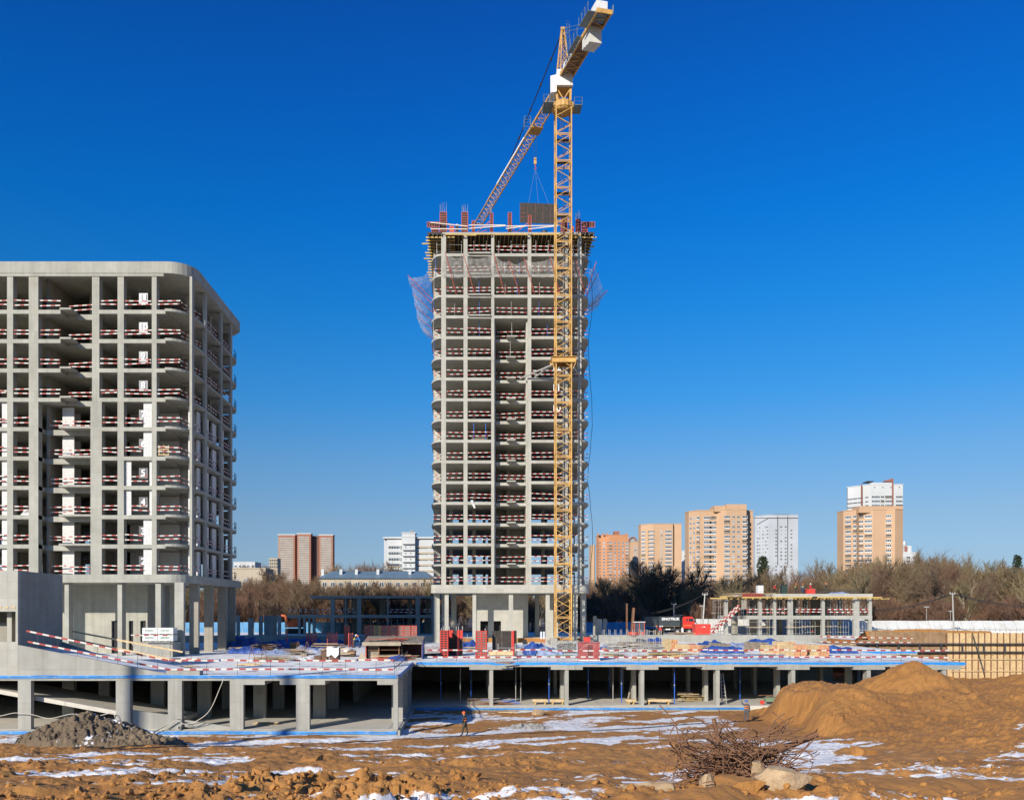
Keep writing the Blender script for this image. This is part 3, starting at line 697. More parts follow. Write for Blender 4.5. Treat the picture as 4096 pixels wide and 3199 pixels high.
# timber rails round the top
M_PALEWOOD = simple('pale_board', (.72, .60, .46), .8, .12, 3)
for i, (a, b, z0, z1, z2, z3) in enumerate(((1722, 1870, .55, 1.2, .5, .95), (1875, 2022, .6, .66, 1.0, 1.1), (2024, 2112, .55, .5, 1.0, 1.0), (2112, 2232, .5, .55, 1.0, 1.05))):
    t = thing('timber_rail', 'pale board rail on the tower roof edge, %s from the left' % ORD[i+1], 'guard rail', (TX((a+b)/2), YT-.1, ztop), 'board rails on the tower top')
    MB().bar((TX(a), YT-.1, ztop+z0), (TX(b), YT-.1, ztop+z2), .04, .13).build('board', M_PALEWOOD, t)
    MB().bar((TX(a), YT-.06, ztop+z1+.3 if i == 0 else ztop+z1+.45), (TX(b), YT-.06, ztop+z3), .04, .13).build('board', M_PALEWOOD, t)
    for q in range(3):
        x = TX(a)+(q+.5)*(TX(b)-TX(a))/3; MB().tube([(x, YT, ztop), (x, YT, ztop+1.15)], .02, 5).build('post', M_DARKSTEEL, t)
# column formworks: ribbed red steel panels
def form_panel(parent, x0, x1, y, z0, z1, nrib=9, nvert=2, frame=.07, name='form_panel', depth=.12, mats=None):
    fm, pl = mats or (M_RED, M_PLY)
    p = MB().box(x0+.01, x1-.01, y+depth*.55, y+depth, z0+.01, z1-.01).build('plywood_face', pl, parent)
    for i in range(nvert):
        x = x0+(x1-x0-frame)*i/(nvert-1); MB().box(x, x+frame, y, y+depth*.55, z0, z1).build('stile', fm, parent)
    for i in range(nrib):
        z = z0+(z1-z0-frame)*i/(nrib-1); MB().box(x0+frame, x1-frame, y+.012, y+depth*.55, z, z+frame).build('rib', fm, parent)
    return p
def col_form(px0, px1, py0, label, rebar=0, strut=0, Y=YT+.4, nv=2, nr=10):
    s_ = F/Y; x0, x1 = (px0-CX)/s_, (px1-CX)/s_; h = PZ(py0, Y)-ztop; t = thing('column_formwork', label, 'formwork', ((x0+x1)/2, Y+.3, ztop), 'column formworks on the tower top')
    w = x1-x0
    form_panel(t, x0, x1, Y, ztop, ztop+h, nr, nv)
    MB().box(x0, x0+.08, Y+.12, Y+w, ztop, ztop+h).box(x1-.08, x1, Y+.12, Y+w, ztop, ztop+h).box(x0+.08, x1-.08, Y+w-.08, Y+w, ztop, ztop+h).build('side_panel', M_RED, t)
    for i in range(rebar):
        x = x0+.08+(w-.16)*(i % 4)/3; y = Y+.2+(i//4)*(w-.3)
        MB().tube([(x, y, ztop), (x+RB.uniform(-.05, .05), y, ztop+h+RB.uniform(.8, 1.6))], .018, 4).build('rebar', M_STEEL, t)
    if strut:
        MB().bar((x0+w/2, Y+.2, ztop+h*.7), (x0+w/2+strut, Y+.4, ztop+.05), .09).bar((x0+w/2, Y+.2, ztop+h*.3), (x0+w/2+strut, Y+.4, ztop+.05), .06).build('push_pull_strut', M_RED, t)
    return t
col_form(1759, 1787, 848, 'tall red ribbed column form at the left corner of the tower top', 8, 2.4)
col_form(1846, 1872, 848, 'red ribbed column form with tall rebar right of the worker', 12)
col_form(1887, 1899, 882, 'short narrow red column form below the crane jib tip', 0)
col_form(1960, 1973, 852, 'narrow red column form with a slanting strut to its left', 3, -2.6)
col_form(2032, 2047, 850, 'open red column form beside the hanging panel', 0, .9)
col_form(2113, 2126, 860, 'narrow ladder-like red form standing before the hanging panel', 0, -2.4)
col_form(2245, 2270, 868, 'pale column form behind the crane mast on the tower top', 6)
col_form(2304, 2323, 876, 'bright red column form right of the crane mast with dark rebar above', 10)
def corner_form(px0, px1, py0, py1, pl0, pl1, label):
    t = thing('wall_formwork', label, 'formwork', (TX((pl0+pl1)/2), YT+.2, ztop-.05), 'corner formworks on the tower top')
    z0, z1 = PZ(py1, YT), PZ(py0, YT)
    form_panel(t, TX(px0), TX(px1), YT+.1, z0, z1, 2, 6)
    form_panel(t, TX(pl0), TX(pl1), YT+.25, ztop-.05, z0, 4, 2)
corner_form(1708, 1758, 886, 908, 1726, 1755, 'red formwork cross piece at the left corner of the tower top')
corner_form(2325, 2380, 886, 908, 2326, 2352, 'red formwork cross piece at the right corner of the tower top')
t = thing('equipment_box', 'faded red equipment box beside the worker on the tower top', 'box', (TX(1807), YT+1, ztop))
MB().box(TX(1798), TX(1816), YT+.6, YT+1.5, ztop+.22, ztop+1.25).build('body', M_RED, t); MB().box(TX(1799), TX(1815), YT+.65, YT+1.45, ztop, ztop+.22).build('skid', M_BLACK, t)
t = thing('equipment_box', 'faded red equipment box right of the crane mast on the tower top', 'box', (TX(2291), YT+1, ztop))
MB().box(TX(2286), TX(2297), YT+.6, YT+1.3, ztop+.3, ztop+1.2).build('body', M_RED, t); MB().box(TX(2287), TX(2296), YT+.65, YT+1.25, ztop, ztop+.3).build('skid', M_BLACK, t)
# concrete bucket under the hanging panel
t = thing('concrete_bucket', 'dark concrete bucket with a red cone base under the hanging panel', 'bucket', (TX(2186), YT+4, ztop))
bx, by = TX(2186), YT+4
MB().tube([(bx, by, ztop), (bx, by, ztop+.15), (bx, by, ztop+.55)], [.95, .9, .25], 14).build('cone', M_BRIGHTRED, t)
MB().tube([(bx, by, ztop+.4), (bx, by, ztop+1.0), (bx, by, ztop+1.15), (bx, by, ztop+1.9)], [.42, .42, .5, .5], 12).build('drum', M_DARKSTEEL, t)
# safety nets
def net(pts, label, name='safety_net', sag=.5, nu=18, nv=8, poles=()):
    """pts: two polylines (outer, inner) of equal length"""
    t = thing(name, label, 'net', pts[0][0])
    A, B = [[Vector(p) for p in q] for q in pts]; m = MB(); G = []
    def at(q, u):
        u = u*(len(q)-1); i = min(int(u), len(q)-2); return q[i].lerp(q[i+1], u-i)
    for i in range(nu+1):
        u = i/nu; f = (u*(len(A)-1)) % 1; dip = 4*f*(1-f)
        G.append([at(A, u).lerp(at(B, u), j/nv)+Vector((RB.uniform(-.05, .05), RB.uniform(-.05, .05), -sag*dip*(1-.5*j/nv)-sag*.6*math.sin(math.pi*j/nv)+RB.uniform(-.06, .06))) for j in range(nv+1)])
    for i in range(nu):
        for j in range(nv): m.face([G[i][j], G[i+1][j], G[i+1][j+1], G[i][j+1]])
    m.build('netting', M_NET, t, True)
    for p, q in poles: MB().tube([p, q], .05, 5).build('pole', M_RED, t)
    return t
# front net at floor 16
zn = zk(14); xs_ = [TX(p) for p in (1765, 1785, 1858, 1978, 2038, 2098, 2200, 2300, 2330)]
hs_ = [.9, 2.6, 2.2, 2.4, 1.4, 1.7, 1.9, 1.8, 1.4]
outer = [(x, YT-1.3, zn+h) for x, h in zip(xs_, hs_)]; inner = [(x, YT-.06, zn-.35) for x in xs_]
net((outer, inner), 'grey safety net draped across the front of the upper tower', sag=.55, nu=48, nv=6, poles=[((x-.15, YT-1.35, zn+h+.2), (x+1.5, YT-.1, zn-3.0)) for x, h in list(zip(xs_, hs_))[1:-1]])
# side nets
pl_ = ((1633, 1108), (1648, 1140), (1654, 1182), (1665, 1230), (1671, 1272), (1697, 1320))
oz = [(PX(px, YT+1.5+2.6*i), YT+1.5+2.6*i, PZ(y, YT+1.5+2.6*i)) for i, (px, y) in enumerate(pl_)]
iz = [(XL-.05, a[1], a[2]+(.9 if i == 0 else -1.6)) for i, a in enumerate(oz)]
net((oz, iz), 'torn grey safety net on red poles at the left side of the tower', sag=.8, nu=40, nv=10, poles=[((a[0]-.1, a[1], a[2]+.3), (XL+.3, a[1]+.2, a[2]-3.4+.3*i)) for i, a in enumerate(oz)])
pr_ = ((2382, 1052), (2392, 1096), (2428, 1166), (2398, 1178), (2397, 1216))
oz = [(PX(px, YT+1.5+2.8*i), YT+1.5+2.8*i, PZ(y, YT+1.5+2.8*i)) for i, (px, y) in enumerate(pr_)]
iz = [(XR, a[1], a[2]-2.2+(1.4 if i == 0 else 0)) for i, a in enumerate(oz)]
net((oz, iz), 'grey safety net on dark poles at the right side of the tower', sag=.7, nu=32, nv=10, poles=[((a[0]+.1, a[1], a[2]+.2), (XR-.4, a[1]+.2, a[2]-4.5+.5*i)) for i, a in enumerate(oz)])
# loose cable down the right side
pts = [(TX(2372)+RB.uniform(-.12, .12)+.3*math.sin(i*.7), YT+3, zk(15)-i*2.1) for i in range(25)]
tag(MB().tube(pts, .035, 4).build('hanging_cable', M_BLACK), 'black cable hanging down the right side of the tower', 'cable', kind='thing')
# shopping of small debris seen on the slabs
t = thing('work_platform', 'blue hanging work platform with planks on a lower tower floor', 'platform', (TX(1918), YT+.5, zk(6)))
for x in (TX(1895), TX(1943)): MB().tube([(x, YT+.35, zk(6)), (x, YT+.35, zk(7)-.45)], .05, 6).build('prop', M_PROPBLUE, t)
for i in range(9): MB().bar((TX(1887+RB.uniform(-3, 3)), YT+.3+.04*i, zk(6)+.1+.05*i), (TX(1950+RB.uniform(-3, 3)), YT+.4+.04*i, zk(6)+.12+.05*i), .12, .03).build('plank', M_OLDWOOD, t)
t = thing('torn_plastic_sheet', 'torn white plastic sheet hanging off a lower tower slab', 'plastic sheet', (TX(1888), YT-.1, zk(3)-1))
m = MB()
for i in range(7):
    a, b = i/7, (i+1)/7
    def wv(u): return (TX(1882+u*14), YT-.12-.1*math.sin(u*9), zk(3)+.2-u*1.2)
    p, q = Vector(wv(a)), Vector(wv(b)); w_ = Vector((.32-.1*a, 0, .06)); m.face([p, p+w_, q+w_, q])
m.build('sheet', M_WHITE, t)
# ---------------------------------------------------------------- block of flats under construction on the left
YF = 95.0; SF = F/YF
def LX(p): return (p-CX)/SF
XLB = -64.0                                     # runs on beyond the left edge of the picture
flats = thing('unfinished_apartment_block', 'unfinished eleven-storey concrete apartment block with rounded corner', 'building', (-45, 105, DZ))
def zf(n): return 41.08-3.11*(11-n)
XO = -29.75; YBK = 116.0                        # outer balcony line of the right side, rear
XCR = LX(662)                                   # the front beam ends here
cols = [(-215, -190), (-110, -82), (28, 52), (115, 153), (368, 397), (470, 495), (607, 626)]
def corner(xo, y0, rx, ry, n=8): return arc(xo-rx, y0+ry, rx, ry, 270, 360, n)
# roof with its deep parapet
m = MB(); m.prism([(XLB, YF-.14)]+corner(XO+.25, YF-.14, 2.6, 2.9)+corner(XO+.25, YBK+.6-5, .01, .01, 1)[:0]+[(XO+.25, YBK-1.2), (XO-.9, YBK+.4), (XLB, YBK+.4)], 44.92, 46.15)
m.build('roof_parapet', M_CONG, flats)
MB().box(XLB, LX(655), YF-.08, YF+.4, 44.62, 44.93).build('roof_beam', M_CONG, flats)
band = MB(); band.prism([(XLB, YF-.45)]+corner(XO+.1, YF-.45, 2.4, 3.2)+[(XO+.1, YBK), (XLB, YBK)], 12.15, 13.0).build('transfer_band', M_CONG, flats)
RL = random.Random(11)
for n in range(3, 12):
    z1 = zf(n); z0 = z1-.42
    ol = [(XLB, YF), (LX(242) if n >= 8 else LX(153), YF), (LX(242) if n >= 8 else LX(153), YF+1.5), (LX(368), YF+1.5), (LX(368), YF), (XCR, YF), (XCR, YBK), (XLB, YBK)]
    s = MB().prism(ol, z0, z1).build('floor_slab', M_CONG, flats)
    b = MB(); b.prism([(XCR+.004, YF-.25)]+corner(XO, YF-.25, 2.3, 3.6)+[(XO, YBK-2.0), (XO-.6, YBK-.2), (XO-1.6, YBK), (XCR+.004, YBK)], z1-.22, z1+.05); b.build('balcony_slab', M_CONG, s)
    MB().box(XCR+.02, XO-1.4, YF+5.2, YF+5.6, z0-.12, z1-.22).box(XCR+.02, XO-1.2, YF+11.5, YF+11.9, z0-.12, z1-.22).build('edge_beam', M_CONG, s)
    if n >= 8: MB().box(LX(242)+.01, LX(288), YF-.25, YF+1.5, z1-.05, z1+.14).build('ledge', M_CONG, s)
    else: MB().box(LX(233), LX(361), YF+.1, YF+1.49, z1-.10, z1+.1).build('ledge', M_CONG, s)
    MB().box(LX(155) if n < 8 else LX(290), LX(366), YF+1.505, YF+1.75, z0-.15, z0+.02).build('edge_beam', M_CONG, s)
for i, (a, b) in enumerate(cols):
    if (a, b) == (368, 397):
        MB().box(LX(a), LX(b), YF+.004, YF+.9, zf(8)-.4, 44.7).build('column', M_CONG, flats)
        MB().box(LX(362), LX(407), YF+.004, YF+.9, 12.9, zf(8)-.4).build('column', M_CONG, flats)
    else: MB().box(LX(a), LX(b), YF+.004, YF+.9, 12.9, 44.7).build('column', M_CONG, flats)
# side row of columns
for y in (95.9, 100.6, 107.0, 111.4):
    MB().box(XO-.30, XO-.03, y, y+.8, 12.9, 44.95).build('column', M_CONG, flats)
for x in (LX(690)-.2, LX(420), LX(530), LX(270), LX(90), LX(-60)):
    for y in (101.2, 108.4):
        MB().box(x-.3, x+.3, y, y+.6, 12.9, 44.9).build('inner_column', M_CONG, flats)
# rear and inner walls
for n in range(2, 12):
    z0 = 13.0 if n == 2 else zf(n); z1 = (zf(n+1)-.42) if n < 11 else 44.9
    m = MB(); x = XLB
    while x < XO-2:
        w_ = RL.uniform(2.2, 4.5); m.box(x, min(x+w_, XO-1.2), YBK-.5, YBK-.25, z0, z1); m.box(min(x+w_, XO-1.2), min(x+w_+1.6, XO-1.2), YBK-.5, YBK-.25, z0+2.2, z1); x += w_+1.6
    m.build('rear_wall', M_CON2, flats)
    pl = [(250, 330, 7), (-150, 20, 8), (440, 560, 10)]+([(163, 230, 5.5), (340, 600, 6.2), (630, 735, 5.9)] if n <= 7 else [])
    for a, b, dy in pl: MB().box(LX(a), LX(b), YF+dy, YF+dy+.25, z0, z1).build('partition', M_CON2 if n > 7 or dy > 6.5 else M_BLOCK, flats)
    for x in (LX(158), LX(366)-.25): MB().box(x, x+.25, YF+1.6, YF+9, z0, z1).build('party_wall', M_CON2, flats)
# aerated block infill, laid block by block
_blk = {}
def block(parent, x0, x1, y, z0, z1, side=False):
    k = (round(x1-x0, 2), round(z1-z0, 2), side)
    if k not in _blk:
        w_, h_ = k[0]-.014, k[1]-.014
        _blk[k] = (MB().box(0, .2, 0, w_, 0, h_) if side else MB().box(0, w_, 0, .2, 0, h_)).mesh('block', M_BLOCK)
    put('block', _blk[k], parent, Vector((y, x0, z0) if side else (x0, y+RL.uniform(-.006, .006), z0))-wloc(parent))
def block_wall(x0, x1, y, z0, z1, side=False, single=True):
    w_ = MB(); pts = (x0, x1, y+.03, y+.17)
    if side: w_.box(y+.03, y+.17, x0+.01, x1-.01, z0, z1-.05)
    else: w_.box(x0+.01, x1-.01, y+.03, y+.17, z0, z1-.05)
    wall = w_.build('block_wall', M_CON2 if single else M_BLOCK, flats)
    if not single: return
    z = z0; r = 0
    while z < z1-.04:
        h = min(.25, z1-z); x = x0; off = (.3 if r % 2 else .6)
        while x < x1-.02:
            e = min(x+off, x1)
            if x1-e < .12: e = x1
            block(wall, x, e, y, z, z+h, side); x = e; off = .6
        z += h; r += 1
for n in range(2, 8):
    z0 = 13.0 if n == 2 else zf(n); z1 = zf(n+1)-.42
    block_wall(PX(250, YF+2.2), PX(297, YF+2.2), YF+2.2, z0, z1-.1)
    if n in (4, 5): block_wall(LX(494), LX(521), YF+.3, z0, z1); block_wall(LX(594), LX(606.5), YF+.3, z0, z1)
    else: block_wall(LX(570), LX(606.5), YF+.3, z0, z1)
    block_wall(LX(2), LX(27.5), YF+.3, z0, z1)
    block_wall(PX(640, YF+5.2), PX(718, YF+5.2), YF+5.2, z0, z1, single=False)
    for a, b in ((96.7, 97.6), (99.5, 100.5), (102.5, 103.8), (105.3, 106.9), (109.0, 110.1), (112.4, 114.0)):
        block_wall(a, b, XO-.72, z0, z1, side=True, single=False)
# lobby
for a, b, y in ((258, 275, YF), (470, 488, YF), (624, 646, YF-.2), (703, 739, 94.6), (80, 105, YF), (-60, -30, YF)):
    MB().box(LX(a), LX(b), y, y+1.1 if a < 700 else y+.55, DZ, 12.16).build('lobby_column', M_CONG, flats)
for px, y in ((757, 98.6), (816, 104.4), (870, 109.8), (908, 113.8)):
    x = PX(px, y); MB().box(x, x+1.0, y, y+.5, DZ, 12.16).build('lobby_column', M_CON2, flats)
for x, y in ((LX(660)-1.5, 101), (LX(740)-2, 110), (LX(700), 113)):
    MB().box(x, x+.6, y, y+.6, DZ, 12.16).build('lobby_column', M_CONG, flats)
yl = YF+6.0
def LXl(p): return (p-CX)*yl/F
zdoor = PZ(2482, yl)
m = MB(); x = LXl(-100)
for a, b in ((446, 472), (515, 533), (561, 583)):
    m.box(x, LXl(a), yl, yl+.3, DZ, 12.15); m.box(LXl(a), LXl(b), yl, yl+.3, zdoor, 12.15); x = LXl(b)
m.box(x, LXl(590), yl, yl+.3, DZ, 12.15); m.box(LXl(590)-.3, LXl(590), yl+.3, yl+9, DZ, 12.15)
m.build('lobby_wall', M_CONG, flats)
for a, b in ((446, 472), (515, 533), (561, 583)): MB().box(LXl(a), LXl(b), yl+.305, yl+.4, DZ, zdoor+.2).build('door_dark_sheet', M_BLACK, flats)  # black sheets stand in for the dark rooms behind the lobby doors
# low apron wall with two pallets of wrapped blocks on it
w_ = thing('apron_wall', 'low tilted concrete kerb wall in front of the lobby', 'wall', (LX(610), YF-3, DZ))
m = MB(); m.prism([(PX(525, 92), 91.8), (PX(683, 92), 91.8), (PX(683, 92), 92.3), (PX(525, 92), 92.3)], DZ, PZ(2567, 92)); m.v = [(x+(1.1 if (z < DZ+.1 and x < PX(600, 92)) else 0), y, z) for x, y, z in m.v]
m.box(PX(683, 92), PX(692, 92), 91.85, 95, DZ, PZ(2567, 92)-.05)
m.build('wall', M_CONL, w_)
M_WRAP = simple('wrapped_blocks', (.66, .68, .66), .35, .08, 3)
for i in range(2):
    for j in range(2):
        x0 = PX(573, 93)+i*1.62; z0 = PZ(2566, 93)+j*.74
        t = thing('block_pallet', ('lower ' if j == 0 else 'upper ')+('left' if i == 0 else 'right')+' white wrapped pack of blocks stacked by the lobby columns', 'pallet', (x0+.8, 93.4, z0), 'wrapped block packs')
        MB().box(x0, x0+1.58, 92.7, 94.1, z0+.09, z0+.72).build('wrapped_pack', M_WRAP, t)
        for q in range(3): MB().box(x0+q*.68, x0+q*.68+.2, 92.7, 94.1, z0, z0+.09).build('pallet_foot', M_OLDWOOD, t)
        for q in range(7): MB().box(x0+.3+q*.13, x0+.38+q*.13+RL.uniform(-.02, .03), 92.69, 92.699, z0+.36, z0+.52).build('print_mark', simple('green_print', (.20, .28, .21), .6, .1), t)
        for q in (.2, .56): MB().box(x0+1.3, x0+1.4, 92.69, 92.699, z0+q, z0+q+.07).build('print_mark', simple('green_print', (.20, .28, .21)), t)
guard_rail((PX(522, 90), 90, DZ), (PX(690, 90), 90, DZ), 'single red and white rail before the wrapped block packs', None, (PZ(2538, 90)-DZ,), posts=2)
# floor numbers on plates hung in the front bay
NW = {2: 'two', 3: 'three', 4: 'four', 5: 'five', 6: 'six', 7: 'seven', 8: 'eight', 9: 'nine', 10: 'ten', 11: 'eleven'}
M_NSHADOW = simple('numeral_shadow', (.10, .10, .11), .6, .1)
M_NUM = simple('numeral_white', (.86, .86, .85), .5, .03, 2)
for n in range(2, 12):
    zc = (zf(n) if n > 2 else 13.0)+1.42
    t = thing('floor_number_sign', 'plate with the white floor number %s hung in the front bay' % NW[n], 'sign', (LX(565), YF+.62, zc), 'floor number plates on the apartment block')
    g = {11: .44, 10: .42, 9: .33, 8: .22, 7: .16, 6: .13, 5: .09, 4: .085, 3: .08, 2: .075}[n]  # sky reflection put into the plate colour, paler on higher floors
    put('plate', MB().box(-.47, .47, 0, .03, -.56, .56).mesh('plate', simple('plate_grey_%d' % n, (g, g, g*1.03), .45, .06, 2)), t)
    put('numeral', text_mesh(str(n), .98, .03, M_NUM, bold=.018), t, (0, -.04, 0), (R(90), 0, 0))
    put('numeral_shadow', text_mesh(str(n), .98, .012, M_NSHADOW, bold=.05), t, (.025, -.012, -.02), (R(90), 0, 0))  # numeral's shadow added as an offset dark copy
    for sx_ in (-.45, .45): put('cord', MB().tube([(sx_, .01, -1.4), (sx_, .01, 1.25)], .013, 4).mesh('cord', M_DARKSTEEL), t)
# guard rails
fb = [('leftmost bay', -80, 26, .1), ('second bay from the left edge', 54, 113, .1), ('wide bay, left half', 157, 240, .15), ('wide bay, right half', 248, 364, 1.6), ('narrow bay left of the numbers', 399, 468, .1), ('bay with the number plate', 497, 604, .12), ('bay before the rounded corner', 632, 722, -.1)]
for n in range(2, 12):
    z = zf(n)+.05 if n > 2 else 13.0
    for nm, a, b, dy in fb:
        if nm.startswith('wide bay, left') and n < 8: dy = 1.62
        if nm.startswith('narrow') and n <= 7: a = 409
        if n in (4, 5) and 'plate' in nm: a, b = 523, 592
        elif n <= 7 and 'plate' in nm: b = 568
        guard_rail((LX(a), YF+dy, z), (LX(b), YF+dy, z), 'red and white rail on the flats, %s floor, %s' % (ORD[n], nm), 'guard rails on the apartment block', (.5, .92) if n != 8 else (.45, .85))
    if True:
        for i, (y0, y1) in enumerate(((YF+.6, YF+4.6), (YF+5.6, YF+11), (YF+11.6, YF+16.5))):
            xx = XO-.2; x0 = xx-.9 if i == 0 else xx
            guard_rail((x0, y0, z), (xx, y1, z), 'shaded rail on the block\'s right side, %s floor, %s bay from the corner' % (ORD[n], ORD[i+1]), 'guard rails on the right side of the apartment block', (.5, .92))
    t = thing('balcony_railing', 'dark steel railing on the far right balcony, %s floor' % ORD[n], 'railing', (XO-.3, YBK-1.2, z), 'far balcony railings of the apartment block')
    m = MB()
    ptsr = [(XO-.1, YBK-2.6), (XO-.25, YBK-1.2), (XO-.7, YBK-.35), (XO-1.5, YBK-.1)]
    for zz in (.5, 1.05): m.tube([(x, y, z+zz) for x, y in ptsr], .03, 5)
    m.build('top_rail', M_DARKSTEEL, t)
    for x, y in ptsr: MB().tube([(x, y, z), (x, y, z+1.1)], .025, 5).build('post', M_DARKSTEEL, t)
    for (x, y), (x2, y2) in zip(ptsr[:-1], ptsr[1:]): MB().bar((x, y, z+.05), (x2, y2, z+1.0), .04).build('brace', M_DARKSTEEL, t)
# timber pallet leaning on the sixth floor corner, bags and bits on the floors
t = thing('leaning_pallet', 'pale timber pallet leaning on the sixth floor corner balcony', 'pallet', (LX(653), YF+.1, zf(6)))
for i in range(4): MB().box(LX(633), LX(675), YF+.02, YF+.05, zf(6)+.15+i*.28, zf(6)+.25+i*.28).build('slat', M_WOOD, t)
for i in range(3): MB().box(LX(634+i*19), LX(637+i*19), YF+.05, YF+.12, zf(6)+.1, zf(6)+1.2).build('batten', M_WOOD, t)
t = thing('plastic_sacks', 'heap of white plastic sacks on the fourth floor of the block', 'sacks', (LX(88), YF+.8, zf(4)))
for i in range(5):
    m = MB(); a, b = LX(80+i*5), RL.uniform(.25, .5); m.tube([(a, YF+.8, zf(4)), (a+.05, YF+.8, zf(4)+b*.5), (a, YF+.8, zf(4)+b), (a, YF+.8, zf(4)+b+.12)], [.28, .36, .2, .03], 8); m.build('sack', M_WHITE, t, True)
# ---------------------------------------------------------------- tower crane
YC = 129.0; SCR = F/YC
cx_, cy_ = (2255-CX)/SCR, YC+1.1
crane = thing('tower_crane', 'yellow lattice tower crane in front of the concrete tower', 'crane', (cx_, cy_, DZ))
W = 2.2; h = W/2
ZR = PZ(400, YC)                                # slewing ring
ns = 20; sh = (ZR-1.0-DZ)/ns
def section_mesh(H):
    m = MB(); c = [(-h, -h), (h, -h), (h, h), (-h, h)]
    for x, y in c: m.box(x-.085, x+.085, y-.085, y+.085, 0, H)
    for i in range(4):
        (x0, y0), (x1, y1) = c[i], c[(i+1) % 4]
        for z in (.08, H-.12): m.bar((x0, y0, z), (x1, y1, z), .10, .10)
        m.bar((x0, y0, .1), (x1, y1, H*.34), .08); m.bar((x1, y1, H*.34), (x0, y0, H*.66), .08); m.bar((x0, y0, H*.66), (x1, y1, H-.1), .08)
    return m.mesh('mast_section', M_YEL)
sm = section_mesh(sh)
lad = MB()
for x in (-.2, .2): lad.bar((x, .3, 0), (x+.5, .6, sh-.15), .05)
for i in range(11):
    z = .2+i*(sh-.3)/11; f_ = z/sh*.5; lad.bar((-.2+f_, .3+f_*.6, z), (.2+f_, .3+f_*.6, z), .03)
lad.box(-h+.15, h-.15, .2, h-.15, sh-.1, sh-.06)
lm = lad.mesh('ladder', M_DARKSTEEL)
for i in range(ns):
    s = put('mast_section', sm, crane, (0, 0, i*sh)); put('ladder', lm, s, (0, 0, 0), (0, 0, math.pi if i % 2 else 0))
cx0 = Vector((cx_, cy_, 0))
def C(x, y, z): return Vector((cx_+x, cy_+y, z))
# foundation, collar and ties to the tower
MB().box(cx_-2.1, cx_+2.1, cy_-2.1, cy_+2.1, DZ, DZ+.5).build('foundation', M_CONL, crane)
zt_ = PZ(1440, YC)
m = MB()
for s in (-1, 1): m.box(cx_-1.75, cx_+1.75, cy_+s*(h+.2)-.14, cy_+s*(h+.2)+.14, zt_-.35, zt_+.35); m.box(cx_+s*(h+.2)-.14, cx_+s*(h+.2)+.14, cy_-h-.1, cy_+h+.1, zt_-.3, zt_+.3)
m.box(cx_-1.8, cx_+1.8, cy_-1.7, cy_+1.7, zt_+.36, zt_+.42)
for s in (-1, 1): m.bar(C(s*1.75, -1.3, zt_-.3), C(s*1.3, -1.3, zt_-1.3), .1)
col_ = m.build('tie_collar', M_YEL, crane)
for (px, py, y) in ((2080, 1514, YT+.05), (2140, 1508, YT+.1), (2318, 1502, YT+.1)):
    MB().tube([C(-1.4 if px < 2200 else 1.4, .9, zt_-.1), P(px, py, y)], .13, 8).build('tie_strut', M_STEEL, col_)
# slewing platform
m = MB(); m.tube([C(0, 0, ZR-1.25), C(0, 0, ZR-.9), C(0, 0, ZR-.35), C(0, 0, ZR)], [1.35, 1.65, 1.65, 1.45], 16); m.build('slewing_ring', M_YEL, crane)
m = MB()
for i in range(10):
    a = 2*math.pi*i/10; m.bar(C(1.6*math.cos(a), 1.6*math.sin(a), ZR-1.0), C(1.66*math.cos(a), 1.66*math.sin(a), ZR-.25), .16)
m.build('ring_ribs', M_YEL, crane)
m = MB()
for s in ((-1, -1), (1, -1), (1, 1), (-1, 1)): m.bar(C(s[0]*.95, s[1]*.95, ZR), C(s[0]*1.0, s[1]*1.0, ZR+1.75), .3)
m.bar(C(-.95, -.95, ZR+1.7), C(0, -.95, ZR+.1), .14); m.bar(C(.95, -.95, ZR+1.7), C(0, -.95, ZR+.1), .14); m.box(cx_-1.1, cx_+1.1, cy_-1.1, cy_+1.1, ZR+1.65, ZR+1.8)
m.build('turret', M_YEL, crane)
def platform(x0, x1, y0, y1, z, name='service_platform'):
    m = MB().box(x0, x1, y0, y1, z, z+.06)
    for a, b in ((x0, y0), (x1, y0), (x1, y1), (x0, y1)): m.tube([(a, b, z), (a, b, z+1.1)], .03, 5)
    for zz in (.55, 1.1):
        for (a, b), (c, d) in zip(((x0, y0), (x1, y0), (x1, y1), (x0, y1)), ((x1, y0), (x1, y1), (x0, y1), (x0, y0))): m.tube([(a, b, z+zz), (c, d, z+zz)], .025, 4)
    return m.build(name, M_CGREY, crane)
M_CGREY = simple('crane_grey_steel', (.16, .21, .23), .6, .15, 2)
platform(cx_+1.5, cx_+2.6, cy_-1.6, cy_+.8, ZR-1.0); platform(cx_-2.9, cx_-1.5, cy_-1.6, cy_+1.4, ZR-.6)
# cab and white switch cabinet
JD = Vector((-.243, .970, 0)); JN = Vector((JD.y, -JD.x, 0))   # jib direction, its right-hand normal
def J(u, v, z): return Vector((cx_, cy_, 0))+JD*u+JN*v+Vector((0, 0, z))
def obox(m, u0, u1, v0, v1, z0, z1, mi=0):
    q = [J(u, v, z) for z in (z0, z1) for u, v in ((u0, v0), (u1, v0), (u1, v1), (u0, v1))]
    n = len(m.v); m.v += [tuple(p) for p in q]
    for f in ((0,3,2,1),(4,5,6,7),(0,1,5,4),(1,2,6,5),(2,3,7,6),(3,0,4,7)): m.f.append(tuple(n+i for i in f)); m.m.append(mi)
    return m
m = MB(); m.box(cx_-1.05, cx_+1.25, cy_-1.65, cy_+.2, ZR+1.82, ZR+4.1); cabp = m.build('switch_cabinet', M_WHITE, crane)
m = MB(); m.prism([(cx_-1.9, cy_-1.2), (cx_-1.07, cy_-1.5), (cx_-1.07, cy_+.6), (cx_-1.9, cy_+.8)], ZR+1.0, ZR+3.4); m.build('cab', M_WHITE, crane)
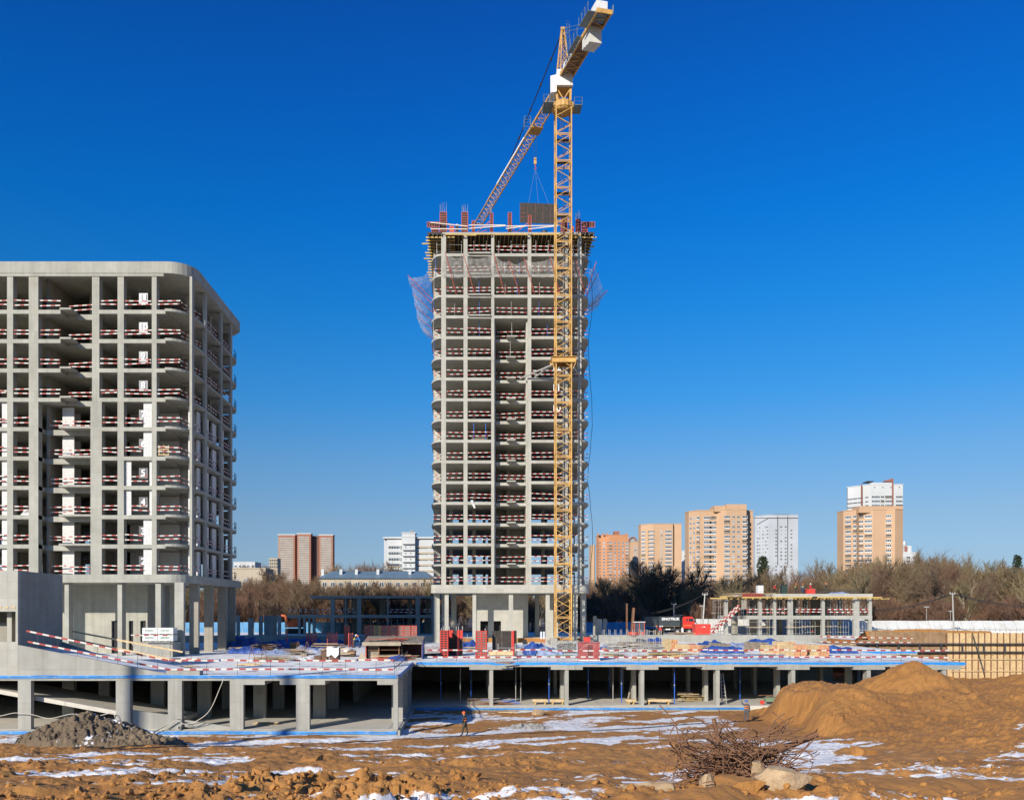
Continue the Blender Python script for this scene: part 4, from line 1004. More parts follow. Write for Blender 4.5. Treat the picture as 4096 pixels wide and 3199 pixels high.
m = MB(); m.prism([(cx_-1.94, cy_-1.0), (cx_-1.25, cy_-1.46), (cx_-1.2, cy_-1.42), (cx_-1.9, cy_-.9)], ZR+1.25, ZR+3.15); m.box(cx_-1.95, cx_-1.91, cy_-.9, cy_+.6, ZR+1.3, ZR+3.1); m.build('cab_window', M_GLASS, crane)
ZJ = PZ(308, YC)-.2                             # underside of the jib
# jib: three chords, lacing, in six sections that are parts of their own
LJ = 48.5; nj = 6; HW, HH = .78, 1.55
for i in range(nj):
    m = MB(); u0, u1 = LJ*i/nj, LJ*(i+1)/nj
    hh0 = HH if i < nj-1 else HH; 
    top0, top1 = ZJ+HH, ZJ+(HH if i < nj-1 else HH*.75)
    m.bar(J(u0, -HW, ZJ), J(u1, -HW, ZJ), .17); m.bar(J(u0, HW, ZJ), J(u1, HW, ZJ), .17); m.bar(J(u0, 0, top0), J(u1, 0, top1), .17)
    nb = 5
    for k in range(nb):
        a, b, c = u0+(u1-u0)*k/nb, u0+(u1-u0)*(k+.5)/nb, u0+(u1-u0)*(k+1)/nb
        zt0 = top0+(top1-top0)*(k+.5)/nb
        for s in (-1, 1): m.bar(J(a, s*HW, ZJ), J(b, 0, zt0), .075); m.bar(J(b, 0, zt0), J(c, s*HW, ZJ), .075)
        m.bar(J(a, -HW, ZJ), J(c, HW, ZJ), .055); m.bar(J(a, -HW, ZJ), J(a, HW, ZJ), .07)
    m.bar(J(u1, -HW, ZJ), J(u1, HW, ZJ), .1)
    js = m.build('jib_section', M_YEL, crane)
    if 2 <= i <= 3:                              # frost on the shaded chord of two sections
        ms = MB(); q0 = 0
        for k in range(9):
            a = u0+(u1-u0)*(k+RL.uniform(0, .15))/9; b = u0+(u1-u0)*(k+RL.uniform(.75, 1.0))/9
            ms.bar(J(a, -HW-.02, ZJ+.18), J(b, -HW-.02, ZJ+.18+RL.uniform(-.03, .05)), .22, .26)
        ms.build('sheeting', M_SNOW, js)
m = MB()
for s in (-.5, 0, .5): m.tube([J(LJ+.1, s, ZJ-.05), J(LJ+.1, s, ZJ-.3)], .13, 8)
m.build('jib_end_sheave', M_BLACK, crane)
# tower head
zp = PZ(100, YC)
m = MB()
foot = [(1.2, -.75), (1.2, .75), (-1.0, -.75), (-1.0, .75)]
pk = J(.1, 0, zp)
for u, v in foot: m.bar(J(u, v, ZJ-.2), J(.1+u*.12, v*.25, zp), .17)
for k in range(6):
    t0, t1 = k/6, (k+1)/6
    def ft(i, t): u, v = foot[i]; return J(u+(.1+u*.12-u)*t, v+(v*.25-v)*t, ZJ-.2+(zp-ZJ+.2)*t)
    for a, b in ((0, 1), (2, 3), (0, 2), (1, 3)):
        if k % 2: a, b = b, a
        m.bar(ft(a, t0), ft(b, t1), .075); m.bar(ft(a, t0), ft(b, t0), .06)
m.build('tower_head', M_YEL, crane)
MB().box(pk.x-.3, pk.x+.3, pk.y-.3, pk.y+.3, zp-.1, zp+.3).build('head_cap', M_YEL, crane)
m = MB()
for s in (.1, .5): m.tube([J(-1.3, s, ZJ+3.5), J(-1.3, s, zp+.1)], .03, 5)
for i in range(14): m.tube([J(-1.3, .1, ZJ+3.6+i*.35), J(-1.3, .5, ZJ+3.6+i*.35)], .02, 4)
for zz in (0, .7): m.tube([J(-.9+.5*math.cos(a*.785), .3+.5*math.sin(a*.785), zp-1.3+zz) for a in range(9)], .025, 4)
m.build('head_ladder', M_CGREY, crane)
# pendants
m = MB(); a = J(0, -.1, zp-.3); b = J(27.2, -.1, ZJ+HH)
m.tube([a, b], .085, 6)
for k in (.18, .36, .55, .78): q = a.lerp(b, k); m.box(q.x-.14, q.x+.14, q.y-.14, q.y+.14, q.z-.2, q.z+.2)
m.build('jib_pendant', M_BLACK, crane)
LCJ = 15.5
m = MB()
for s in (-.55, .55): m.tube([J(-.2, s, zp-.2), J(-LCJ+3, s*2, ZJ+.6)], .03, 5)
m.build('counter_jib_pendant', M_CGREY, crane)
# counter jib
m = MB()
for s in (-1, 1): m.bar(J(-.6, s*.95, ZJ+.25), J(-LCJ, s*.95, ZJ+.25), .16, .5); 
for k in range(8): m.bar(J(-1-k*1.8, -.95, ZJ+.2), J(-1.9-k*1.8, .95, ZJ+.2), .08); m.bar(J(-1.9-k*1.8, .95, ZJ+.2), J(-2.8-k*1.8, -.95, ZJ+.2), .08)
m.build('counter_jib_frame', M_YEL, crane)
obox(MB(), -LCJ+2.5, -1, -.85, .85, ZJ+.35, ZJ+.40).build('counter_jib_deck', simple('rusty_grating', (.20, .12, .08), .8, .3, 2), crane)
obox(MB(), -LCJ, -LCJ+2.4, -.85, .85, ZJ+.35, ZJ+.42).build('end_deck', M_CGREY, crane)
obox(MB(), -LCJ-.12, -LCJ, -1.05, 1.05, ZJ-.02, ZJ+.55).build('end_beam', M_YEL, crane)
obox(MB(), -LCJ+.4, -LCJ+2.3, -.9, .6, ZJ+.55, ZJ+1.9).build('hoist_winch_cover', M_WHITE, crane)
obox(MB(), -LCJ+.1, -LCJ+3.4, -2.2, -1.1, ZJ+.1, ZJ+.18).build('side_platform', M_CGREY, crane)
obox(MB(), -LCJ+5.2, -LCJ+9.0, -1.75, -1.1, ZJ+.1, ZJ+.16).build('side_platform', M_CGREY, crane)
m = MB()
for u0, u1, v in ((-LCJ+.1, -LCJ+3.4, -2.2), (-LCJ+5.2, -4, -1.75), (-LCJ-.1, -LCJ+.2, 1.2)):
    k = max(2, int((u1-u0)/1.1))
    for i in range(k+1): u = u0+(u1-u0)*i/k; m.tube([J(u, v, ZJ+.1), J(u, v, ZJ+1.3)], .03, 5)
    for zz in (.7, 1.25): m.tube([J(u0, v, ZJ+zz), J(u1, v, ZJ+zz)], .02, 4)
m.build('counter_jib_railing', M_CGREY, crane)
for i, u in enumerate((-LCJ+3.0, -LCJ+3.9, -LCJ+4.8)):
    obox(MB(), u, u+.84, -.85, .85, ZJ-1.85+.2*i, ZJ+.3).build('counterweight', simple('counterweight_concrete', (.60, .58, .52), .85, .08, 1.2), crane)
sg = obox(MB(), -9.3, -3.0, -1.06, -1.03, ZJ+.05, ZJ+.75).build('name_board', M_SIGN, crane)
tm = text_mesh('LIEBHERR', .82, .012, M_BLACK, bold=.015)
ang = math.atan2(-JD.y, -JD.x)
o = put('lettering', tm, sg); o.matrix_world = Matrix.Identity(4)
mw = Matrix(((-JD.x, 0, -JN.x), (-JD.y, 0, -JN.y), (0, 1, 0))).to_4x4()
mw2 = Matrix.Translation(J(-6.15, -1.075, ZJ+.4)-wloc(sg)) @ Matrix((( -JD.x, 0, -JN.x, 0), (-JD.y, 0, -JN.y, 0), (0, 1, 0, 0), (0, 0, 0, 1)))
o.location = mw2.to_translation(); o.rotation_euler = mw2.to_euler(); o.scale = (1.35, 1, 1)
# trolley, maintenance cage, rope and hook
UT = 12.9
m = obox(MB(), UT-1.1, UT+1.1, -.95, .95, ZJ-.35, ZJ-.15)
for u in (-.8, .8):
    for v in (-.9, .9): m.tube([J(UT+u, v, ZJ-.1), J(UT+u, v+.15, ZJ-.1)], .2, 8)
m.build('trolley', M_YEL, crane)
q = J(UT-.6, -1.5, 0); m = MB()
for a, b in ((-.5, -.5), (.5, -.5), (.5, .5), (-.5, .5)): m.tube([(q.x+a, q.y+b, ZJ-.4), (q.x+a, q.y+b, ZJ+1.3)], .03, 5)
for zz in (-.4, .3, .8, 1.3):
    for (a, b), (c, d) in zip(((-.5, -.5), (.5, -.5), (.5, .5), (-.5, .5)), ((.5, -.5), (.5, .5), (-.5, .5), (-.5, -.5))): m.tube([(q.x+a, q.y+b, ZJ+zz), (q.x+c, q.y+d, ZJ+zz)], .022, 4)
m.build('trolley_cage', M_CGREY, crane)
hk = J(UT, 0, 0); zh = PZ(655, hk.y)
m = MB()
for s in (-.22, .22): m.tube([(hk.x+s, hk.y, ZJ-.3), (hk.x+s*.8, hk.y, zh+.9)], .016, 4)
m.build('hoist_rope', M_DARKSTEEL, crane)
m = MB().box(hk.x-.2, hk.x+.2, hk.y-.12, hk.y+.12, zh-.1, zh+.9); m.tube([(hk.x-.2, hk.y, zh+.7), (hk.x+.2, hk.y, zh+.7)], .25, 10)
m.build('hook_block', M_YEL, crane)
m = MB(); m.tube([(hk.x, hk.y, zh-.1), (hk.x, hk.y, zh-.5), (hk.x+.18, hk.y, zh-.75), (hk.x+.05, hk.y, zh-.95), (hk.x-.15, hk.y, zh-.8)], .07, 6); m.build('hook', M_RED, crane)
# the load: a large plywood wall form on slings
YLd = hk.y; za, zb_ = PZ(812, YLd), PZ(892, YLd)
x0, x1 = PX(2080, YLd), PX(2232, YLd)
ld = thing('hanging_form_panel', 'large dark plywood wall form hanging from the crane', 'formwork', ((x0+x1)/2, YLd, zb_))
ang = R(-2.3)
nP = 5
for i in range(nP):
    a, b = x0+(x1-x0)*i/nP, x0+(x1-x0)*(i+1)/nP; dz = -(a-x0)*.04
    MB().box(a+.012, b-.012, YLd-.06, YLd, zb_+dz, za+dz).build('plywood_sheet', M_PLY, ld)
    MB().box(a-.02, a+.03, YLd-.075, YLd-.04, zb_+dz, za+dz).build('edge_strip', simple('brown_strip', (.16, .07, .05), .6, .2), ld)
for z in (.3, .5, .72): MB().box(x0+.1, x0+.75, YLd-.085, YLd-.06, zb_+(za-zb_)*z-.02, zb_+(za-zb_)*z+.02).build('batten', M_RED, ld)
for i in range(4):
    z = zb_+.3+i*.85; MB().box(x0+.1, x1-.1, YLd+.02, YLd+.2, z-.2, z-.08).build('waler', M_RED, ld)
sl_ = MB()
for x in (x0+1.35, (x0+x1)/2-.1, x1-1.45): sl_.tube([(hk.x, hk.y, zh-.85), (x, YLd, za-.04*(x-x0)+.02)], .011, 4)
sl_.build('sling', M_STEEL, ld)
# ---------------------------------------------------------------- structures round the deck
RS = random.Random(21)
# retaining wall behind the deck, right of the tower
rw = thing('retaining_wall', 'low concrete retaining wall behind the timber stacks', 'wall', (22, 137.4, DZ))
x = PX(2330, 137)
while x < 54.7:
    MB().box(x, min(x+3.0, 54.7)-.012, 137.1+RS.uniform(-.01, .01), 137.56, DZ-.02, 5.52).build('wall_panel', M_CONL, rw); x += 3.0
rw = thing('retaining_wall', 'low shaded concrete retaining wall between the flats and the tower', 'wall', (-15, 137.4, DZ))
x = PX(560, 137)
while x < PX(1725, 137):
    MB().box(x, x+2.99, 137.1+RS.uniform(-.01, .01), 137.56, DZ-.02, 5.45).build('wall_panel', M_CONL, rw); x += 3.0
# two-storey frame on the right
YG = 147.0; SG = F/YG
def GXp(p): return (p-CX)/SG
rb = thing('unfinished_low_building', 'two-storey concrete frame under construction with workers on its roof', 'building', (GXp(3190), 155, DZ))
zA, zB, zC = PZ(2549, YG), PZ(2461, YG), PZ(2374, YG)
xa, xb = GXp(3035), GXp(3489)
MB().box(GXp(2900), xb+.2, YG-.3, YG+18, DZ-.05, zA).build('plinth', M_CONL, rb)
MB().box(GXp(2985), xb, YG, YG+17, zB-.62, zB).build('floor_slab', M_CONL, rb)
MB().box(GXp(3090), xb+.0, YG-.2, YG+17, zC-.5, zC).build('roof_slab', M_CON, rb)
for a, b in ((3035, 3048), (3095, 3105), (3153, 3172), (3288, 3300), (3415, 3438), (3475, 3488), (2898, 2912)):
    MB().box(GXp(a), GXp(b), YG+.01, YG+.6, zA-.01, zB-.61).build('column', M_CONL, rb)
    MB().box(GXp(a), GXp(b), YG+.01, YG+.6, zB-.01, zC-.45).build('column', M_CONL, rb)
for a, b, y in ((3060, 3090, 8), (3122, 3138, 7), (3190, 3206, 9), (3240, 3262, 8), (3330, 3370, 9), (3380, 3404, 8), (3445, 3460, 9), (2985, 3010, 8)):
    MB().box(GXp(a), GXp(b), YG+y, YG+y+.5, zA-.01, zB-.61).build('inner_wall', M_CON2, rb)
    MB().box(GXp(a), GXp(b), YG+y, YG+y+.5, zB-.01, zC-.45).build('inner_wall', M_CON2, rb)
for a, b in ((3070, 3092), (3265, 3288), (3340, 3362)):
    MB().box(GXp(a), GXp(b), YG+14, YG+14.3, zB, zC-.5).build('inner_wall', M_CON2, rb)
for i in range(24):
    x = GXp(2890)+i*(xb+2.2-GXp(2890))/23
    MB().box(x-.05, x+.05, YG-1.1-RS.uniform(0, .35), YG+3, zC-.93, zC-.73).build('timber_beam', M_BEAM, rb)
for a, b, y, dz in ((2835, 2905, -.9, -.86), (2875, 2960, -.7, -.62), (2960, 3080, -1.0, -.72), (3075, 3260, -1.0, -.7), (3240, 3430, -1.0, -.7), (3400, 3515, -1.05, -.72)):
    MB().box(GXp(a), GXp(b), YG+y, YG+y+.12, zC+dz, zC+dz+.2).build('edge_beam', M_BEAM, rb)
MB().prism([(GXp(2900), YG-.8), (GXp(3090), YG-.8), (GXp(3090), YG+10), (GXp(2900), YG+10)], zC-.56, zC-.5).build('deck_panel', M_PLY, rb)
for i in range(16):
    a = GXp(2880+RS.uniform(0, 150)); y = YG+RS.uniform(-.7, 1.5)
    MB().bar((a, y, zC-.45+i*.03), (a+RS.uniform(1.5, 5), y+RS.uniform(-.4, .4), zC-.3+i*.035), .14, .05).build('loose_plank', M_OLDWOOD if i % 2 else M_WOOD, rb)
def form_bar(parent, x0, x1, y, z0, z1, n):
    MB().box(x0, x1, y, y+.1, z0, z0+.08).box(x0, x1, y, y+.1, z1-.08, z1).build('rail', M_RED, parent)
    for i in range(n): x = x0+(x1-x0-.08)*i/(n-1); MB().box(x, x+.08, y, y+.1, z0+.08, z1-.08).build('rib', M_RED, parent)
    MB().box(x0, x1, y+.1, y+.13, z0, z1).build('plywood_face', M_PLY, parent)
t = thing('edge_formwork', 'long red ribbed edge form on the roof of the low building', 'formwork', (GXp(3005), YG-.3, zC-.5))
form_bar(t, GXp(2966), GXp(3046), YG-.5, zC-.5, zC+.05, 14)
def scaffold(x0, x1, y, z0, z1, label, nx=2, nz=3, dep=1.1, planks=1, group='scaffold frames at the low building'):
    t = thing('scaffold_tower', label, 'scaffold', ((x0+x1)/2, y, z0), group)
    for i in range(nx+1):
        x = x0+(x1-x0)*i/nx
        for dy in (0, dep): MB().tube([(x, y+dy, z0), (x, y+dy, z1)], .03, 5).build('standard', M_STEEL, t)
        for k in range(1, nz+1): MB().tube([(x, y, z0+(z1-z0)*k/(nz+.4)), (x, y+dep, z0+(z1-z0)*k/(nz+.4))], .022, 4).build('transom', M_STEEL, t)
    for k in range(1, nz+1):
        z = z0+(z1-z0)*k/(nz+.4)
        for dy in (0, dep): MB().tube([(x0, y+dy, z), (x1, y+dy, z)], .022, 4).build('ledger', M_STEEL, t)
    for k in range(planks): MB().box(x0-.6, x1+.8, y+.1+.3*k, y+.36+.3*k, z0+(z1-z0)*.62, z0+(z1-z0)*.62+.05).build('plank', M_WOOD, t)
    return t
scaffold(GXp(2862), GXp(2905), YG+.3, zA, zC-.7, 'tall scaffold at the unfinished left end of the low building', 2, 6)
for i, (a, b) in enumerate(((2982, 3030), (3056, 3100), (3108, 3148), (3176, 3240), (3306, 3360), (3372, 3414), (3440, 3474))):
    scaffold(GXp(a), GXp(b), YG+1.2, zB, zC-.5, 'steel shoring frame on the low building\'s upper floor, %s from its left end' % ORD[i+1], 2, 2, planks=0)
for i, (a, b) in enumerate(((2990, 3070), (3150, 3200), (3228, 3268), (3300, 3340), (3360, 3403), (3442, 3472))):
    scaffold(GXp(a), GXp(b), YG-.9 if i < 2 else YG+.8, zA-.3 if i < 2 else zA, zB-.65, 'scaffold frame in the low building\'s ground floor, %s from its left end' % ORD[i+1], 2, 3, planks=1 if i < 4 else 0)
for i, (a, b) in enumerate(((2984, 3032), (3048, 3093), (3107, 3150), (3183, 3286), (3308, 3420), (3440, 3474))):
    guard_rail((GXp(a), YG+.1, zB), (GXp(b), YG+.1, zB), 'red and white rail on the low building\'s upper floor, %s bay from the left' % ORD[i+1], 'guard rails on the low building', (.55, 1.05), hh=.15)
# striped stair gangway leaning on its left end
t = thing('site_stair', 'steep red and white striped stair at the low building\'s left end', 'stair', (GXp(2880), YG-1.5, 5.1))
a0, b0 = P(2848, 2535, YG-1.4), P(2960, 2432, YG-.6)
for dz in (0, .55):
    for dy in (0, 1.0):
        d = b0-a0; L = d.length
        r_ = put('string_board', rail_mesh(L, M_STRIPE, .2, .05), t, (a0+b0)/2+Vector((0, dy, dz))-wloc(t), (0, -math.atan2(d.z, math.hypot(d.x, d.y)), math.atan2(d.y, d.x)))
for i in range(16): q = a0.lerp(b0, (i+.5)/16); MB().box(q.x-.14, q.x+.14, q.y+.02, q.y+.98, q.z+.1, q.z+.14).build('tread', M_OLDWOOD, t)
# two-storey frame in the shade, between the flats and the tower
YM = 160.0; SM = F/YM
def MX(p): return (p-CX)/SM
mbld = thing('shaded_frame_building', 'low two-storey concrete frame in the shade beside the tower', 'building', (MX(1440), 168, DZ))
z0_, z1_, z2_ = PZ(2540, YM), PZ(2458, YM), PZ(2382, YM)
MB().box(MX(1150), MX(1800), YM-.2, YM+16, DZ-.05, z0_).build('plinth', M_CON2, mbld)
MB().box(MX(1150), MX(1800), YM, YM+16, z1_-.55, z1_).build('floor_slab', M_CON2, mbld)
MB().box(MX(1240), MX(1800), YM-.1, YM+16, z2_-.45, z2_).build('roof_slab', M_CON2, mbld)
for a, b, up in ((1322, 1338, 1), (1428, 1445, 1), (1548, 1554, 1), (1380, 1384, 1), (1662, 1680, 1), (1725, 1740, 1), (1213, 1222, 0), (1232, 1240, 0), (1250, 1260, 0), (1192, 1202, 0)):
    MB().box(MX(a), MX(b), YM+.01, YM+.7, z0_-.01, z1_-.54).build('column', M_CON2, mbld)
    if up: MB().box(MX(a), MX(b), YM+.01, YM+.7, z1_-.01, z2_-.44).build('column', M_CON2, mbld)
for a, b, lo in ((1354, 1378, 3), (1388, 1425, 3), (1505, 1530, 2), (1690, 1722, 1), (1308, 1320, 2), (1695, 1725, 2), (1620, 1640, 3)):
    for q, (za_, zb2) in enumerate(((z0_, z1_-.55), (z1_, z2_-.45))):
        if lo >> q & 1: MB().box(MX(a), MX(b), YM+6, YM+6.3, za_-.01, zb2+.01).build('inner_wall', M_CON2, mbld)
for i in range(70):
    x = MX(1310+RS.uniform(0, 440)); y = YM+RS.uniform(0, 6)
    MB().tube([(x, y, z2_), (x+RS.uniform(-.06, .06), y, z2_+RS.uniform(.5, 1.1))], .03, 3).build('starter_bar', M_RUST, mbld)
for i, (a, b) in enumerate(((1150, 1240), (1240, 1320), (1340, 1378), (1386, 1426), (1556, 1660), (1682, 1724))):
    guard_rail((MX(a), YM+.1, z1_), (MX(b), YM+.1, z1_), 'shaded red and white rail on the low frame, %s from the left' % ORD[i+1], 'guard rails on the shaded frame', (.5, 1.0), hh=.14)
for i, (a, b) in enumerate(((1446, 1505), (1560, 1610), (1286, 1308), (1335, 1352))):
    scaffold(MX(a), MX(b), YM+2, z0_, z1_-.6, 'shaded scaffold frame in the low frame building, %s from the left' % ORD[i+1], 2, 3, planks=0, group='scaffold frames in the shaded building')
# free-standing columns with tall starter bars
def starter_column(px0, px1, py0, py1, Y, label, bars=8, hb=3.2, d=.6):
    t = thing('starter_column', label, 'column', (PX((px0+px1)/2, Y), Y, DZ), 'free-standing columns beside the shaded frame')
    x0, x1 = PX(px0, Y), PX(px1, Y); z = PZ(py0, Y)
    MB().box(x0, x1, Y, Y+d, DZ, z).build('shaft', M_CONL, t)
    for i in range(bars):
        x = x0+.06+(x1-x0-.12)*(i % max(2, bars//2))/(max(2, bars//2)-1); y = Y+.06+(d-.12)*(i//max(2, bars//2))
        MB().tube([(x, y, z), (x+RS.uniform(-.1, .1), y, z+hb*RS.uniform(.85, 1.05))], .025, 4).build('starter_bar', M_RUST, t)
starter_column(992, 1012, 2472, 2555, 142, 'sunlit column with a tall cage of rusty starter bars', 10, 4.2)
starter_column(1035, 1048, 2461, 2545, 143, 'sunlit column left of the short wall with starter bars', 8, 2.6)
starter_column(1056, 1106, 2461, 2542, 144, 'short sunlit wall with starter bars crossed by a shadow', 22, 1.6, .4)
starter_column(1110, 1122, 2462, 2542, 143, 'narrow sunlit column right of the short wall', 6, 2.4)
starter_column(945, 957, 2460, 2545, 146, 'shaded column just right of the apartment block lobby', 6, 2.2)
for i, (a, b, y0) in enumerate(((2388, 2407, 2475), (2374, 2386, 2462), (2414, 2427, 2474))):
    starter_column(a, b, y0, 2540, 141+i*3, 'shaded grey column right of the tower, %s' % ('tallest', 'nearest the tower', 'farthest right')[[1, 0, 2].index(i)], 0)
# rusty steel piles
for i, (px, y0, w_) in enumerate(((2507, 2413, 5), (2532, 2430, 9))):
    t = thing('steel_pile', ('thin' if i == 0 else 'thick')+' rusty steel pile standing beside the red booth', 'pile', (PX(px, 142), 142, 5)); hw = w_/2*142/F
    m = MB(); zt2 = PZ(y0, 142); lean = .25*i
    m.bar((PX(px, 142)-lean, 142, 5.0), (PX(px, 142)+lean*.4, 142, zt2), hw*2, .05, up=(0, 1, 0)); m.build('web', M_RUST, t)
    for s in (-1, 1): MB().bar((PX(px, 142)-lean+s*hw, 142, 5), (PX(px, 142)+lean*.4+s*hw, 142, zt2), .04, .22, up=(0, 1, 0)).build('flange', M_RUST, t)
# shored excavation wall on the right: timber boards between steel piles
YW = 122.0; SW = F/YW
def WX(p): return (p-CX)/SW
sw_ = thing('shoring_wall', 'excavation wall of pale upright boards between rusty steel piles', 'wall', (WX(4000), YW, 0))
M_BOARD = simple('pale_lagging_board', (.60, .43, .22), .8, .16, 1.2, grime=(.42, .29, .15))
M_BRN = simple('earthy_boards', (.30, .19, .10), .9, .25, 1.2, grime=(.22, .13, .07))
zt_w, zb_w = PZ(2531, YW), -.2
bw = .43; x = WX(3786); i = 0
bm = {}
while x < WX(4330):
    for (a, b) in ((zb_w, 1.35), (1.37, 3.1), (3.12, zt_w)):
        k = (round(b-a, 2))
        if k not in bm: bm[k] = MB().box(0, bw-.02, 0, .07, 0, k).mesh('board', M_BOARD)
        put('board', bm[k], sw_, Vector((x, YW+RS.uniform(-.02, .02), a+RS.uniform(-.03, .05)))-wloc(sw_))
    if i % 2 == 0: MB().box(x-.07, x+.06, YW-.14, YW-.03, zb_w, zt_w+.05).build('soldier_pile', M_RUST, sw_)
    x += bw; i += 1
for z in (.95, 2.55, 4.6): MB().box(WX(3800), WX(4330), YW-.2, YW-.15, z, z+.09).build('batten', M_BOARD, sw_)
for z in (3.62, 4.72): MB().box(WX(3420), WX(4330), YW-.55, YW-.25, z-.09, z+.09).build('waler', M_DARKSTEEL, sw_)
for q in range(9): x = WX(3500)+q*2.9; MB().box(x, x+.16, YW-.5, YW-.3, 3.7, 4.65).build('waler_stub', M_DARKSTEEL, sw_)
MB().bar(P(3890, 2530, YW-1.2), P(3938, 2690, YW-1.6), .09).build('raking_strut', M_DARKSTEEL, sw_)
x = WX(3480)
bwl = thing('earth_retaining_wall', 'brown earth-stained plank wall left of the pale boards', 'wall', (WX(3640), YW, 0))
i = 0
while x < WX(3786)-.3:
    for (a, b) in ((-.2, 2.4), (2.42, 4.3), (4.32, PZ(2522, YW)-RS.uniform(0, .2))):
        MB().box(x, x+.78, YW+.12+RS.uniform(-.04, .04), YW+.22, a, b).build('board', M_BRN, bwl)
    if i % 3 == 0: MB().box(x-.06, x+.06, YW-.02, YW+.1, 0, PZ(2524, YW)).build('soldier_pile', M_BRN, bwl)
    x += .8; i += 1
# heap of earth on top of it
soil_b = MB()
for i in range(30):
    a, b = WX(3480+i*17), WX(3497+i*17); za_, zb2 = [PZ(2522-8*math.exp(-((q-13)/6)**2)+RS.uniform(-1.5, 1.5), YW+1.5) for q in (i, i+1)]
    soil_b.face([(a, YW+.3, 5.0), (b, YW+.3, 5.0), (b, YW+1.6, zb2), (a, YW+1.6, za_)]); soil_b.face([(a, YW+1.6, za_), (b, YW+1.6, zb2), (b, YW+5, 5.0), (a, YW+5, 5.0)])
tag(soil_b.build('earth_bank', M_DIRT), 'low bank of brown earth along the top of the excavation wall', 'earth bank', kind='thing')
# pedestrian hoarding with sloping white roof panels
M_HOARD = simple('hoarding_white', (.55, .55, .52), .55, .06, .4, grime=(.46, .42, .36))
M_BLUEF = simple('blue_hoarding', (.05, .22, .42), .5, .12, .5)
def hoarding(x0, x1, Y, z0, z1, label, mat, n, slope=.8, name='hoarding'):
    t = thing(name, label, 'fence', ((x0+x1)/2, Y, z0))
    for i in range(n):
        a = x0+(x1-x0)*i/n; b = x0+(x1-x0)*(i+1)/n-.05; dz = RS.uniform(-.04, .04); zm = z0+(z1-z0)*.45
        MB().box(a, b, Y, Y+.05, z0, zm).build('lower_panel', mat, t)
        m = MB(); m.face([(a, Y-.01, zm), (b, Y-.01, zm), (b, Y+slope, z1+dz), (a, Y+slope, z1+dz)]); m.face([(a, Y+.04, zm), (a, Y+slope+.05, z1+dz), (b, Y+slope+.05, z1+dz), (b, Y+.04, zm)]); m.build('upper_panel', mat, t)
        MB().box(a-.04, a+.03, Y-.06, Y-.01, z0, zm+.1).build('post', M_STEEL, t)
    return t
hoarding(PX(2780, 166), PX(3480, 166), 168, 5.0, PZ(2474, 168), 'white hoarding seen through and left of the low building', M_HOARD, 20, .3)
hoarding(PX(3440, 160), PX(4400, 160), 162, 5.0, PZ(2482, 162), 'white hoarding with sloping panels above the excavation wall', M_HOARD, 22)
hoarding(PX(600, 174), PX(1790, 174), 175, 5.0, PZ(2488, 175), 'shaded blue hoarding behind the low frame and the flats', M_BLUEF, 26, .1)
hoarding(PX(2330, 174), PX(2640, 174), 175, 5.0, PZ(2487, 175), 'shaded blue hoarding between the tower and the dump truck', M_BLUEF, 10, .1)
t = thing('pipe_railing', 'pale pipes and railing along the top of the excavation wall', 'railing', (WX(3800), YW+4, 5.05))
for z, m_ in ((5.55, M_STEEL), (6.1, M_WHITE), (6.5, M_STEEL)): MB().tube([(PX(3440, YW+6), YW+6, z), (PX(3700, YW+6), YW+6, z+.08), (PX(4300, YW+6), YW+6, z-.03)], .05, 5).build('pipe', m_, t)
for i in range(22): x = PX(3440+i*40, YW+6); MB().tube([(x, YW+6, 5.05), (x, YW+6, 6.7)], .035, 5).build('post', M_STEEL, t)
# poles and overhead lines
def pole(px, y0, Y, label, r=.12, lean=0, mat=None, lamp=False, base=5.0):
    t = thing('utility_pole' if not lamp else 'lamp_post', label, 'pole' if not lamp else 'street lamp', (PX(px, Y), Y, base))
    x = PX(px, Y); z = PZ(y0, Y)
    MB().tube([(x-lean, Y, base), (x, Y, z)], [r, r*.75], 8).build('shaft', mat or M_CONL, t)
    if lamp: MB().box(x-.45, x+.45, Y-.12, Y+.12, z, z+.16).build('lamp_head', M_STEEL, t)
    else: MB().box(x-.5, x+.5, Y-.06, Y+.06, z-.25, z-.12).tube([(x-.4, Y, z-.1), (x-.4, Y, z+.12)], .06, 6).tube([(x+.4, Y, z-.1), (x+.4, Y, z+.12)], .06, 6).build('crossarm', M_STEEL, t)
    return t
pole(3810, 2370, 150, 'pale utility pole above the white hoarding at right', .14, -.25)
pole(2820, 2373, 155, 'leaning pale pole left of the low building', .14, .5, M_STEEL)
pole(2695, 2412, 170, 'thin red-tipped white pole above the dump truck', .06, -.1, M_WHITE)
pole(3706, 2428, 166, 'lamp post behind the hoarding, left of the utility pole', .07, 0, None, True)
pole(3802, 2445, 175, 'small lamp post just left of the utility pole', .06, 0, None, True)
pole(2808, 2424, 165, 'short lamp post beside the leaning pole', .06, 0, None, True)
def cable(a, b, sag, label, n=3, sp=.12, r=.035):
    t = thing('overhead_cable', label, 'cable', a)
    for k in range(n):
        m = MB(); m.tube([Vector(a).lerp(Vector(b), i/14)+Vector((0, k*.1, -k*sp*(.4+math.sin(math.pi*i/14))-sag*4*(i/14)*(1-i/14))) for i in range(15)], r, 4); m.build('wire', M_BLACK, t)
    return t
cable(P(3812, 2373, 150), P(4330, 2412, 150), 1.1, 'black cables sagging right from the utility pole', 3)
cable(P(3808, 2373, 150), P(3440, 2438, 156), .8, 'black cables sagging left from the utility pole', 3)
cable(P(2818, 2376, 155), P(2350, 2425, 165), 2.3, 'dark cables sagging from the leaning pole to the tower', 3)
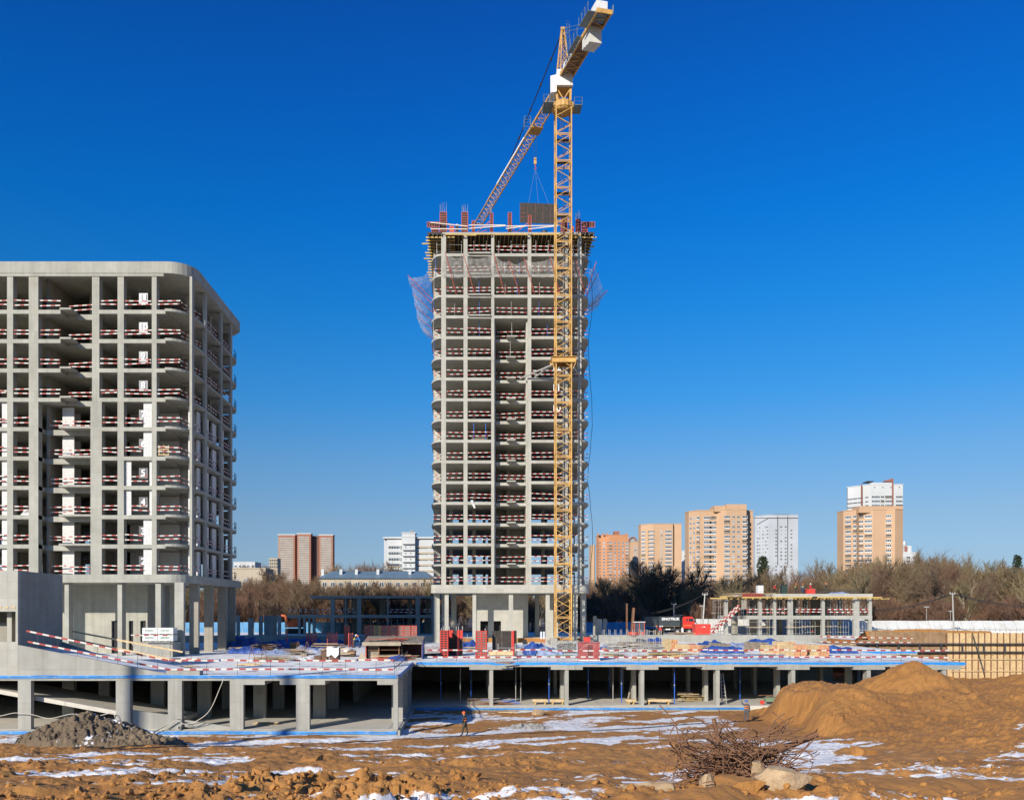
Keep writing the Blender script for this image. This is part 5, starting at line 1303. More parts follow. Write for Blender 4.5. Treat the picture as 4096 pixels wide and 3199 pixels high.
# ---------------------------------------------------------------- distant buildings
RF = random.Random(5)
def bmat(name, c, var=.08, sc_=.06):
    t = NT(name); n = t.ramp(t.noise(sc_, 4, .6), .3, .7); p = t.coords()
    sp = t.n('ShaderNodeSeparateXYZ'); t.l(p, sp.inputs[0])
    st = t.ramp(t.noise(.5, 3, .6, xyz=(.5, .5, .04)), .3, .7)
    c1 = t.mix(n, sc(c, 1-var), sc(c, 1+var)); c1 = t.mix(t.math('MULTIPLY', st, .25), c1, sc(c, .85))
    t.col(c1); t.b.inputs['Roughness'].default_value = .9; return t.m
M_BEIGE = bmat('beige_brick', (.52, .335, .20)); M_ORANGE = bmat('orange_brick', (.52, .24, .115)); M_WHITEB = bmat('white_panel', (.56, .57, .56))
M_CREAM = bmat('cream_render', (.46, .39, .29)); M_REDB = bmat('red_brown_brick', (.34, .15, .10)); M_GREYB = bmat('light_grey_panel', (.46, .48, .50))
M_ROOFB = simple('blue_grey_roof', (.13, .19, .24), .45, .15, .2); M_FRAME = simple('window_frame', (.62, .62, .60), .5, .05); M_DARKW = simple('dark_opening', (.07, .055, .045), .7, .3, .3)
M_CURT = simple('curtained_glass', (.26, .29, .31), .2, .35, .15)
_win = {}
def win_mesh(w_, h_, kind):
    k = (round(w_, 1), round(h_, 1), kind)
    if k not in _win:
        m = MB()
        if kind == 'open':
            m.box(-w_/2, w_/2, .0, .02, -h_/2, h_/2, 1); m.box(-w_/2, w_/2, -.12, -.0, -h_/2, -h_/2+.9, 3)
        else:
            m.box(-w_/2, w_/2, .0, .04, -h_/2, h_/2, 1 if kind != 'pale' else 2)
            n = 2 if w_ < 2 else int(w_/.8); f = .14
            for i in range(n+1): x = -w_/2+(w_-f)*i/n; m.box(x, x+f, -.05, 0, -h_/2, h_/2, 0)
            m.box(-w_/2, w_/2, -.06, 0, h_/2-f, h_/2, 0); m.box(-w_/2, w_/2, -.06, 0, -h_/2, -h_/2+f*1.2, 0)
            if kind == 'loggia': m.box(-w_/2, w_/2, -.08, 0, -h_/2-.15, -h_/2+.35, 0)
        _win[k] = m.mesh('window', [M_FRAME, M_GLASS, M_CURT, M_OLDWOOD])
    return _win[k]
def building(name, label, verts, top, Y0, mat, floors, pitch, cols, zb=5, z_first=None, roof=True, depth=14, skip=.0, tops=None):
    """verts: (px, dY) corners of the front from left to right; cols: facet -> [(fraction, width, kind)]; floors counted down from the top"""
    pts = [Vector((PX(px, Y0+d), Y0+d)) for px, d in verts]
    zt = PZ(top, Y0); c = sum(pts, Vector((0, 0)))/len(pts)
    t = thing(name, label, 'building', (c.x, c.y, zb))
    outline = [tuple(p) for p in pts]+[(pts[-1].x+.3, Y0+depth), (pts[0].x-.3, Y0+depth)]
    MB().prism(outline, zb, zt).build('wall', mat, t)
    if roof: MB().prism([(x+(.15 if x > c.x else -.15), y-(.2 if i < len(pts) else -.2)) for i, (x, y) in enumerate(outline)], zt+.002, zt+.45).build('roof_edge', mat, t)
    for fi, lst in cols.items():
        a, b = pts[fi], pts[fi+1]; d = b-a; ang = math.atan2(d.y, d.x); n = Vector((d.y, -d.x)).normalized()
        for fr, w_, kind, h_ in lst:
            for k in range(floors):
                z = zt-(z_first or 3.2)-k*pitch
                if z < zb+8: break
                kk = kind
                if kind == 'loggia' and RF.random() < .18: kk = 'open'
                if kind == 'small' and RF.random() < .3: kk = 'pale'
                if RF.random() < skip: continue
                q = a+d*fr+n*.06
                put('window', win_mesh(w_, h_, kk), t, Vector((q.x, q.y, z))-wloc(t), (0, 0, ang))
    return t, zt
def extra(t, px0, px1, y0, y1, Y, mat, name, dep=8): return MB().box(PX(px0, Y), PX(px1, Y), Y, Y+dep, PZ(y1, Y), PZ(y0, Y)).build(name, mat, t)
LG = lambda f, w_=4.5: (f, w_, 'loggia', 1.6); SMW = lambda f: (f, 1.7, 'small', 1.6)
# right-hand skyline
t, z = building('apartment_tower', 'large beige brick apartment tower with stepped roof above the bare trees', [(2755, 6), (2795, 0), (2858, 0), (2885, -3), (2905, -5), (2986, -5), (2986.5, 2), (3012, 2)], 2042, 517, M_BEIGE, 22, 2.82,
    {0: [(.2, 1.5, 'small', 1.6), (.55, 1.4, 'small', 1.6), (.93, 2.2, 'loggia', 1.6)], 2: [(.05, 2.0, 'loggia', 1.6)], 1: [(.55, 4.2, 'loggia', 1.7), (.90, 4.0, 'loggia', 1.7)], 4: [(.04, 3.4, 'loggia', 1.7), (.36, 1.6, 'small', 1.6), (.60, 1.6, 'small', 1.6), (.92, 3.0, 'loggia', 1.7)]}, z_first=4.2)
extra(t, 2905, 2986, 2016, 2046, 512.1, M_BEIGE, 'upper_block', 10); extra(t, 2858, 2904, 2022, 2046, 514, M_BEIGE, 'upper_block', 10); extra(t, 2930, 2955, 2023, 2044, 511.9, M_BEIGE, 'blind_panel', .3)
t, z = building('apartment_tower', 'pale grey panel apartment tower right of the large beige one', [(3020, 10), (3074, 0), (3112, 0), (3154, 0), (3192, 0)], 2060, 695, M_GREYB, 22, 2.8,
    {0: [(.2, 1.6, 'small', 1.5), (.35, 1.3, 'small', 1.5), (.6, 1.5, 'small', 1.5), (.8, 1.4, 'small', 1.5), (.93, 1.4, 'small', 1.5)], 2: [(.3, 1.7, 'small', 1.5), (.72, 1.7, 'small', 1.5)], 1: [(.8, 1.6, 'small', 1.5)], 3: [(.3, 1.6, 'small', 1.5)]}, z_first=9, skip=.12)
extra(t, 3098, 3156, 2056, 2060, 697, M_DARKSTEEL, 'roof_plant'); extra(t, 3016, 3192, 2070, 2072.5, 694.7, M_DARKSTEEL, 'cornice_line', .3)
for px in (3110, 3150): extra(t, px, px+2, 2064, 2260, 694.6, M_DARKSTEEL, 'pipe_line', .3)
t, z = building('apartment_tower', 'beige brick apartment tower in front of a white one at far right', [(3373, 6), (3425, 0), (3437, 2), (3492, -2), (3545, -2), (3580, -4), (3612, -2)], 2040, 517, M_BEIGE, 20, 2.82,
    {0: [(.38, 3.6, 'loggia', 1.7), (.9, 2.2, 'loggia', 1.7)], 2: [(.14, 2.4, 'loggia', 1.7), (.66, 4.0, 'loggia', 1.7)], 4: [(.06, 4.8, 'loggia', 1.7)]}, z_first=3.8)
extra(t, 3437, 3612, 2023, 2050, 515.5, M_BEIGE, 'upper_block', 10)
t, z = building('apartment_tower', 'white apartment tower with a red fin rising behind the beige one', [(3390, 14), (3485, 0), (3575, 0), (3612, 0)], 1938, 590, M_WHITEB, 7, 2.85,
    {0: [(.1, 4.0, 'loggia', 1.5), (.32, 3.5, 'loggia', 1.5), (.55, 4, 'loggia', 1.5), (.82, 2.5, 'loggia', 1.5)], 1: [(.2, 5.5, 'loggia', 1.7), (.5, 2.4, 'loggia', 1.7), (.8, 5.5, 'loggia', 1.7)], 2: [(.6, 4.6, 'loggia', 1.7)]}, z_first=8.2)
M_FIN = bmat('brick_red_fin', (.30, .12, .08))
extra(t, 3569, 3574, 1915, 2040, 589.5, M_FIN, 'fin', 1); extra(t, 3446, 3449, 1938, 2020, 593, M_FIN, 'fin', 1)
m = MB(); m.prism([(PX(3540, 591), 591), (PX(3573, 591), 591), (PX(3573, 591), 594), (PX(3540, 591), 594)], PZ(1926, 591), PZ(1921, 591)); m.v = [(x, y, zz+(1.4 if x > PX(3560, 591) and zz > PZ(1924, 591) else 0)) for x, y, zz in m.v]; m.build('slanted_roof', M_FIN, t)
extra(t, 3470, 3495, 1923, 1926, 592, M_DARKSTEEL, 'roof_plant'); extra(t, 3486, 3570, 1930, 1938, 590.3, M_WHITEB, 'parapet', 6); 
for i in range(4): extra(t, 3496+i*33, 3501+i*33, 1947, 1950, 589.8, M_DARKSTEEL, 'vent', .3)
t, z = building('apartment_tower', 'beige apartment tower with one dark vertical joint left of the largest', [(2563, 6), (2598, 2), (2612, 0), (2644, 0), (2692, 0), (2694, 1), (2726, 0)], 2096, 640, M_BEIGE, 18, 2.8,
    {0: [(.3, 3.2, 'loggia', 1.6), (.9, .9, 'open', 1.4)], 1: [(.6, 4.0, 'loggia', 1.6)], 3: [(.05, 1.2, 'small', 2.0), (.62, 4.8, 'loggia', 1.7)]}, z_first=5.2)
extra(t, 2692, 2695, 2098, 2260, 639.8, M_DARKW, 'joint', .2)
t, z = building('apartment_tower', 'orange brick apartment tower beside the concrete tower', [(2387, 12), (2396, 4), (2436, 0), (2514, 0)], 2140, 760, M_ORANGE, 18, 2.75,
    {0: [(.4, 1.4, 'open', 1.4)], 1: [(.1, 1.5, 'open', 1.4), (.5, 2.2, 'small', 1.5), (.9, 1.4, 'open', 1.4)], 2: [(.08, 2.5, 'loggia', 1.6), (.30, 1.7, 'small', 1.6), (.52, 1.6, 'small', 1.6), (.72, 1.6, 'small', 1.6), (.92, 2.6, 'loggia', 1.6)]}, z_first=6.4)
extra(t, 2458, 2478, 2124, 2140, 764, M_FIN, 'roof_house'); 
for px in (2391, 2414, 2428, 2504): extra(t, px, px+5, 2131, 2141, 759.7, M_ORANGE, 'pinnacle', 3)
t, z = building('apartment_tower', 'narrow beige brick tower end beside the orange one', [(2521, 4), (2532, 0), (2562, 0)], 2166, 810, M_BEIGE, 7, 2.75, {1: [(.3, 2.5, 'small', 1.5), (.75, 2.2, 'small', 1.5)]}, z_first=5)
t = thing('arched_building', 'dark red building with a rounded arch roof between beige towers', 'building', (PX(2530, 930), 930, 5))
xa_, xb_ = PX(2513, 930), PX(2549, 930); MB().box(xa_, xb_, 930, 945, 5, PZ(2170, 930)).build('wall', bmat('dusky_red', (.26, .12, .11)), t)
m = MB(); m.tube([((xa_+xb_)/2+math.cos(R(a))*(xb_-xa_)*.46, 930.5, PZ(2172, 930)+math.sin(R(a))*6.2) for a in range(0, 181, 15)], .8, 6); m.build('arch', M_FIN, t)
m = MB(); m.prism([(0, 0)]*3, 0, 1) if False else None
m.face([((xa_+xb_)/2+math.cos(R(a))*(xb_-xa_)*.44, 931, PZ(2172, 930)+math.sin(R(a))*5.8) for a in range(0, 181, 15)]); m.build('glazing', M_CURT, t)
t, z = building('apartment_tower', 'pale tower edge just right of the concrete tower', [(2366, 3), (2378, 0), (2380, 2)], 2180, 660, M_BEIGE, 0, 2.8, {})
t, z = building('apartment_tower', 'white building top peeking between two beige towers', [(2727, 2), (2735, 0), (2753, 0)], 2203, 700, M_WHITEB, 3, 3, {1: [(.5, 3, 'small', 1.6)]}, z_first=4)
t, z = building('ornate_building', 'white and red building with a small dome right of the beige tower', [(3612, 0), (3622, 0), (3645, 0), (3668, 0)], 2210, 720, M_WHITEB, 4, 3, {1: [(.5, 3, 'loggia', 1.7)], 2: [(.5, 3, 'small', 1.7)]}, z_first=4)
extra(t, 3615, 3646, 2182, 2212, 721, M_WHITEB, 'upper_block'); extra(t, 3618, 3630, 2184, 2205, 720.6, M_FIN, 'red_panel', .3)
q = P(3617, 2172, 722); MB().tube([q+Vector((0, 0, -3)), q, q+Vector((0, 0, 1.2)), q+Vector((0, 0, 2.2))], [1.2, 1.3, .9, .1], 10).build('dome', M_WHITEB, t, True)
# left-hand skyline
t = thing('apartment_tower', 'red and white striped high-rise between the flats and the tower', 'building', (PX(1222, 1390), 1400, 5))
def wing(px0, px1, top, dY, mat=M_REDB, nf=27):
    Y = 1390+dY; x0, x1 = PX(px0, Y), PX(px1, Y); zt2 = PZ(top, Y)
    MB().box(x0, x1, Y, Y+16, 5, zt2).build('wall', mat, t)
    for k in range(nf):
        zz = zt2-5.5-k*2.82
        MB().box(x0-.1 if px0 < 1120 else x0+2, x1-(2 if mat is M_REDB else 0), Y-.5, Y-.02, zz, zz+1.25).build('balcony_band', M_CREAM, t)
        MB().box(x0+3, x1-3, Y-.2, Y-.02, zz+1.3, zz+2.2).build('glazing_band', M_CURT, t)
    MB().box(x0-.6, x1+.6, Y-.6, Y+16, zt2+.2, zt2+1.6).build('parapet', M_WHITEB, t)
wing(1113, 1180, 2140, 6); wing(1188, 1243, 2136, 0); wing(1276, 1332, 2141, 8)
MB().box(PX(1180, 1400), PX(1290, 1400), 1402, 1410, 5, PZ(2142, 1400)).build('recessed_wall', bmat('dark_brown_brick', (.16, .09, .07)), t)
t, z = building('white_apartment_house', 'white apartment house with a taller centre bay left of the tower', [(1536, 6), (1548, 0), (1606, 0), (1608, -3), (1660, -3), (1662, 0), (1760, 0)], 2150, 450, M_WHITEB, 6, 3.0,
    {1: [(.5, 6.0, 'loggia', 1.9), (.95, 1.2, 'small', 2)], 3: [(.28, .9, 'small', 1.1), (.65, .9, 'small', 1.1)], 5: [(.28, 5.5, 'loggia', 1.9), (.8, 5, 'loggia', 1.9)]}, z_first=5.0)
extra(t, 1608, 1660, 2128, 2152, 447.1, M_WHITEB, 'centre_tower', 8); extra(t, 1604, 1664, 2129, 2132, 446.8, M_WHITEB, 'cornice', 9); extra(t, 1640, 1655, 2119, 2130, 452, M_CURT, 'chimney', 2); extra(t, 1532, 1760, 2147, 2153, 448.9, M_WHITEB, 'cornice', 9)
for k in range(6): extra(t, 1610, 1658, 2172+k*24, 2175+k*24, 445.6, M_WHITEB, 'balcony', 1.3)
for k in range(6): extra(t, 1664, 1760, 2183+k*24, 2191+k*24, 449.7, M_CREAM, 'spandrel', .2)
t, z = building('cream_house', 'cream rendered house behind the trees beside the flats', [(930, 0), (990, 0), (1062, 0)], 2275, 370, M_CREAM, 2, 5, {0: [(.35, 1.0, 'small', 2.2), (.8, 1.0, 'small', 2.2)], 1: [(.0, 1.0, 'small', 2.2)]}, z_first=5.0)
t, z = building('cream_house', 'pale flat-roofed house roof line above the cream house', [(934, 0), (1020, 0)], 2249, 520, M_WHITEB, 2, 3, {0: [(.1, 1.6, 'small', 1.4), (.3, 1.6, 'small', 1.4), (.5, 1.6, 'small', 1.4), (.7, 1.6, 'small', 1.4), (.9, 1.6, 'small', 1.4)]}, z_first=2.2)
t, z = building('concrete_shell', 'small grey concrete shell left of the striped high-rise', [(1076, 0), (1110, 0)], 2233, 900, M_CREAM, 3, 3.2, {0: [(.15, 1.6, 'open', 2), (.4, 1.6, 'open', 2), (.65, 1.6, 'open', 2), (.9, 1.6, 'open', 2)]}, z_first=2.2)
t = thing('long_house', 'long cream house with a blue-grey metal roof and white chimneys', 'building', (PX(1490, 330), 336, 5))
x0, x1 = PX(1275, 330), PX(1740, 330); ze = PZ(2313, 330); zr = PZ(2281, 330)
MB().box(x0, x1, 330, 342, 5, ze).build('wall', M_CREAM, t)
m = MB(); m.face([(x0-.6, 329.3, ze), (x1+.6, 329.3, ze), (x1-4, 336, zr), (x0+4, 336, zr)]); m.face([(x0-.6, 342.7, ze), (x0+4, 336, zr), (x1-4, 336, zr), (x1+.6, 342.7, ze)]); m.face([(x0-.6, 329.3, ze), (x0+4, 336, zr), (x0-.6, 342.7, ze)]); m.face([(x1+.6, 329.3, ze), (x1+.6, 342.7, ze), (x1-4, 336, zr)])
m.build('roof', M_ROOFB, t)
for px in (1285, 1358, 1420, 1506, 1634): extra(t, px, px+11, 2276, 2302, 333, M_WHITEB, 'chimney', 1.2)
for i in range(14): put('window', win_mesh(1.6, 1.7, 'small'), t, Vector((x0+2.2+i*3.0, 329.95, ze-2.2))-wloc(t))
# ---------------------------------------------------------------- bare trees
def bark_mat(name, c, var=.25):
    t = NT(name); oi = t.n('ShaderNodeObjectInfo')
    n = t.ramp(t.noise(.8, 4, .6), .3, .7)
    c1 = t.mix(n, sc(c, 1-var), sc(c, 1+var))
    c2 = t.mix(t.math('MULTIPLY', oi.outputs['Random'], .55), c1, (c[0]*1.25, c[1]*1.15, c[2]*.8))
    t.col(c2); t.b.inputs['Roughness'].default_value = .95; return t.m
M_BARK = bark_mat('bark', (.10, .075, .052)); M_TWIG = bark_mat('twigs', (.155, .105, .065)); M_TWIGR = bark_mat('reddish_twigs', (.15, .085, .058))
M_TWIGY = bark_mat('olive_twigs', (.18, .14, .078)); M_DARKBARK = bark_mat('dark_bark', (.115, .09, .066)); M_BIRCH = bark_mat('birch_bark', (.30, .27, .22), .3)
M_NEEDLE = bark_mat('pine_needles', (.03, .045, .022))
class Tree:
    def __init__(s, seed): s.r = random.Random(seed); s.S = []
    def seg(s, p, q, r0, r1, lv): s.S.append((p.x, p.y, p.z, q.x, q.y, q.z, r0, r1, lv))
    def branch(s, p, d, L, r, lv, mx, spread, up, kids, nseg=4, gnarl=.18, rmin=.018):
        R_ = s.r; q = p; dd = d.copy(); pts = [(p, dd.copy())]
        for i in range(nseg):
            dd = (dd+Vector((R_.gauss(0, gnarl), R_.gauss(0, gnarl), R_.gauss(0, gnarl)+up*.12))).normalized()
            n = q+dd*(L/nseg); r0 = max(rmin, r*(1-.75*i/nseg)); r1 = max(rmin*.7, r*(1-.75*(i+1)/nseg))
            s.seg(q, n, r0, r1, lv); q = n; pts.append((q, dd.copy()))
        if lv >= mx: return
        n = kids[lv]
        for k in range(n):
            f = .28+.72*(k+R_.random())/n if lv > 0 else .16+.84*(k+R_.random())/n
            i = min(nseg-1, int(f*nseg)); a = pts[i][0].lerp(pts[i+1][0], f*nseg-i); bd = pts[i+1][1]
            az = R_.uniform(0, 2*math.pi)+k*2.4; pr = bd.cross(Vector((math.cos(az), math.sin(az), .2)))
            if pr.length < .01: continue
            pr.normalize(); sp = spread*R_.uniform(.7, 1.25)
            nd = (bd*math.cos(sp)+pr*math.sin(sp)+Vector((0, 0, up*.15))).normalized()
            s.branch(a, nd, L*R_.uniform(.42, .62)*(1.15-.5*f if lv == 0 else 1), r*(.5 if lv == 0 else .55), lv+1, mx, spread, up, kids, 3, gnarl, rmin)
    def meshes(s, split, mt, mc):
        A = np.array(s.S); out = []
        for sel, mat, nm in ((A[:, 8] < split, mt, 'trunk'), (A[:, 8] >= split, mc, 'crown')):
            B = A[sel]; p, q = B[:, 0:3], B[:, 3:6]; d = q-p; d /= np.linalg.norm(d, axis=1)[:, None]+1e-9
            ref = np.where(np.abs(d[:, 2:3]) < .9, np.array([[0, 0, 1.]]), np.array([[1., 0, 0]])); a = np.cross(d, ref); a /= np.linalg.norm(a, axis=1)[:, None]; b = np.cross(a, d)
            n = 5 if nm == 'trunk' else 3; V = []
            for c, rr in ((p, B[:, 6]), (q, B[:, 7])):
                for k in range(n):
                    t = 2*math.pi*k/n; V.append(c+(a*math.cos(t)+b*math.sin(t))*rr[:, None])
            V = np.stack(V, 1); m = len(B); base = (np.arange(m)*2*n)[:, None, None]
            Fq = np.array([[k, (k+1) % n, n+(k+1) % n, n+k] for k in range(n)])[None]+base
            out.append(npmesh(nm, V.reshape(-1, 3), Fq.reshape(-1, 4), mat))
        return out
PROTO = []
def proto(seed, H, kind):
    t = Tree(seed)
    if kind == 'broad': t.branch(Vector((0, 0, 0)), Vector((0, 0, 1)), H*.72, H*.016, 0, 3, .80, .8, (14, 10, 9), 7, .13); ms = t.meshes(2, M_BARK, M_TWIG)
    elif kind == 'olive': t.branch(Vector((0, 0, 0)), Vector((.05, 0, 1)), H*.70, H*.017, 0, 3, .66, 1.1, (14, 10, 9), 7, .15); ms = t.meshes(2, M_BIRCH, M_TWIGY)
    elif kind == 'birch': t.branch(Vector((0, 0, 0)), Vector((0, 0, 1)), H*.92, H*.010, 0, 3, .55, .6, (18, 8, 7), 7, .06); ms = t.meshes(1, M_BIRCH, M_TWIGR)
    elif kind == 'bush':
        for k in range(6): t.branch(Vector((t.r.uniform(-.5, .5), t.r.uniform(-.5, .5), 0)), Vector((t.r.uniform(-.5, .5), t.r.uniform(-.5, .5), 1)).normalized(), H*.8, H*.012, 0, 2, .45, 1.0, (12, 12), 5, .14)
        ms = t.meshes(1, M_BARK, M_TWIGR)
    elif kind == 'dark': 
        for k in range(2): t.branch(Vector((k*.5, 0, 0)), Vector((-.28+.5*k, .1, 1)).normalized(), H*.70, H*.021, 0, 3, .72, .8, (13, 10, 9), 6, .16, .03)
        ms = t.meshes(2, M_DARKBARK, M_DARKBARK)
    return ms
kinds = [('broad', 1), ('broad', 2), ('olive', 3), ('olive', 4), ('birch', 5), ('birch', 6), ('bush', 7), ('bush', 8), ('broad', 9), ('olive', 10)]
PR = [(k, proto(s, 18 if k != 'bush' else 11, k)) for k, s in kinds]
def top_of(ms): return max(v.co.z for m in ms for v in m.vertices)
TOPS = [top_of(ms) for k, ms in PR]
TL = {'broad': ('bare brown broad-crowned tree in the wood behind the site', 'bare broad-crowned trees of the wood'), 'olive': ('bare olive-tinted tree with pale limbs in the wood', 'bare olive-tinted trees of the wood'), 'birch': ('slim bare birch with a pale trunk in the wood', 'bare birches of the wood'), 'bush': ('low reddish-brown bare thicket at the edge of the wood', 'bare thickets of the wood')}
def plant(i, X, Y, H, zb=5.0, rz=0, wid=1.0, label=None):
    k, ms = PR[i]; lab, grp = TL[k]; s = H/TOPS[i]
    t = thing('tree' if k != 'bush' else 'thicket', label or lab, 'tree' if k != 'bush' else 'thicket', (X, Y, zb), None if label else grp, rz)
    put('trunk', ms[0], t, (0, 0, 0), (0, 0, 0), (s*wid, s*wid, s)); put('crown', ms[1], t, (0, 0, 0), (0, 0, 0), (s*wid, s*wid, s)); return t
sx_ = [400, 957, 1000, 1110, 1300, 1360, 1450, 1530, 1690, 1720, 2370, 2450, 2600, 2800, 2900, 3000, 3100, 3200, 3300, 3400, 3500, 3600, 3700, 3800, 3850, 3900, 4000, 4096, 4500]
sy_ = [2290, 2300, 2285, 2290, 2300, 2325, 2335, 2340, 2330, 2320, 2285, 2268, 2262, 2290, 2292, 2278, 2262, 2270, 2256, 2226, 2218, 2205, 2202, 2208, 2240, 2245, 2230, 2228, 2235]
RT = random.Random(77)
NT_ = 0
for row, (Y0, n) in enumerate(((186, 46), (204, 46), (224, 50), (250, 50), (282, 46), (318, 44))):
    for i in range(n):
        px = -100+ (4500+100)*(i+RT.uniform(.1, .9))/n
        if px < 500: continue
        if 1740 < px < 2330 and row > 3: continue
        Y = Y0+RT.uniform(-9, 9); sky = np.interp(px, sx_, sy_)
        yt = sky+RT.uniform(-6, 20)+(5-row)*(9 if px > 2300 else 6)+(30 if RT.random() < .25 else 0)
        if px > 2850: yt -= 20
        H = PZ(yt, Y)-5
        if 900 < px < 1740: H = min(H, PZ(2304, Y)-5+RT.uniform(0, 2)) if Y < 320 else H
        ki = RT.choice([0, 1, 8, 2, 3, 9, 4, 5] if px > 2900 or RT.random() < .5 else [0, 1, 8, 4, 5, 0, 1])
        if row == 0 and RT.random() < .55: ki = RT.choice([6, 7]); H = H*.5
        if H < 6: ki = RT.choice([6, 7])
        plant(ki, PX(px, Y), Y, max(4, H), 5.0, RT.uniform(0, 6.28), RT.uniform(.9, 1.35)); NT_ += 1
for i in range(230):
    px = 500+4000*(i+RT.uniform(0, 1))/230; Y = RT.choice((179, 181, 190, 198, 212, 236))+RT.uniform(-2, 4)
    if 1760 < px < 2300 and RT.random() < .6: continue
    plant(RT.choice([6, 7]), PX(px, Y), Y, RT.uniform(4.5, 8.5)*(1.25 if Y > 195 else 1), 5.0, RT.uniform(0, 6.28), RT.uniform(1.0, 1.5))
for i in range(34):
    px = 960+600*(i+RT.uniform(0, 1))/34; Y = RT.uniform(360, 430); yt = 2250+RT.uniform(-12, 16)-(8 if px > 1330 else 0)
    if px > 1330 or px < 1110: plant(RT.choice([0, 1, 8, 4]), PX(px, Y), Y, PZ(yt, Y)-5, 5.0, RT.uniform(0, 6.28), 1.2)
for i in range(46):
    px = 960+770*(i+RT.uniform(0, 1))/46; Y = RT.uniform(180, 300); plant(RT.choice([0, 1, 8, 4, 5]), PX(px, Y), Y, PZ(2318+RT.uniform(-14, 22), Y)-5, 5.0, RT.uniform(0, 6.28), RT.uniform(1, 1.3))
# trees that stand out
for px, Y, yt, nm in ((2590, 196, 2232, 'large dark-limbed bare tree with a forked trunk above the dump truck'), (2705, 200, 2228, 'large dark bare tree just right of the forked one'), (2440, 192, 2330, 'lower dark bare tree left of the forked one')):
    ms = proto(int(px), 20, 'dark'); s = (PZ(yt, Y)-5)/top_of(ms)
    t = thing('tree', nm, 'tree', (PX(px, Y), Y, 5.0)); put('trunk', ms[0], t, scale=(s*1.1, s*1.1, s)); put('crown', ms[1], t, scale=(s*1.1, s*1.1, s))
for px, Y, yt, nm in ((1175, 183, 2275, 'tall white-stemmed birch in front of the striped high-rise'), (1040, 184, 2290, 'pale birch between the flats and the striped high-rise'), (1700, 184, 2262, 'pale bare tree touching the left edge of the tower'), (3770, 240, 2196, 'tall pale-limbed bare tree topping the wood at right'), (4060, 230, 2280, 'pale-stemmed birch at the right edge of the picture')):
    plant(2 if px in (1700, 3770) else 4, PX(px, Y), Y, PZ(yt, Y)-5, label=nm)
# a dark pine in front of the pale grey tower
def pine(px, Y, yt, yb, label):
    t = thing('pine_tree', label, 'tree', (PX(px, Y), Y, 5)); H = PZ(yt, Y)-5; r = random.Random(px)
    MB().tube([(PX(px, Y), Y, 5), (PX(px, Y)+.3, Y, 5+H*.6), (PX(px, Y), Y, 5+H)], [.35, .22, .05], 6).build('trunk', M_DARKBARK, t)
    m = MB()
    for i in range(1500):
        f = r.random(); z = 5+H*(.40+.60*f); a = r.uniform(0, 6.28); lim = (1-f)*4.6+1.0; lobe = .6+.4*math.sin(a*2+f*9); d = lim*lobe*r.random()**.5
        p = Vector((PX(px, Y)+math.cos(a)*d, Y+math.sin(a)*d, z+r.uniform(-.3, .3))); u = Vector((r.gauss(0, 1), r.gauss(0, 1), r.gauss(0, .5))).normalized()*.45; v = Vector((r.gauss(0, 1), r.gauss(0, 1), r.gauss(0, 1))).normalized()*.28
        m.face([p-u, p+v, p+u, p-v])
    m.build('crown', M_NEEDLE, t)
pine(3050, 260, 2228, 0, 'dark pine in front of the pale grey tower'); pine(4070, 300, 2222, 0, 'dark pine crown at the far right above the wood')
# ---------------------------------------------------------------- things lying about the deck and the site
RC = random.Random(99)
def DY(py): return (HC-DZ)*F/(py-CY)            # distance of a point on the deck seen at photo row py
def D(px, py): Y = DY(py); return Vector((PX(px, Y), Y, DZ))
def tarp(cx, cy, rx, ry, h, label, mat, seed, name='tarpaulin', n=26, z=DZ, rough=.35):
    u = np.linspace(-1, 1, n); U, W_ = np.meshgrid(u, u); X = U*rx; Y = W_*ry
    e = np.clip(1-np.maximum(np.abs(U), np.abs(W_))**3, 0, 1)
    Z = h*.85*e**.55*(.55+1.1*np.abs(fbm(X*.8+cx, Y*.8+cy, seed, 2)-.45)*1.8)+.20*e*np.abs(fbm(X*2.2, Y*2.2, seed+4, 3)-.5)*2+.03
    Xo = X*(1+.16*(fbm(U*2+7, W_*2, seed+1, 2)-.5)); Yo = Y*(1+.16*(fbm(U*2, W_*2+5, seed+2, 2)-.5))
    i = np.arange(n*n).reshape(n, n); Q = np.stack([i[:-1, :-1], i[:-1, 1:], i[1:, 1:], i[1:, :-1]], -1).reshape(-1, 4)
    o = put(name, npmesh(name, np.stack([Xo, Yo, Z], -1).reshape(-1, 3), Q, mat), None, (cx, cy, z))
    return tag(o, label, 'tarpaulin', kind='thing')
def stack(px0, px1, py0, py1, label, split=.6, mats=None, n_lay=8, nw=9, ends=None, depth=2.6, Y=None, group='stacks of new timber on the deck'):
    """timber stack: long layers seen from the side, orange painted ends at right"""
    Y = Y or DY(py1); x0, x1 = PX(px0, Y), PX(px1, Y); z1 = PZ(py0, Y); h = (z1-DZ)
    t = thing('timber_stack', label, 'timber stack', ((x0+x1)/2, Y, DZ), group)
    xm = x0+(x1-x0)*split; lh = h/n_lay; wd = (x1-xm)/nw
    side, end = mats or (M_WOOD, M_ENDS)
    dvx, dvy = (x0-xm)*.85, depth                # boards run back to the left
    for i in range(n_lay):
        for j in range(nw):
            a = xm+wd*j; m = MB(); zz = DZ+lh*i; k = .93; jx = RC.uniform(-.1, .1)
            p = [(a, Y+jx, zz), (a+wd*k, Y+jx, zz), (a+wd*k, Y+jx, zz+lh*.8), (a, Y+jx, zz+lh*.8)]
            q = [(x+dvx, y+dvy, z) for x, y, z in p]
            n = 0; m.v = p+q; m.f = [(0, 1, 2, 3), (7, 6, 5, 4), (0, 4, 5, 1), (1, 5, 6, 2), (2, 6, 7, 3), (3, 7, 4, 0)]; m.m = [1, 0, 0, 0, 0, 0]
            m.build('plank', [side, end], t)
    return t
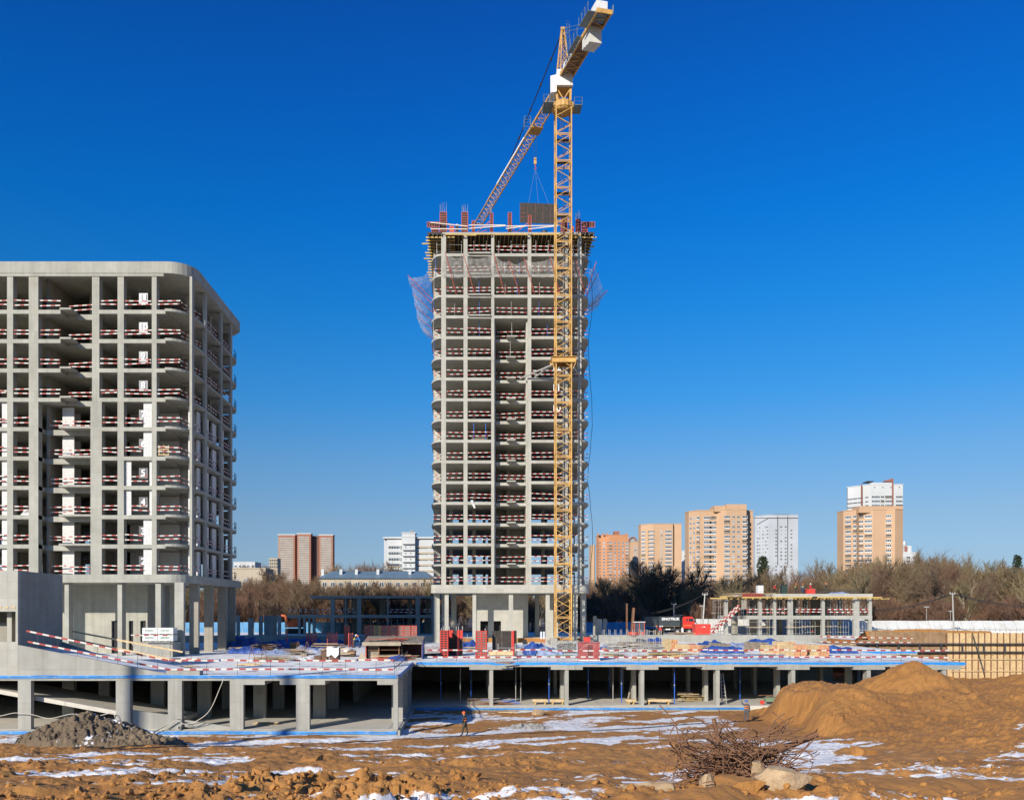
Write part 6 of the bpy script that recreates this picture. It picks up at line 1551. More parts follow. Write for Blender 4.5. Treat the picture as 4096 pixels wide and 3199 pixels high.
M_ENDS = simple('orange_board_ends', (.62, .27, .13), .8, .3, 6, grime=(.70, .45, .25))
stack(2660, 2712, 2556, 2602, 'tall stack of new timber nearest the rusty pile, orange ends', .5, n_lay=9, nw=7)
stack(2703, 2758, 2575, 2604, 'low stack of new timber beside the tall one', .55, n_lay=5, nw=6)
stack(2715, 2800, 2578, 2606, 'wide stack of new timber with orange ends, left of the tarpaulins', .52, n_lay=6, nw=8)
stack(2790, 2850, 2580, 2600, 'small far stack of new timber before a blue tarpaulin', .4, n_lay=4, nw=8)
stack(3068, 3136, 2580, 2613, 'new timber stack with orange ends right of the grey planks', .4, n_lay=7, nw=8)
stack(3112, 3182, 2565, 2600, 'rear stack of new timber with few orange ends showing', .6, n_lay=7, nw=7)
stack(3138, 3228, 2576, 2623, 'large middle stack of new timber with a broad orange end', .42, n_lay=10, nw=9)
stack(3228, 3318, 2577, 2623, 'rightmost large stack of new timber with orange ends', .52, n_lay=10, nw=8)
stack(2995, 3075, 2568, 2601, 'stack of old grey planks between the tarpaulins', .5, (M_OLDWOOD, M_OLDWOOD), 9, 7, group=None)
stack(2850, 2925, 2572, 2598, 'low stack of weathered planks behind the blue tarpaulin', .5, (M_OLDWOOD, M_OLDWOOD), 5, 7, group=None)
def plank_pile(px0, px1, py, n, label, mats, h=.35, spread=1.2, L=None, z=DZ, Y=None, cat='planks', name='plank_pile', w_=.16):
    Y = Y or DY(py); x0, x1 = PX(px0, Y), PX(px1, Y); t = thing(name, label, cat, ((x0+x1)/2, Y, z))
    for i in range(n):
        a = RC.uniform(x0, x0+(x1-x0)*.4); l = L or RC.uniform(.45, .75)*(x1-x0); y = Y+RC.uniform(-spread/2, spread/2); zz = z+.04+h*RC.random()**1.4; e = min(x1, a+l)
        MB().bar((a, y, zz), (e, y+RC.uniform(-.5, .5), zz+RC.uniform(-.04, .06)), w_, .045).build('plank', RC.choice(mats), t)
    return t
WD = [M_WOOD, M_BEAM, M_OLDWOOD, M_WOOD]; OW = [M_OLDWOOD, M_OLDWOOD, M_RUST]
plank_pile(2520, 2640, 2636, 22, 'loose new planks at the deck edge right of the red cabinet', WD)
plank_pile(2580, 2790, 2628, 26, 'long loose planks before the wide timber stack', WD)
plank_pile(2860, 2990, 2607, 18, 'flat planks under the grey stack', OW)
plank_pile(2960, 3130, 2630, 24, 'yellow beams and planks at the deck edge under the timber stacks', [M_BEAM, M_WOOD, M_OLDWOOD])
plank_pile(3300, 3560, 2582, 26, 'scattered long boards at the right rear of the deck', OW+[M_WOOD])
plank_pile(3340, 3500, 2572, 16, 'heap of boards below the corner of the low building', OW+[M_WOOD], Y=135)
plank_pile(1000, 1200, 2640, 20, 'loose boards and rusty pipes on the snowy left deck', OW+[M_WOOD, M_RUST])
plank_pile(940, 1050, 2660, 9, 'pale boards at the left deck edge rail', [M_WOOD], .12)
plank_pile(660, 800, 2668, 8, 'thin pale boards near the foot of the ramp', [M_WOOD, M_OLDWOOD], .1)
plank_pile(900, 975, 2612, 22, 'heap of weathered boards beside the lobby columns', OW+[M_WOOD], .7)
plank_pile(1240, 1400, 2598, 22, 'old planks heaped behind the white sheet', OW+[M_WOOD], .8)
plank_pile(1960, 2060, 2652, 10, 'few dark boards at the deck edge below the black form', OW, .1)
plank_pile(2190, 2320, 2630, 18, 'grey and green pipes lying by the red cabinet', [M_STEEL, M_OLDWOOD, simple('green_pipe', (.10, .25, .20))], .25, name='pipe_heap', cat='pipes')
plank_pile(2400, 2520, 2625, 14, 'new planks between the red cabinet and loose timber', WD, .3)
for i, (a, b, py, n, lab, ms, h) in enumerate(((1000, 1130, 2600, 34, 'heap of rusty bars and boards beside the blue tarpaulins', [M_RUST, M_OLDWOOD], .8), (1130, 1260, 2618, 34, 'rusty frames and boards in the middle of the left deck', [M_RUST, M_OLDWOOD, M_WOOD], .6), (1270, 1420, 2625, 40, 'brown boards and scrap right of the covered crate', [M_RUST, M_OLDWOOD, M_WOOD], .9), (1080, 1330, 2566, 40, 'shaded stack of rusty red frames before the low wall', [M_RED, M_RUST], .7), (1690, 1770, 2622, 20, 'rusty bars on the snow left of the red form', [M_RUST], .25), (1850, 1960, 2606, 24, 'boards and rusty pieces between the deck forms', OW+[M_WOOD], .5), (2060, 2130, 2600, 20, 'offcuts beside the blue tent', OW+[M_WOOD], .3), (2420, 2660, 2590, 50, 'long grey and brown tubes lying behind the scaffold heaps', [M_STEEL, M_RUST, M_OLDWOOD], .8), (2780, 2960, 2602, 34, 'weathered planks between the timber stacks', OW+[M_WOOD], .7), (2600, 2760, 2618, 30, 'grey offcuts in front of the tall timber stack', OW, .4), (1470, 1700, 2618, 36, 'rusty scrap and boards round the shed floor', [M_RUST, M_OLDWOOD, M_RED], .5))):
    plank_pile(a, b, py, n, lab, ms, h, 2.2, None, DZ, None, 'scrap', 'scrap_heap', .12)
for i, (px, py, w_, h, mt, lab) in enumerate(((1405, 2625, 30, .55, M_RUST, 'low rusty box right of the covered crate'), (1215, 2630, 24, .4, M_OLDWOOD, 'small wooden crate beside the plastic roll'), (1065, 2600, 26, .7, M_RED, 'faded red steel bin among the blue tarpaulins'), (1175, 2596, 30, .8, M_RUST, 'rusty steel bin left of the red posts'), (2480, 2602, 22, .7, M_OLDWOOD, 'wooden crate behind the scaffold parts'), (2770, 2596, 24, .6, M_RED, 'faded red bin behind the wide timber stack'))):
    q = D(px, py); hw = w_/2*q.y/F; t = thing('site_bin', lab, 'bin', q)
    MB().box(q.x-hw, q.x+hw, q.y, q.y+.9, q.z, q.z+h).build('body', mt, t); MB().box(q.x-hw-.04, q.x+hw+.04, q.y-.04, q.y+.94, q.z+h, q.z+h+.06).build('rim', mt, t)
    for k in range(3): MB().box(q.x-hw+.1+k*(hw-.12), q.x-hw+.16+k*(hw-.12), q.y-.03, q.y-.002, q.z, q.z+h).build('rib', mt, t)
plank_pile(1860, 2085, 2825, 10, 'blue and rusty steel props heaped on the garage floor', [M_PROPBLUE, M_PROPBLUE, M_RUST], .5, 1.6, 3.2, FZ, 83.2, 'props', 'prop_heap', .09)
for i, (a, b, Y) in enumerate(((2130, 2190, 83.0), (2200, 2260, 83.0), (2505, 2545, 83.0), (2585, 2685, 83.0))):
    t = thing('timber_trestle', 'low pale timber trestle on the garage floor, %s from the left' % ORD[i+1], 'trestle', (PX((a+b)/2, Y), Y, FZ), 'timber trestles in the garage')
    x0, x1 = PX(a, Y), PX(b, Y)
    for k in range(4): MB().box(x0, x1, Y+.2*k, Y+.2*k+.16, FZ+.38, FZ+.46).build('board', M_WOOD, t)
    MB().box(x0, x1, Y-.06, Y-.02, FZ+.28, FZ+.44).build('edge_beam', M_WOOD, t)
    for x in (x0+.2, x1-.3): MB().box(x, x+.12, Y, Y+.7, FZ, FZ+.38).build('leg', M_BEAM, t)
plank_pile(2700, 2830, 2800, 14, 'planks and a dark panel leaning by a garage column', WD, .7, 1.4, None, FZ, 86, 'planks')
plank_pile(3040, 3130, 2795, 12, 'grey boards heaped beside the wheelbarrow in the garage', OW, .7, 1.2, None, FZ, 84.5, 'planks')
plank_pile(1990, 2070, 2852, 6, 'pale planks on the snow before the plinth', [M_WOOD], .1, .6, None, .05, 79.5)
plank_pile(1010, 1120, 2890, 8, 'pale planks on the left garage floor', [M_WOOD], .12, .6, None, FZ, 68.2)
# leaning boards at a garage column
t = thing('leaning_boards', 'dark boards leaning on a garage column', 'boards', (PX(2522, 88), 88, FZ))
for i in range(6): MB().bar((PX(2512+i*3, 87.6), 87.5+.1*i, FZ), (PX(2528+i, 88.4), 88.2, FZ+2.4+.1*i), .16, .04).build('board', M_OLDWOOD, t)
t = thing('step_ladder', 'aluminium step ladder standing by a garage column', 'ladder', (PX(2893, 84), 83.6, FZ))
for s in (0, .42):
    MB().bar((PX(2898, 83.5)+s-.3, 83.2, FZ), (PX(2884, 83.5)+s*.55, 83.7, FZ+2.9), .06).build('stile', M_STEEL, t)
for i in range(9):
    f = (i+.5)/9; MB().bar((PX(2898-14*f, 83.5)-.3+.3*f, 83.2+.5*f, FZ+2.9*f), (PX(2898-14*f, 83.5)+.12-.0*f, 83.2+.5*f, FZ+2.9*f), .05).build('rung', M_STEEL, t)
t = thing('wheelbarrow', 'green wheelbarrow tipped by the right garage column', 'wheelbarrow', (PX(3062, 83), 83, FZ))
x = PX(3060, 83); m = MB(); m.prism([(x-.1, 82.8), (x+1.0, 82.7), (x+1.0, 83.4), (x-.1, 83.3)], FZ+.3, FZ+.65); m.v = [(xx+(.15 if z < FZ+.4 else 0)*(1 if xx < x+.4 else -1), y, z) for xx, y, z in m.v]; m.build('tray', simple('green_paint', (.16, .22, .13), .6, .2), t)
MB().tube([(x-.25, 83.0, FZ+.2), (x-.25, 83.1, FZ+.2)], .2, 12).build('wheel', M_BRIGHTRED, t); MB().bar((x-.25, 83.05, FZ+.2), (x+1.7, 82.8, FZ+.5), .05).bar((x-.25, 83.05, FZ+.2), (x+1.7, 83.3, FZ+.5), .05).build('handle', M_STEEL, t)
# tarpaulins
for i, (px, py, rx, h, lab, mt) in enumerate((
    (2890, 2610, 2.2, .9, 'large bright blue tarpaulin over a stack at the deck middle', M_TARP), (2900, 2634, 4.2, .35, 'pale snowy blue sheet spread before the large tarpaulin', M_PALETARP), (3060, 2634, 3.6, .3, 'wrinkled pale blue sheet under loose beams', M_PALETARP),
    (2850, 2585, 1.8, .8, 'dark blue tarpaulin behind the wide timber stack', M_TARP), (2975, 2590, 2.3, .9, 'pale blue tarpaulin left of the grey planks', M_PALETARP), (3060, 2575, 2.6, .8, 'long blue tarpaulin in front of the low building', M_TARP), (3345, 2610, 2.1, .75, 'blue tarpaulin at the right end of the timber stacks', M_TARP),
    (2138, 2616, 1.25, 1.5, 'bright blue tarpaulin tent on the deck in front of the tower', M_TARP), (2195, 2620, 1.5, .8, 'crumpled pale blue sheet right of the blue tent', M_PALETARP), (1868, 2602, 1.3, 1.2, 'blue tarpaulin heap between the two column forms', M_TARP), (1905, 2605, 1.2, .6, 'snowy blue sheet behind the ribbed form', M_PALETARP),
    (2628, 2572, 1.5, .9, 'blue tarpaulin on old pipes left of the tall timber stack', M_TARP), (2440, 2598, 1.4, .6, 'blue sheet behind the red cabinet', M_TARP), (985, 2592, 2.4, 1.3, 'dark blue tarpaulin heap beside the lobby', M_TARP), (1130, 2590, 4.0, .8, 'long dark blue tarpaulin in the shade of the flats', M_TARP),
    (990, 2612, 2.0, .9, 'bright blue tarpaulin over boards on the left deck', M_TARP), (1120, 2616, 2.4, .4, 'snow-dusted blue sheet on the left deck', M_PALETARP), (1290, 2586, 2.2, .9, 'bright blue tarpaulin behind the old planks', M_TARP), (1250, 2610, 2.6, .7, 'pale snowy blue sheet in the middle of the left deck', M_PALETARP),
    (1590, 2640, .9, .5, 'blue rags heaped at the inner deck corner', M_TARP), (950, 2575, 1.5, 1.2, 'dark blue covered heap right of the last lobby column', M_TARP), (1385, 2606, .7, .5, 'white sack heap left of the shed', M_WHITE), (1360, 2575, 2.2, .5, 'shaded blue sheet behind the red posts', M_TARP), (1200, 2570, 3.4, .7, 'shaded blue sheet before the low wall', M_TARP), (1230, 2640, .9, .35, 'white plastic roll on the left deck', M_WHITE), (2080, 2595, 1.2, .5, 'crumpled blue sheet by the tower core', M_PALETARP))):
    q = D(px, py); tarp(q.x, q.y, rx, 1.5 if rx < 3 else 2.0, h, lab, mt, 200+i*7)
# red formwork panels standing on the deck
def big_form(px0, px1, py0, py1, label, nr=9, nv=2, mats=None, side=None, Y=None):
    Y = Y or DY(py1); x0, x1 = PX(px0, Y), PX(px1, Y); z1 = PZ(py0, Y)
    t = thing('wall_formwork', label, 'formwork', ((x0+x1)/2, Y, DZ)); form_panel(t, x0, x1, Y, DZ, z1, nr, nv, .08, mats=mats)
    if side: MB().box(x1-.05, x1+.05, Y+.12, Y+side, DZ, z1).build('side_panel', (mats or (M_RED,))[0], t); MB().box(x0-.02, x0+.06, Y+.12, Y+side, DZ, z1).build('side_panel', M_PLY, t)
    for x in (x0+.15, x1-.15): MB().tube([(x, Y+.1, z1), (x, Y+.1, z1+.25)], .04, 6).build('lifting_eye', M_STEEL, t)
    return t
big_form(1760, 1792, 2520, 2626, 'red ribbed wall form standing at the left of the deck forms', 12, 3, (M_BRIGHTRED, M_PLY), 2.0)
t = thing('form_box', 'dark plywood column box with red corner strips on the deck', 'formwork', (PX(1822, DY(2622)), DY(2622)+1, DZ))
Y = DY(2622); z1 = PZ(2519, Y)
MB().box(PX(1793, Y), PX(1828, Y), Y+.6, Y+2.2, DZ, z1).build('plywood_face', M_PLY, t); MB().box(PX(1828, Y), PX(1837, Y), Y+.1, Y+.6, DZ, z1).build('corner_strip', M_BRIGHTRED, t)
MB().box(PX(1837, Y), PX(1851, Y), Y+.2, Y+2.0, DZ, z1).build('plywood_face', M_PLY, t); MB().box(PX(1796, Y), PX(1812, Y), Y+.5, Y+.59, z1-.8, z1).build('red_plate', M_BRIGHTRED, t); MB().box(PX(1839, Y), PX(1851, Y), Y+.1, Y+.19, z1-.9, z1).build('red_plate', M_BRIGHTRED, t)
for px in (1773, 1797, 1825, 1834, 1850): MB().tube([(PX(px, Y), Y+.6, z1), (PX(px, Y), Y+.6, z1+.4)], .05, 6).build('lifting_eye', M_STEEL, t)
big_form(1903, 1947, 2522, 2633, 'brick-patterned red ribbed form in the middle of the deck', 12, 3, (M_BRIGHTRED, simple('dusty_ply', (.16, .13, .11), .6, .3)), .6)
t = thing('wall_formwork', 'large black plywood form with a bright red edge on the deck', 'formwork', (PX(2020, DY(2630)), DY(2630), DZ))
Y = DY(2630); z1 = PZ(2522, Y)
for a, b in ((1969, 1986), (1986.5, 2007), (2007.5, 2045)): MB().box(PX(a, Y), PX(b, Y), Y, Y+.08, DZ, z1).build('plywood_sheet', M_PLY, t)
MB().box(PX(2045.5, Y), PX(2056, Y), Y-.1, Y+.1, DZ, z1).build('edge_strip', M_BRIGHTRED, t); MB().box(PX(2056.5, Y), PX(2067, Y), Y+.1, Y+1.6, DZ, z1).build('side_panel', M_PLY, t)
scaffold(PX(1972, 108), PX(2028, 108), DY(2633)-.8, DZ, PZ(2572, DY(2633)), 'small white access frame before the black form', 1, 1, .6, 0, None)
scaffold(PX(1870, 120), PX(1905, 120), DY(2600), DZ, PZ(2535, DY(2600)), 'thin access frame left of the ribbed form', 1, 1, .6, 0, None)
t = thing('timber_block', 'pale timber block stack lying before the black form', 'timber', (PX(2000, DY(2636)), DY(2636)-.5, DZ))
Y = DY(2636)-.6
for k in range(2): MB().box(PX(1955, Y), PX(2052, Y), Y, Y+.7, DZ+.02+k*.42, DZ+.40+k*.42).build('block', M_WOOD if k else M_CONL, t)
# row of red forms behind the shed
Y = 128.0; t = thing('wall_formwork', 'long row of red and yellow ribbed forms standing behind the shed', 'formwork', (PX(1560, Y), Y, DZ))
zt2 = PZ(2501, Y); zl = DZ
xx = [1457, 1472, 1496, 1516, 1524, 1556, 1588, 1614, 1642, 1654, 1668]
for a, b in zip(xx[:-1], xx[1:]):
    yel = a in (1496, 1516); form_panel(t, PX(a, Y)+.02, PX(b, Y)-.02, Y+RC.uniform(-.1, .1), zl, zt2, 9, 2, .09, mats=((M_BEAM if yel else M_RED), simple('dusty_ply', (.16, .13, .11))))
big_form(1376, 1392, 2502, 2570, 'two narrow red form edges standing left of the long form row', 2, 2, (M_RED, M_RED), 1.6, 126)
# red post groups
for g, (px, py, n) in enumerate(((1226, 2588, 6), (1310, 2590, 6), (1148, 2590, 1), (1395, 2590, 3))):
    for i in range(n):
        Y = DY(py)+(i % 3)*.4; x = PX(px+i*7.5, Y); h = 1.9+RC.uniform(-.1, .15)
        t = thing('red_prop', 'short red steel post, %s in the %s cluster on the left deck' % (ORD[i+1], ('left', 'middle', 'lone', 'right')[g]), 'post', (x, Y, DZ), 'red posts on the left deck')
        MB().tube([(x, Y, DZ), (x, Y, DZ+h)], .075, 7).build('tube', M_RED, t); MB().box(x-.12, x+.12, Y-.12, Y+.12, DZ, DZ+.03).build('foot_plate', M_RED, t)
# shed
Y = 88.5; t = thing('site_shed', 'dark open-fronted site shed with a sagging roof on the left deck', 'shed', (PX(1570, Y), Y+2, DZ))
x0, x1, xm = PX(1461, Y), PX(1690, Y), PX(1605, Y); zr = PZ(2560, Y); zf_ = PZ(2569, Y)
for x in (x0, PX(1513, Y), PX(1594, Y), x1-.1): MB().box(x, x+.1, Y, Y+.1, DZ, zf_).build('post', M_RED if x == x0 else M_RUST, t)
m = MB(); m.prism([(x0-.2, Y-.5), (x1, Y-.3), (x1, Y+4), (x0-.2, Y+4)], zf_-.05, zf_+.08); m.v = [(x, y, z+(.55 if y > Y+1 else 0)-.1*math.sin(x)) for x, y, z in m.v]; m.build('roof', M_OLDWOOD, t)
MB().box(x0-.25, xm, Y-.58, Y-.52, zf_-.28, zf_+.06).build('fascia', simple('pale_ply', (.38, .31, .22), .8, .2), t)
MB().box(x0, x1, Y+3.9, Y+4, DZ, zf_+.4).build('back_wall', simple('dark_red_ply', (.10, .03, .025), .7, .3), t); MB().box(x0, x0+.06, Y+.2, Y+3.9, DZ, zf_).build('side_wall', simple('dark_red_ply', (.10, .03, .025)), t); MB().box(xm, xm+.06, Y+.2, Y+3.9, DZ, zf_).build('side_wall', M_BLACK, t)
MB().box(x0+.2, PX(1515, Y), Y+.6, Y+.7, DZ, DZ+1.3).build('table_front', M_OLDWOOD, t); MB().box(x0, xm, Y+.3, Y+1.4, DZ+.85, DZ+.92).build('workbench', M_RUST, t)
for i in range(8): MB().bar((RC.uniform(x0, xm), Y+RC.uniform(-.3, 1), zf_+.15+.03*i), (RC.uniform(xm-1, x1), Y+RC.uniform(.5, 3), zf_+.35+.02*i), .18, .05).build('roof_plank', RC.choice([M_OLDWOOD, M_RED, M_PALETARP]), t)
MB().box(x1-.05, x1+.02, Y-.2, Y+3.0, DZ, zf_+.1).build('tarp_curtain', M_TARP, t)
plank_pile(1470, 1680, 2645, 26, 'jumble of rusty tools and offcuts before the shed', [M_RUST, M_RED, M_OLDWOOD, M_WOOD], .45, 1.2, None, DZ, 86.3, 'scrap', 'scrap_heap')
t = thing('leaning_sheet', 'pale plywood sheet leaning left of the shed front', 'plywood', (PX(1450, 85), 85, DZ))
m = MB(); m.face([(PX(1425, 85), 85, DZ), (PX(1475, 85), 84.6, DZ), (PX(1446, 85), 85.4, DZ+.85)]); m.face([(PX(1425, 85), 85.06, DZ), (PX(1446, 85), 85.46, DZ+.85), (PX(1475, 85), 84.66, DZ)]); m.build('sheet', simple('pale_ply', (.38, .31, .22)), t)
# white sheet over a crate
Y = 82.6; t = thing('covered_crate', 'rusty crate under a white sheet in the middle of the left deck', 'crate', (PX(1333, Y), Y, DZ))
MB().box(PX(1318, Y), PX(1354, Y), Y, Y+1.2, DZ, PZ(2592, Y)).build('crate', simple('rust_brown', (.13, .07, .045), .8, .3, 2), t)
m = MB()
for i in range(8):
    a, b = i/8, (i+1)/8
    for j in range(5):
        c, d = j/5, (j+1)/5
        def fn(u, v): return (PX(1308+48*u, Y), Y-.15+1.4*v, PZ(2588, Y)+.08*math.sin(u*7)-.1*math.sin(v*3)) 
        m.face([fn(a, c), fn(b, c), fn(b, d), fn(a, d)])
    def fd(u, v): return (PX(1308+48*u, Y), Y-.15-.03*math.sin(u*9), PZ(2588, Y)+.08*math.sin(u*7)-v*(.80+.10*math.sin(u*11)))
    m.face([fd(a, 1), fd(b, 1), fd(b, 0), fd(a, 0)])
m.build('sheet', M_WHITE, t, True)
t = thing('rusty_box', 'brown rusty steel box left of the covered crate', 'box', (PX(1285, 84.0), 84.0, DZ))
m = MB().box(PX(1256, 84.0), PX(1283, 84.0), 84.0, 85.1, DZ, PZ(2622, 84.0)).build('body', simple('rust_brown', (.13, .07, .045)), t); MB().box(PX(1283, 84.0)+.01, PX(1308, 84.0), 84.1, 85.1, DZ, PZ(2603, 84.0)).build('tall_body', simple('rust_brown', (.13, .07, .045)), t)
# rebar trestles and chairs
def trestle(px, py, label, w_=.9, h=1.2):
    q = D(px, py); t = thing('rebar_trestle', label, 'trestle', q, 'bent rebar trestles')
    for s in (-1, 1):
        MB().tube([q+Vector((s*.5*w_-.3, 0, 0)), q+Vector((s*.5*w_-.05, .1, h)), q+Vector((s*.5*w_+.05, .1, h)), q+Vector((s*.5*w_+.3, .2, 0))], .03, 5).build('leg_frame', M_RUST, t)
    MB().tube([q+Vector((-.5*w_, .1, h*.55)), q+Vector((.5*w_, .1, h*.5))], .025, 5).build('cross_bar', M_RUST, t)
trestle(1030, 2652, 'bent rebar trestle on the open snow of the left deck', 1.1, 1.6); trestle(1210, 2612, 'rusty frame trestle near the pale sheet', 1.0, 1.3)
m = thing('rebar_chairs', 'row of thin bent rebar chairs on the snow left of the deck forms', 'rebar', D(1720, 2605))
for i in range(16):
    q = D(1680+i*5.5, 2600+RC.uniform(0, 20)); MB().tube([q, q+Vector((.12, 0, .6)), q+Vector((.3, 0, .62)), q+Vector((.42, .1, 0))], .02, 4).build('chair', M_RUST, m)
# red cabinet
Y = DY(2641); x0, x1 = PX(2319, Y), PX(2400, Y); z1 = PZ(2570, Y)
t = thing('red_cabinet', 'red corrugated steel cabinet with a barred door at the deck edge', 'cabinet', ((x0+x1)/2, Y, DZ))
M_CAB = simple('faded_red_steel', (.42, .10, .09), .5, .25, 1.3, 0, grime=(.52, .33, .31))
MB().box(x0, x1, Y+.08, Y+1.7, DZ, z1).build('body', M_CAB, t)
xd0, xd1 = PX(2350, Y), PX(2371, Y)
i = 0; x = x0
while x < x1-.05:
    if not (xd0-.05 < x < xd1): MB().box(x, x+.06, Y+.02, Y+.08, DZ+.05, z1-.04).build('rib', M_CAB, t)
    x += .115
MB().box(xd0, xd1, Y+.05, Y+.079, DZ+.25, z1-.2).build('door_opening', M_BLACK, t)
for i in range(6): x = xd0+.04+(xd1-xd0-.08)*i/5; MB().tube([(x, Y+.03, DZ+.2), (x, Y+.03, z1-.2)], .018, 5).build('door_bar', M_CAB, t)
MB().box(x0-.04, x1+.04, Y-.02, Y+1.75, z1, z1+.06).build('roof', M_CAB, t); MB().box(x0-.02, x1+.02, Y-.0, Y+1.72, DZ, DZ+.1).build('base_rail', M_WHITE, t)
# scrap and scaffold tubes right of the cabinet
for i, (a, b, py) in enumerate(((2405, 2500, 2608), (2500, 2600, 2606), (2560, 2660, 2612))):
    plank_pile(a, b, py, 30, 'heap of grey scaffold parts on the deck, %s from the red cabinet' % ORD[i+1], [M_STEEL, M_STEEL, M_OLDWOOD], 1.0, 2.2, None, DZ, None, 'scaffold parts', 'scaffold_heap', .07)
    scaffold(PX(a+15, DY(py)), PX(b-10, DY(py)), DY(py)+.5, DZ, DZ+2.6, 'loose upright scaffold tubes behind the parts heap, %s from the red cabinet' % ORD[i+1], 3, 1, 1.0, 0, None)
# bundle of rebar stirrups before the crane
Y = DY(2612); t = thing('stirrup_bundle', 'crate of tangled grey steel stirrups beside the crane base', 'rebar', (PX(2262, Y), Y, DZ))
MB().box(PX(2233, Y), PX(2306, Y), Y+.25, Y+1.2, DZ+.1, DZ+1.05).build('core', simple('dull_mesh', (.12, .11, .09), .8, .4, 6), t)
m = MB(); r = RC
for i in range(230):
    c = Vector((PX(2216+r.uniform(0, 92), Y), Y+r.uniform(0, .3), DZ+r.uniform(.1, 1.2))); a = r.uniform(0, 3.14); m.tube([c, c+Vector((math.cos(a)*.3, r.uniform(-.1, .1), math.sin(a)*.2)), c+Vector((math.cos(a+1)*.34, 0, math.sin(a+1)*.3))], .018, 3)
o = m.build('stirrups', M_STEEL, t); o['kind'] = 'stuff'
t = thing('concrete_block', 'pale concrete block left of the stirrup crate', 'block', (PX(2215, 119), 119, DZ)); MB().box(PX(2203, 119), PX(2229, 119), 119, 120, DZ, DZ+1.15).build('block', M_CONL, t)
# other small equipment
t = thing('sign_board', 'white boards on red legs near the tower core', 'sign', (PX(2170, 126), 126, DZ))
for i, px in enumerate((2161, 2172)):
    m = MB(); x = PX(px, 126); m.prism([(x, 126), (x+.27, 126.1), (x+.27, 126.14), (x, 126.04)], DZ+.85, DZ+1.9); m.build('board', M_WHITE, t); MB().box(x+.08, x+.12, 126.05, 126.1, DZ, DZ+.8).box(x+.2, x+.24, 126.1, 126.15, DZ, DZ+.8).build('leg', M_RED, t)
t = thing('winch_motor', 'black winch with a slanting rod at the tower core', 'machine', (PX(2100, 130), 130, DZ))
MB().tube([(PX(2092, 130), 130, DZ+.35), (PX(2106, 130), 130, DZ+.35)], .35, 10).box(PX(2090, 130), PX(2110, 130), 129.7, 130.3, DZ, DZ+.3).build('body', M_BLACK, t); MB().bar((PX(2111, 130), 130, DZ+1.2), (PX(2094, 130), 130, DZ+4.2), .05).build('rod', M_DARKSTEEL, t)
t = thing('concrete_hopper', 'rusty red concrete hopper on thin legs behind the scaffold heap', 'hopper', (PX(2535, 134), 134, DZ))
q = Vector((PX(2535, 134), 134, DZ)); MB().tube([q+Vector((0, 0, .9)), q+Vector((0, 0, 1.25)), q+Vector((0, 0, 1.7))], [.2, .8, .86], 12).build('hopper', M_RED, t)
for s in (-1, 1): MB().tube([q+Vector((s*.75, 0, 0)), q+Vector((s*.7, 0, 1.4))], .04, 5).build('leg', M_STEEL, t)
t = thing('generator', 'red machine behind the cabinet beside the crane', 'machine', (PX(2350, 124), 124, DZ)); MB().box(PX(2337, 124), PX(2362, 124), 124, 125, DZ+.55, DZ+1.15).build('body', M_BRIGHTRED, t); MB().box(PX(2340, 124), PX(2358, 124), 124.1, 124.9, DZ, DZ+.55).build('frame', M_BLACK, t)
t = thing('red_bucket', 'small red tub right of the cabinet', 'tub', (PX(2417, 108), 108, DZ)); MB().tube([(PX(2417, 108), 108, DZ), (PX(2417, 108), 108, DZ+.3)], [.3, .34], 12).build('tub', M_BRIGHTRED, t)
# booth, container, dump truck on the street level behind
Y = 141.; t = thing('guard_booth', 'red steel booth with windows behind the retaining wall', 'booth', (PX(2557, Y), Y, 5.06)); x0, x1 = PX(2536, Y), PX(2579, Y); z0, z1 = 5.06, PZ(2488, Y)
for x in (x0, (x0+x1)/2-.05, x1-.12): MB().box(x, x+.12, Y, Y+.12, z0, z1).build('post', M_RED, t)
MB().box(x0, x1, Y+1.3, Y+1.4, z0, z1).build('back_panel', M_RED, t); MB().box(x0+.02, x1-.02, Y+.04, Y+.08, z0, z0+.85).build('front_panel', M_RED, t); MB().box(x0-.1, x1+.1, Y-.1, Y+1.5, z1, z1+.1).build('roof', M_WHITE, t); MB().box(x0+.12, x1-.12, Y+.05, Y+.07, z0+.85, z1-.1).build('glazing', M_GLASS, t)
Y = 150.; t = thing('red_container', 'bright red steel skip panel between the truck and the striped stair', 'container', (PX(2812, Y), Y, 5.0)); x0, x1 = PX(2780, Y), PX(2843, Y); z1 = PZ(2495, Y)
MB().box(x0, x1, Y, Y+2, 5.0, z1).build('body', M_BRIGHTRED, t)
MB().box(PX(2811, Y), PX(2818, Y), Y-.012, Y-.002, PZ(2505, Y), PZ(2503, Y)).build('white_mark', M_SIGN, t); MB().box(PX(2809, Y), PX(2821, Y), Y-.012, Y-.002, PZ(2508, Y), PZ(2506, Y)).build('white_mark', M_SIGN, t)
for x in (x0, (x0+x1)/2, x1-.1): MB().box(x, x+.1, Y-.05, Y-.002, 5.0, z1).build('stile', M_BRIGHTRED, t)
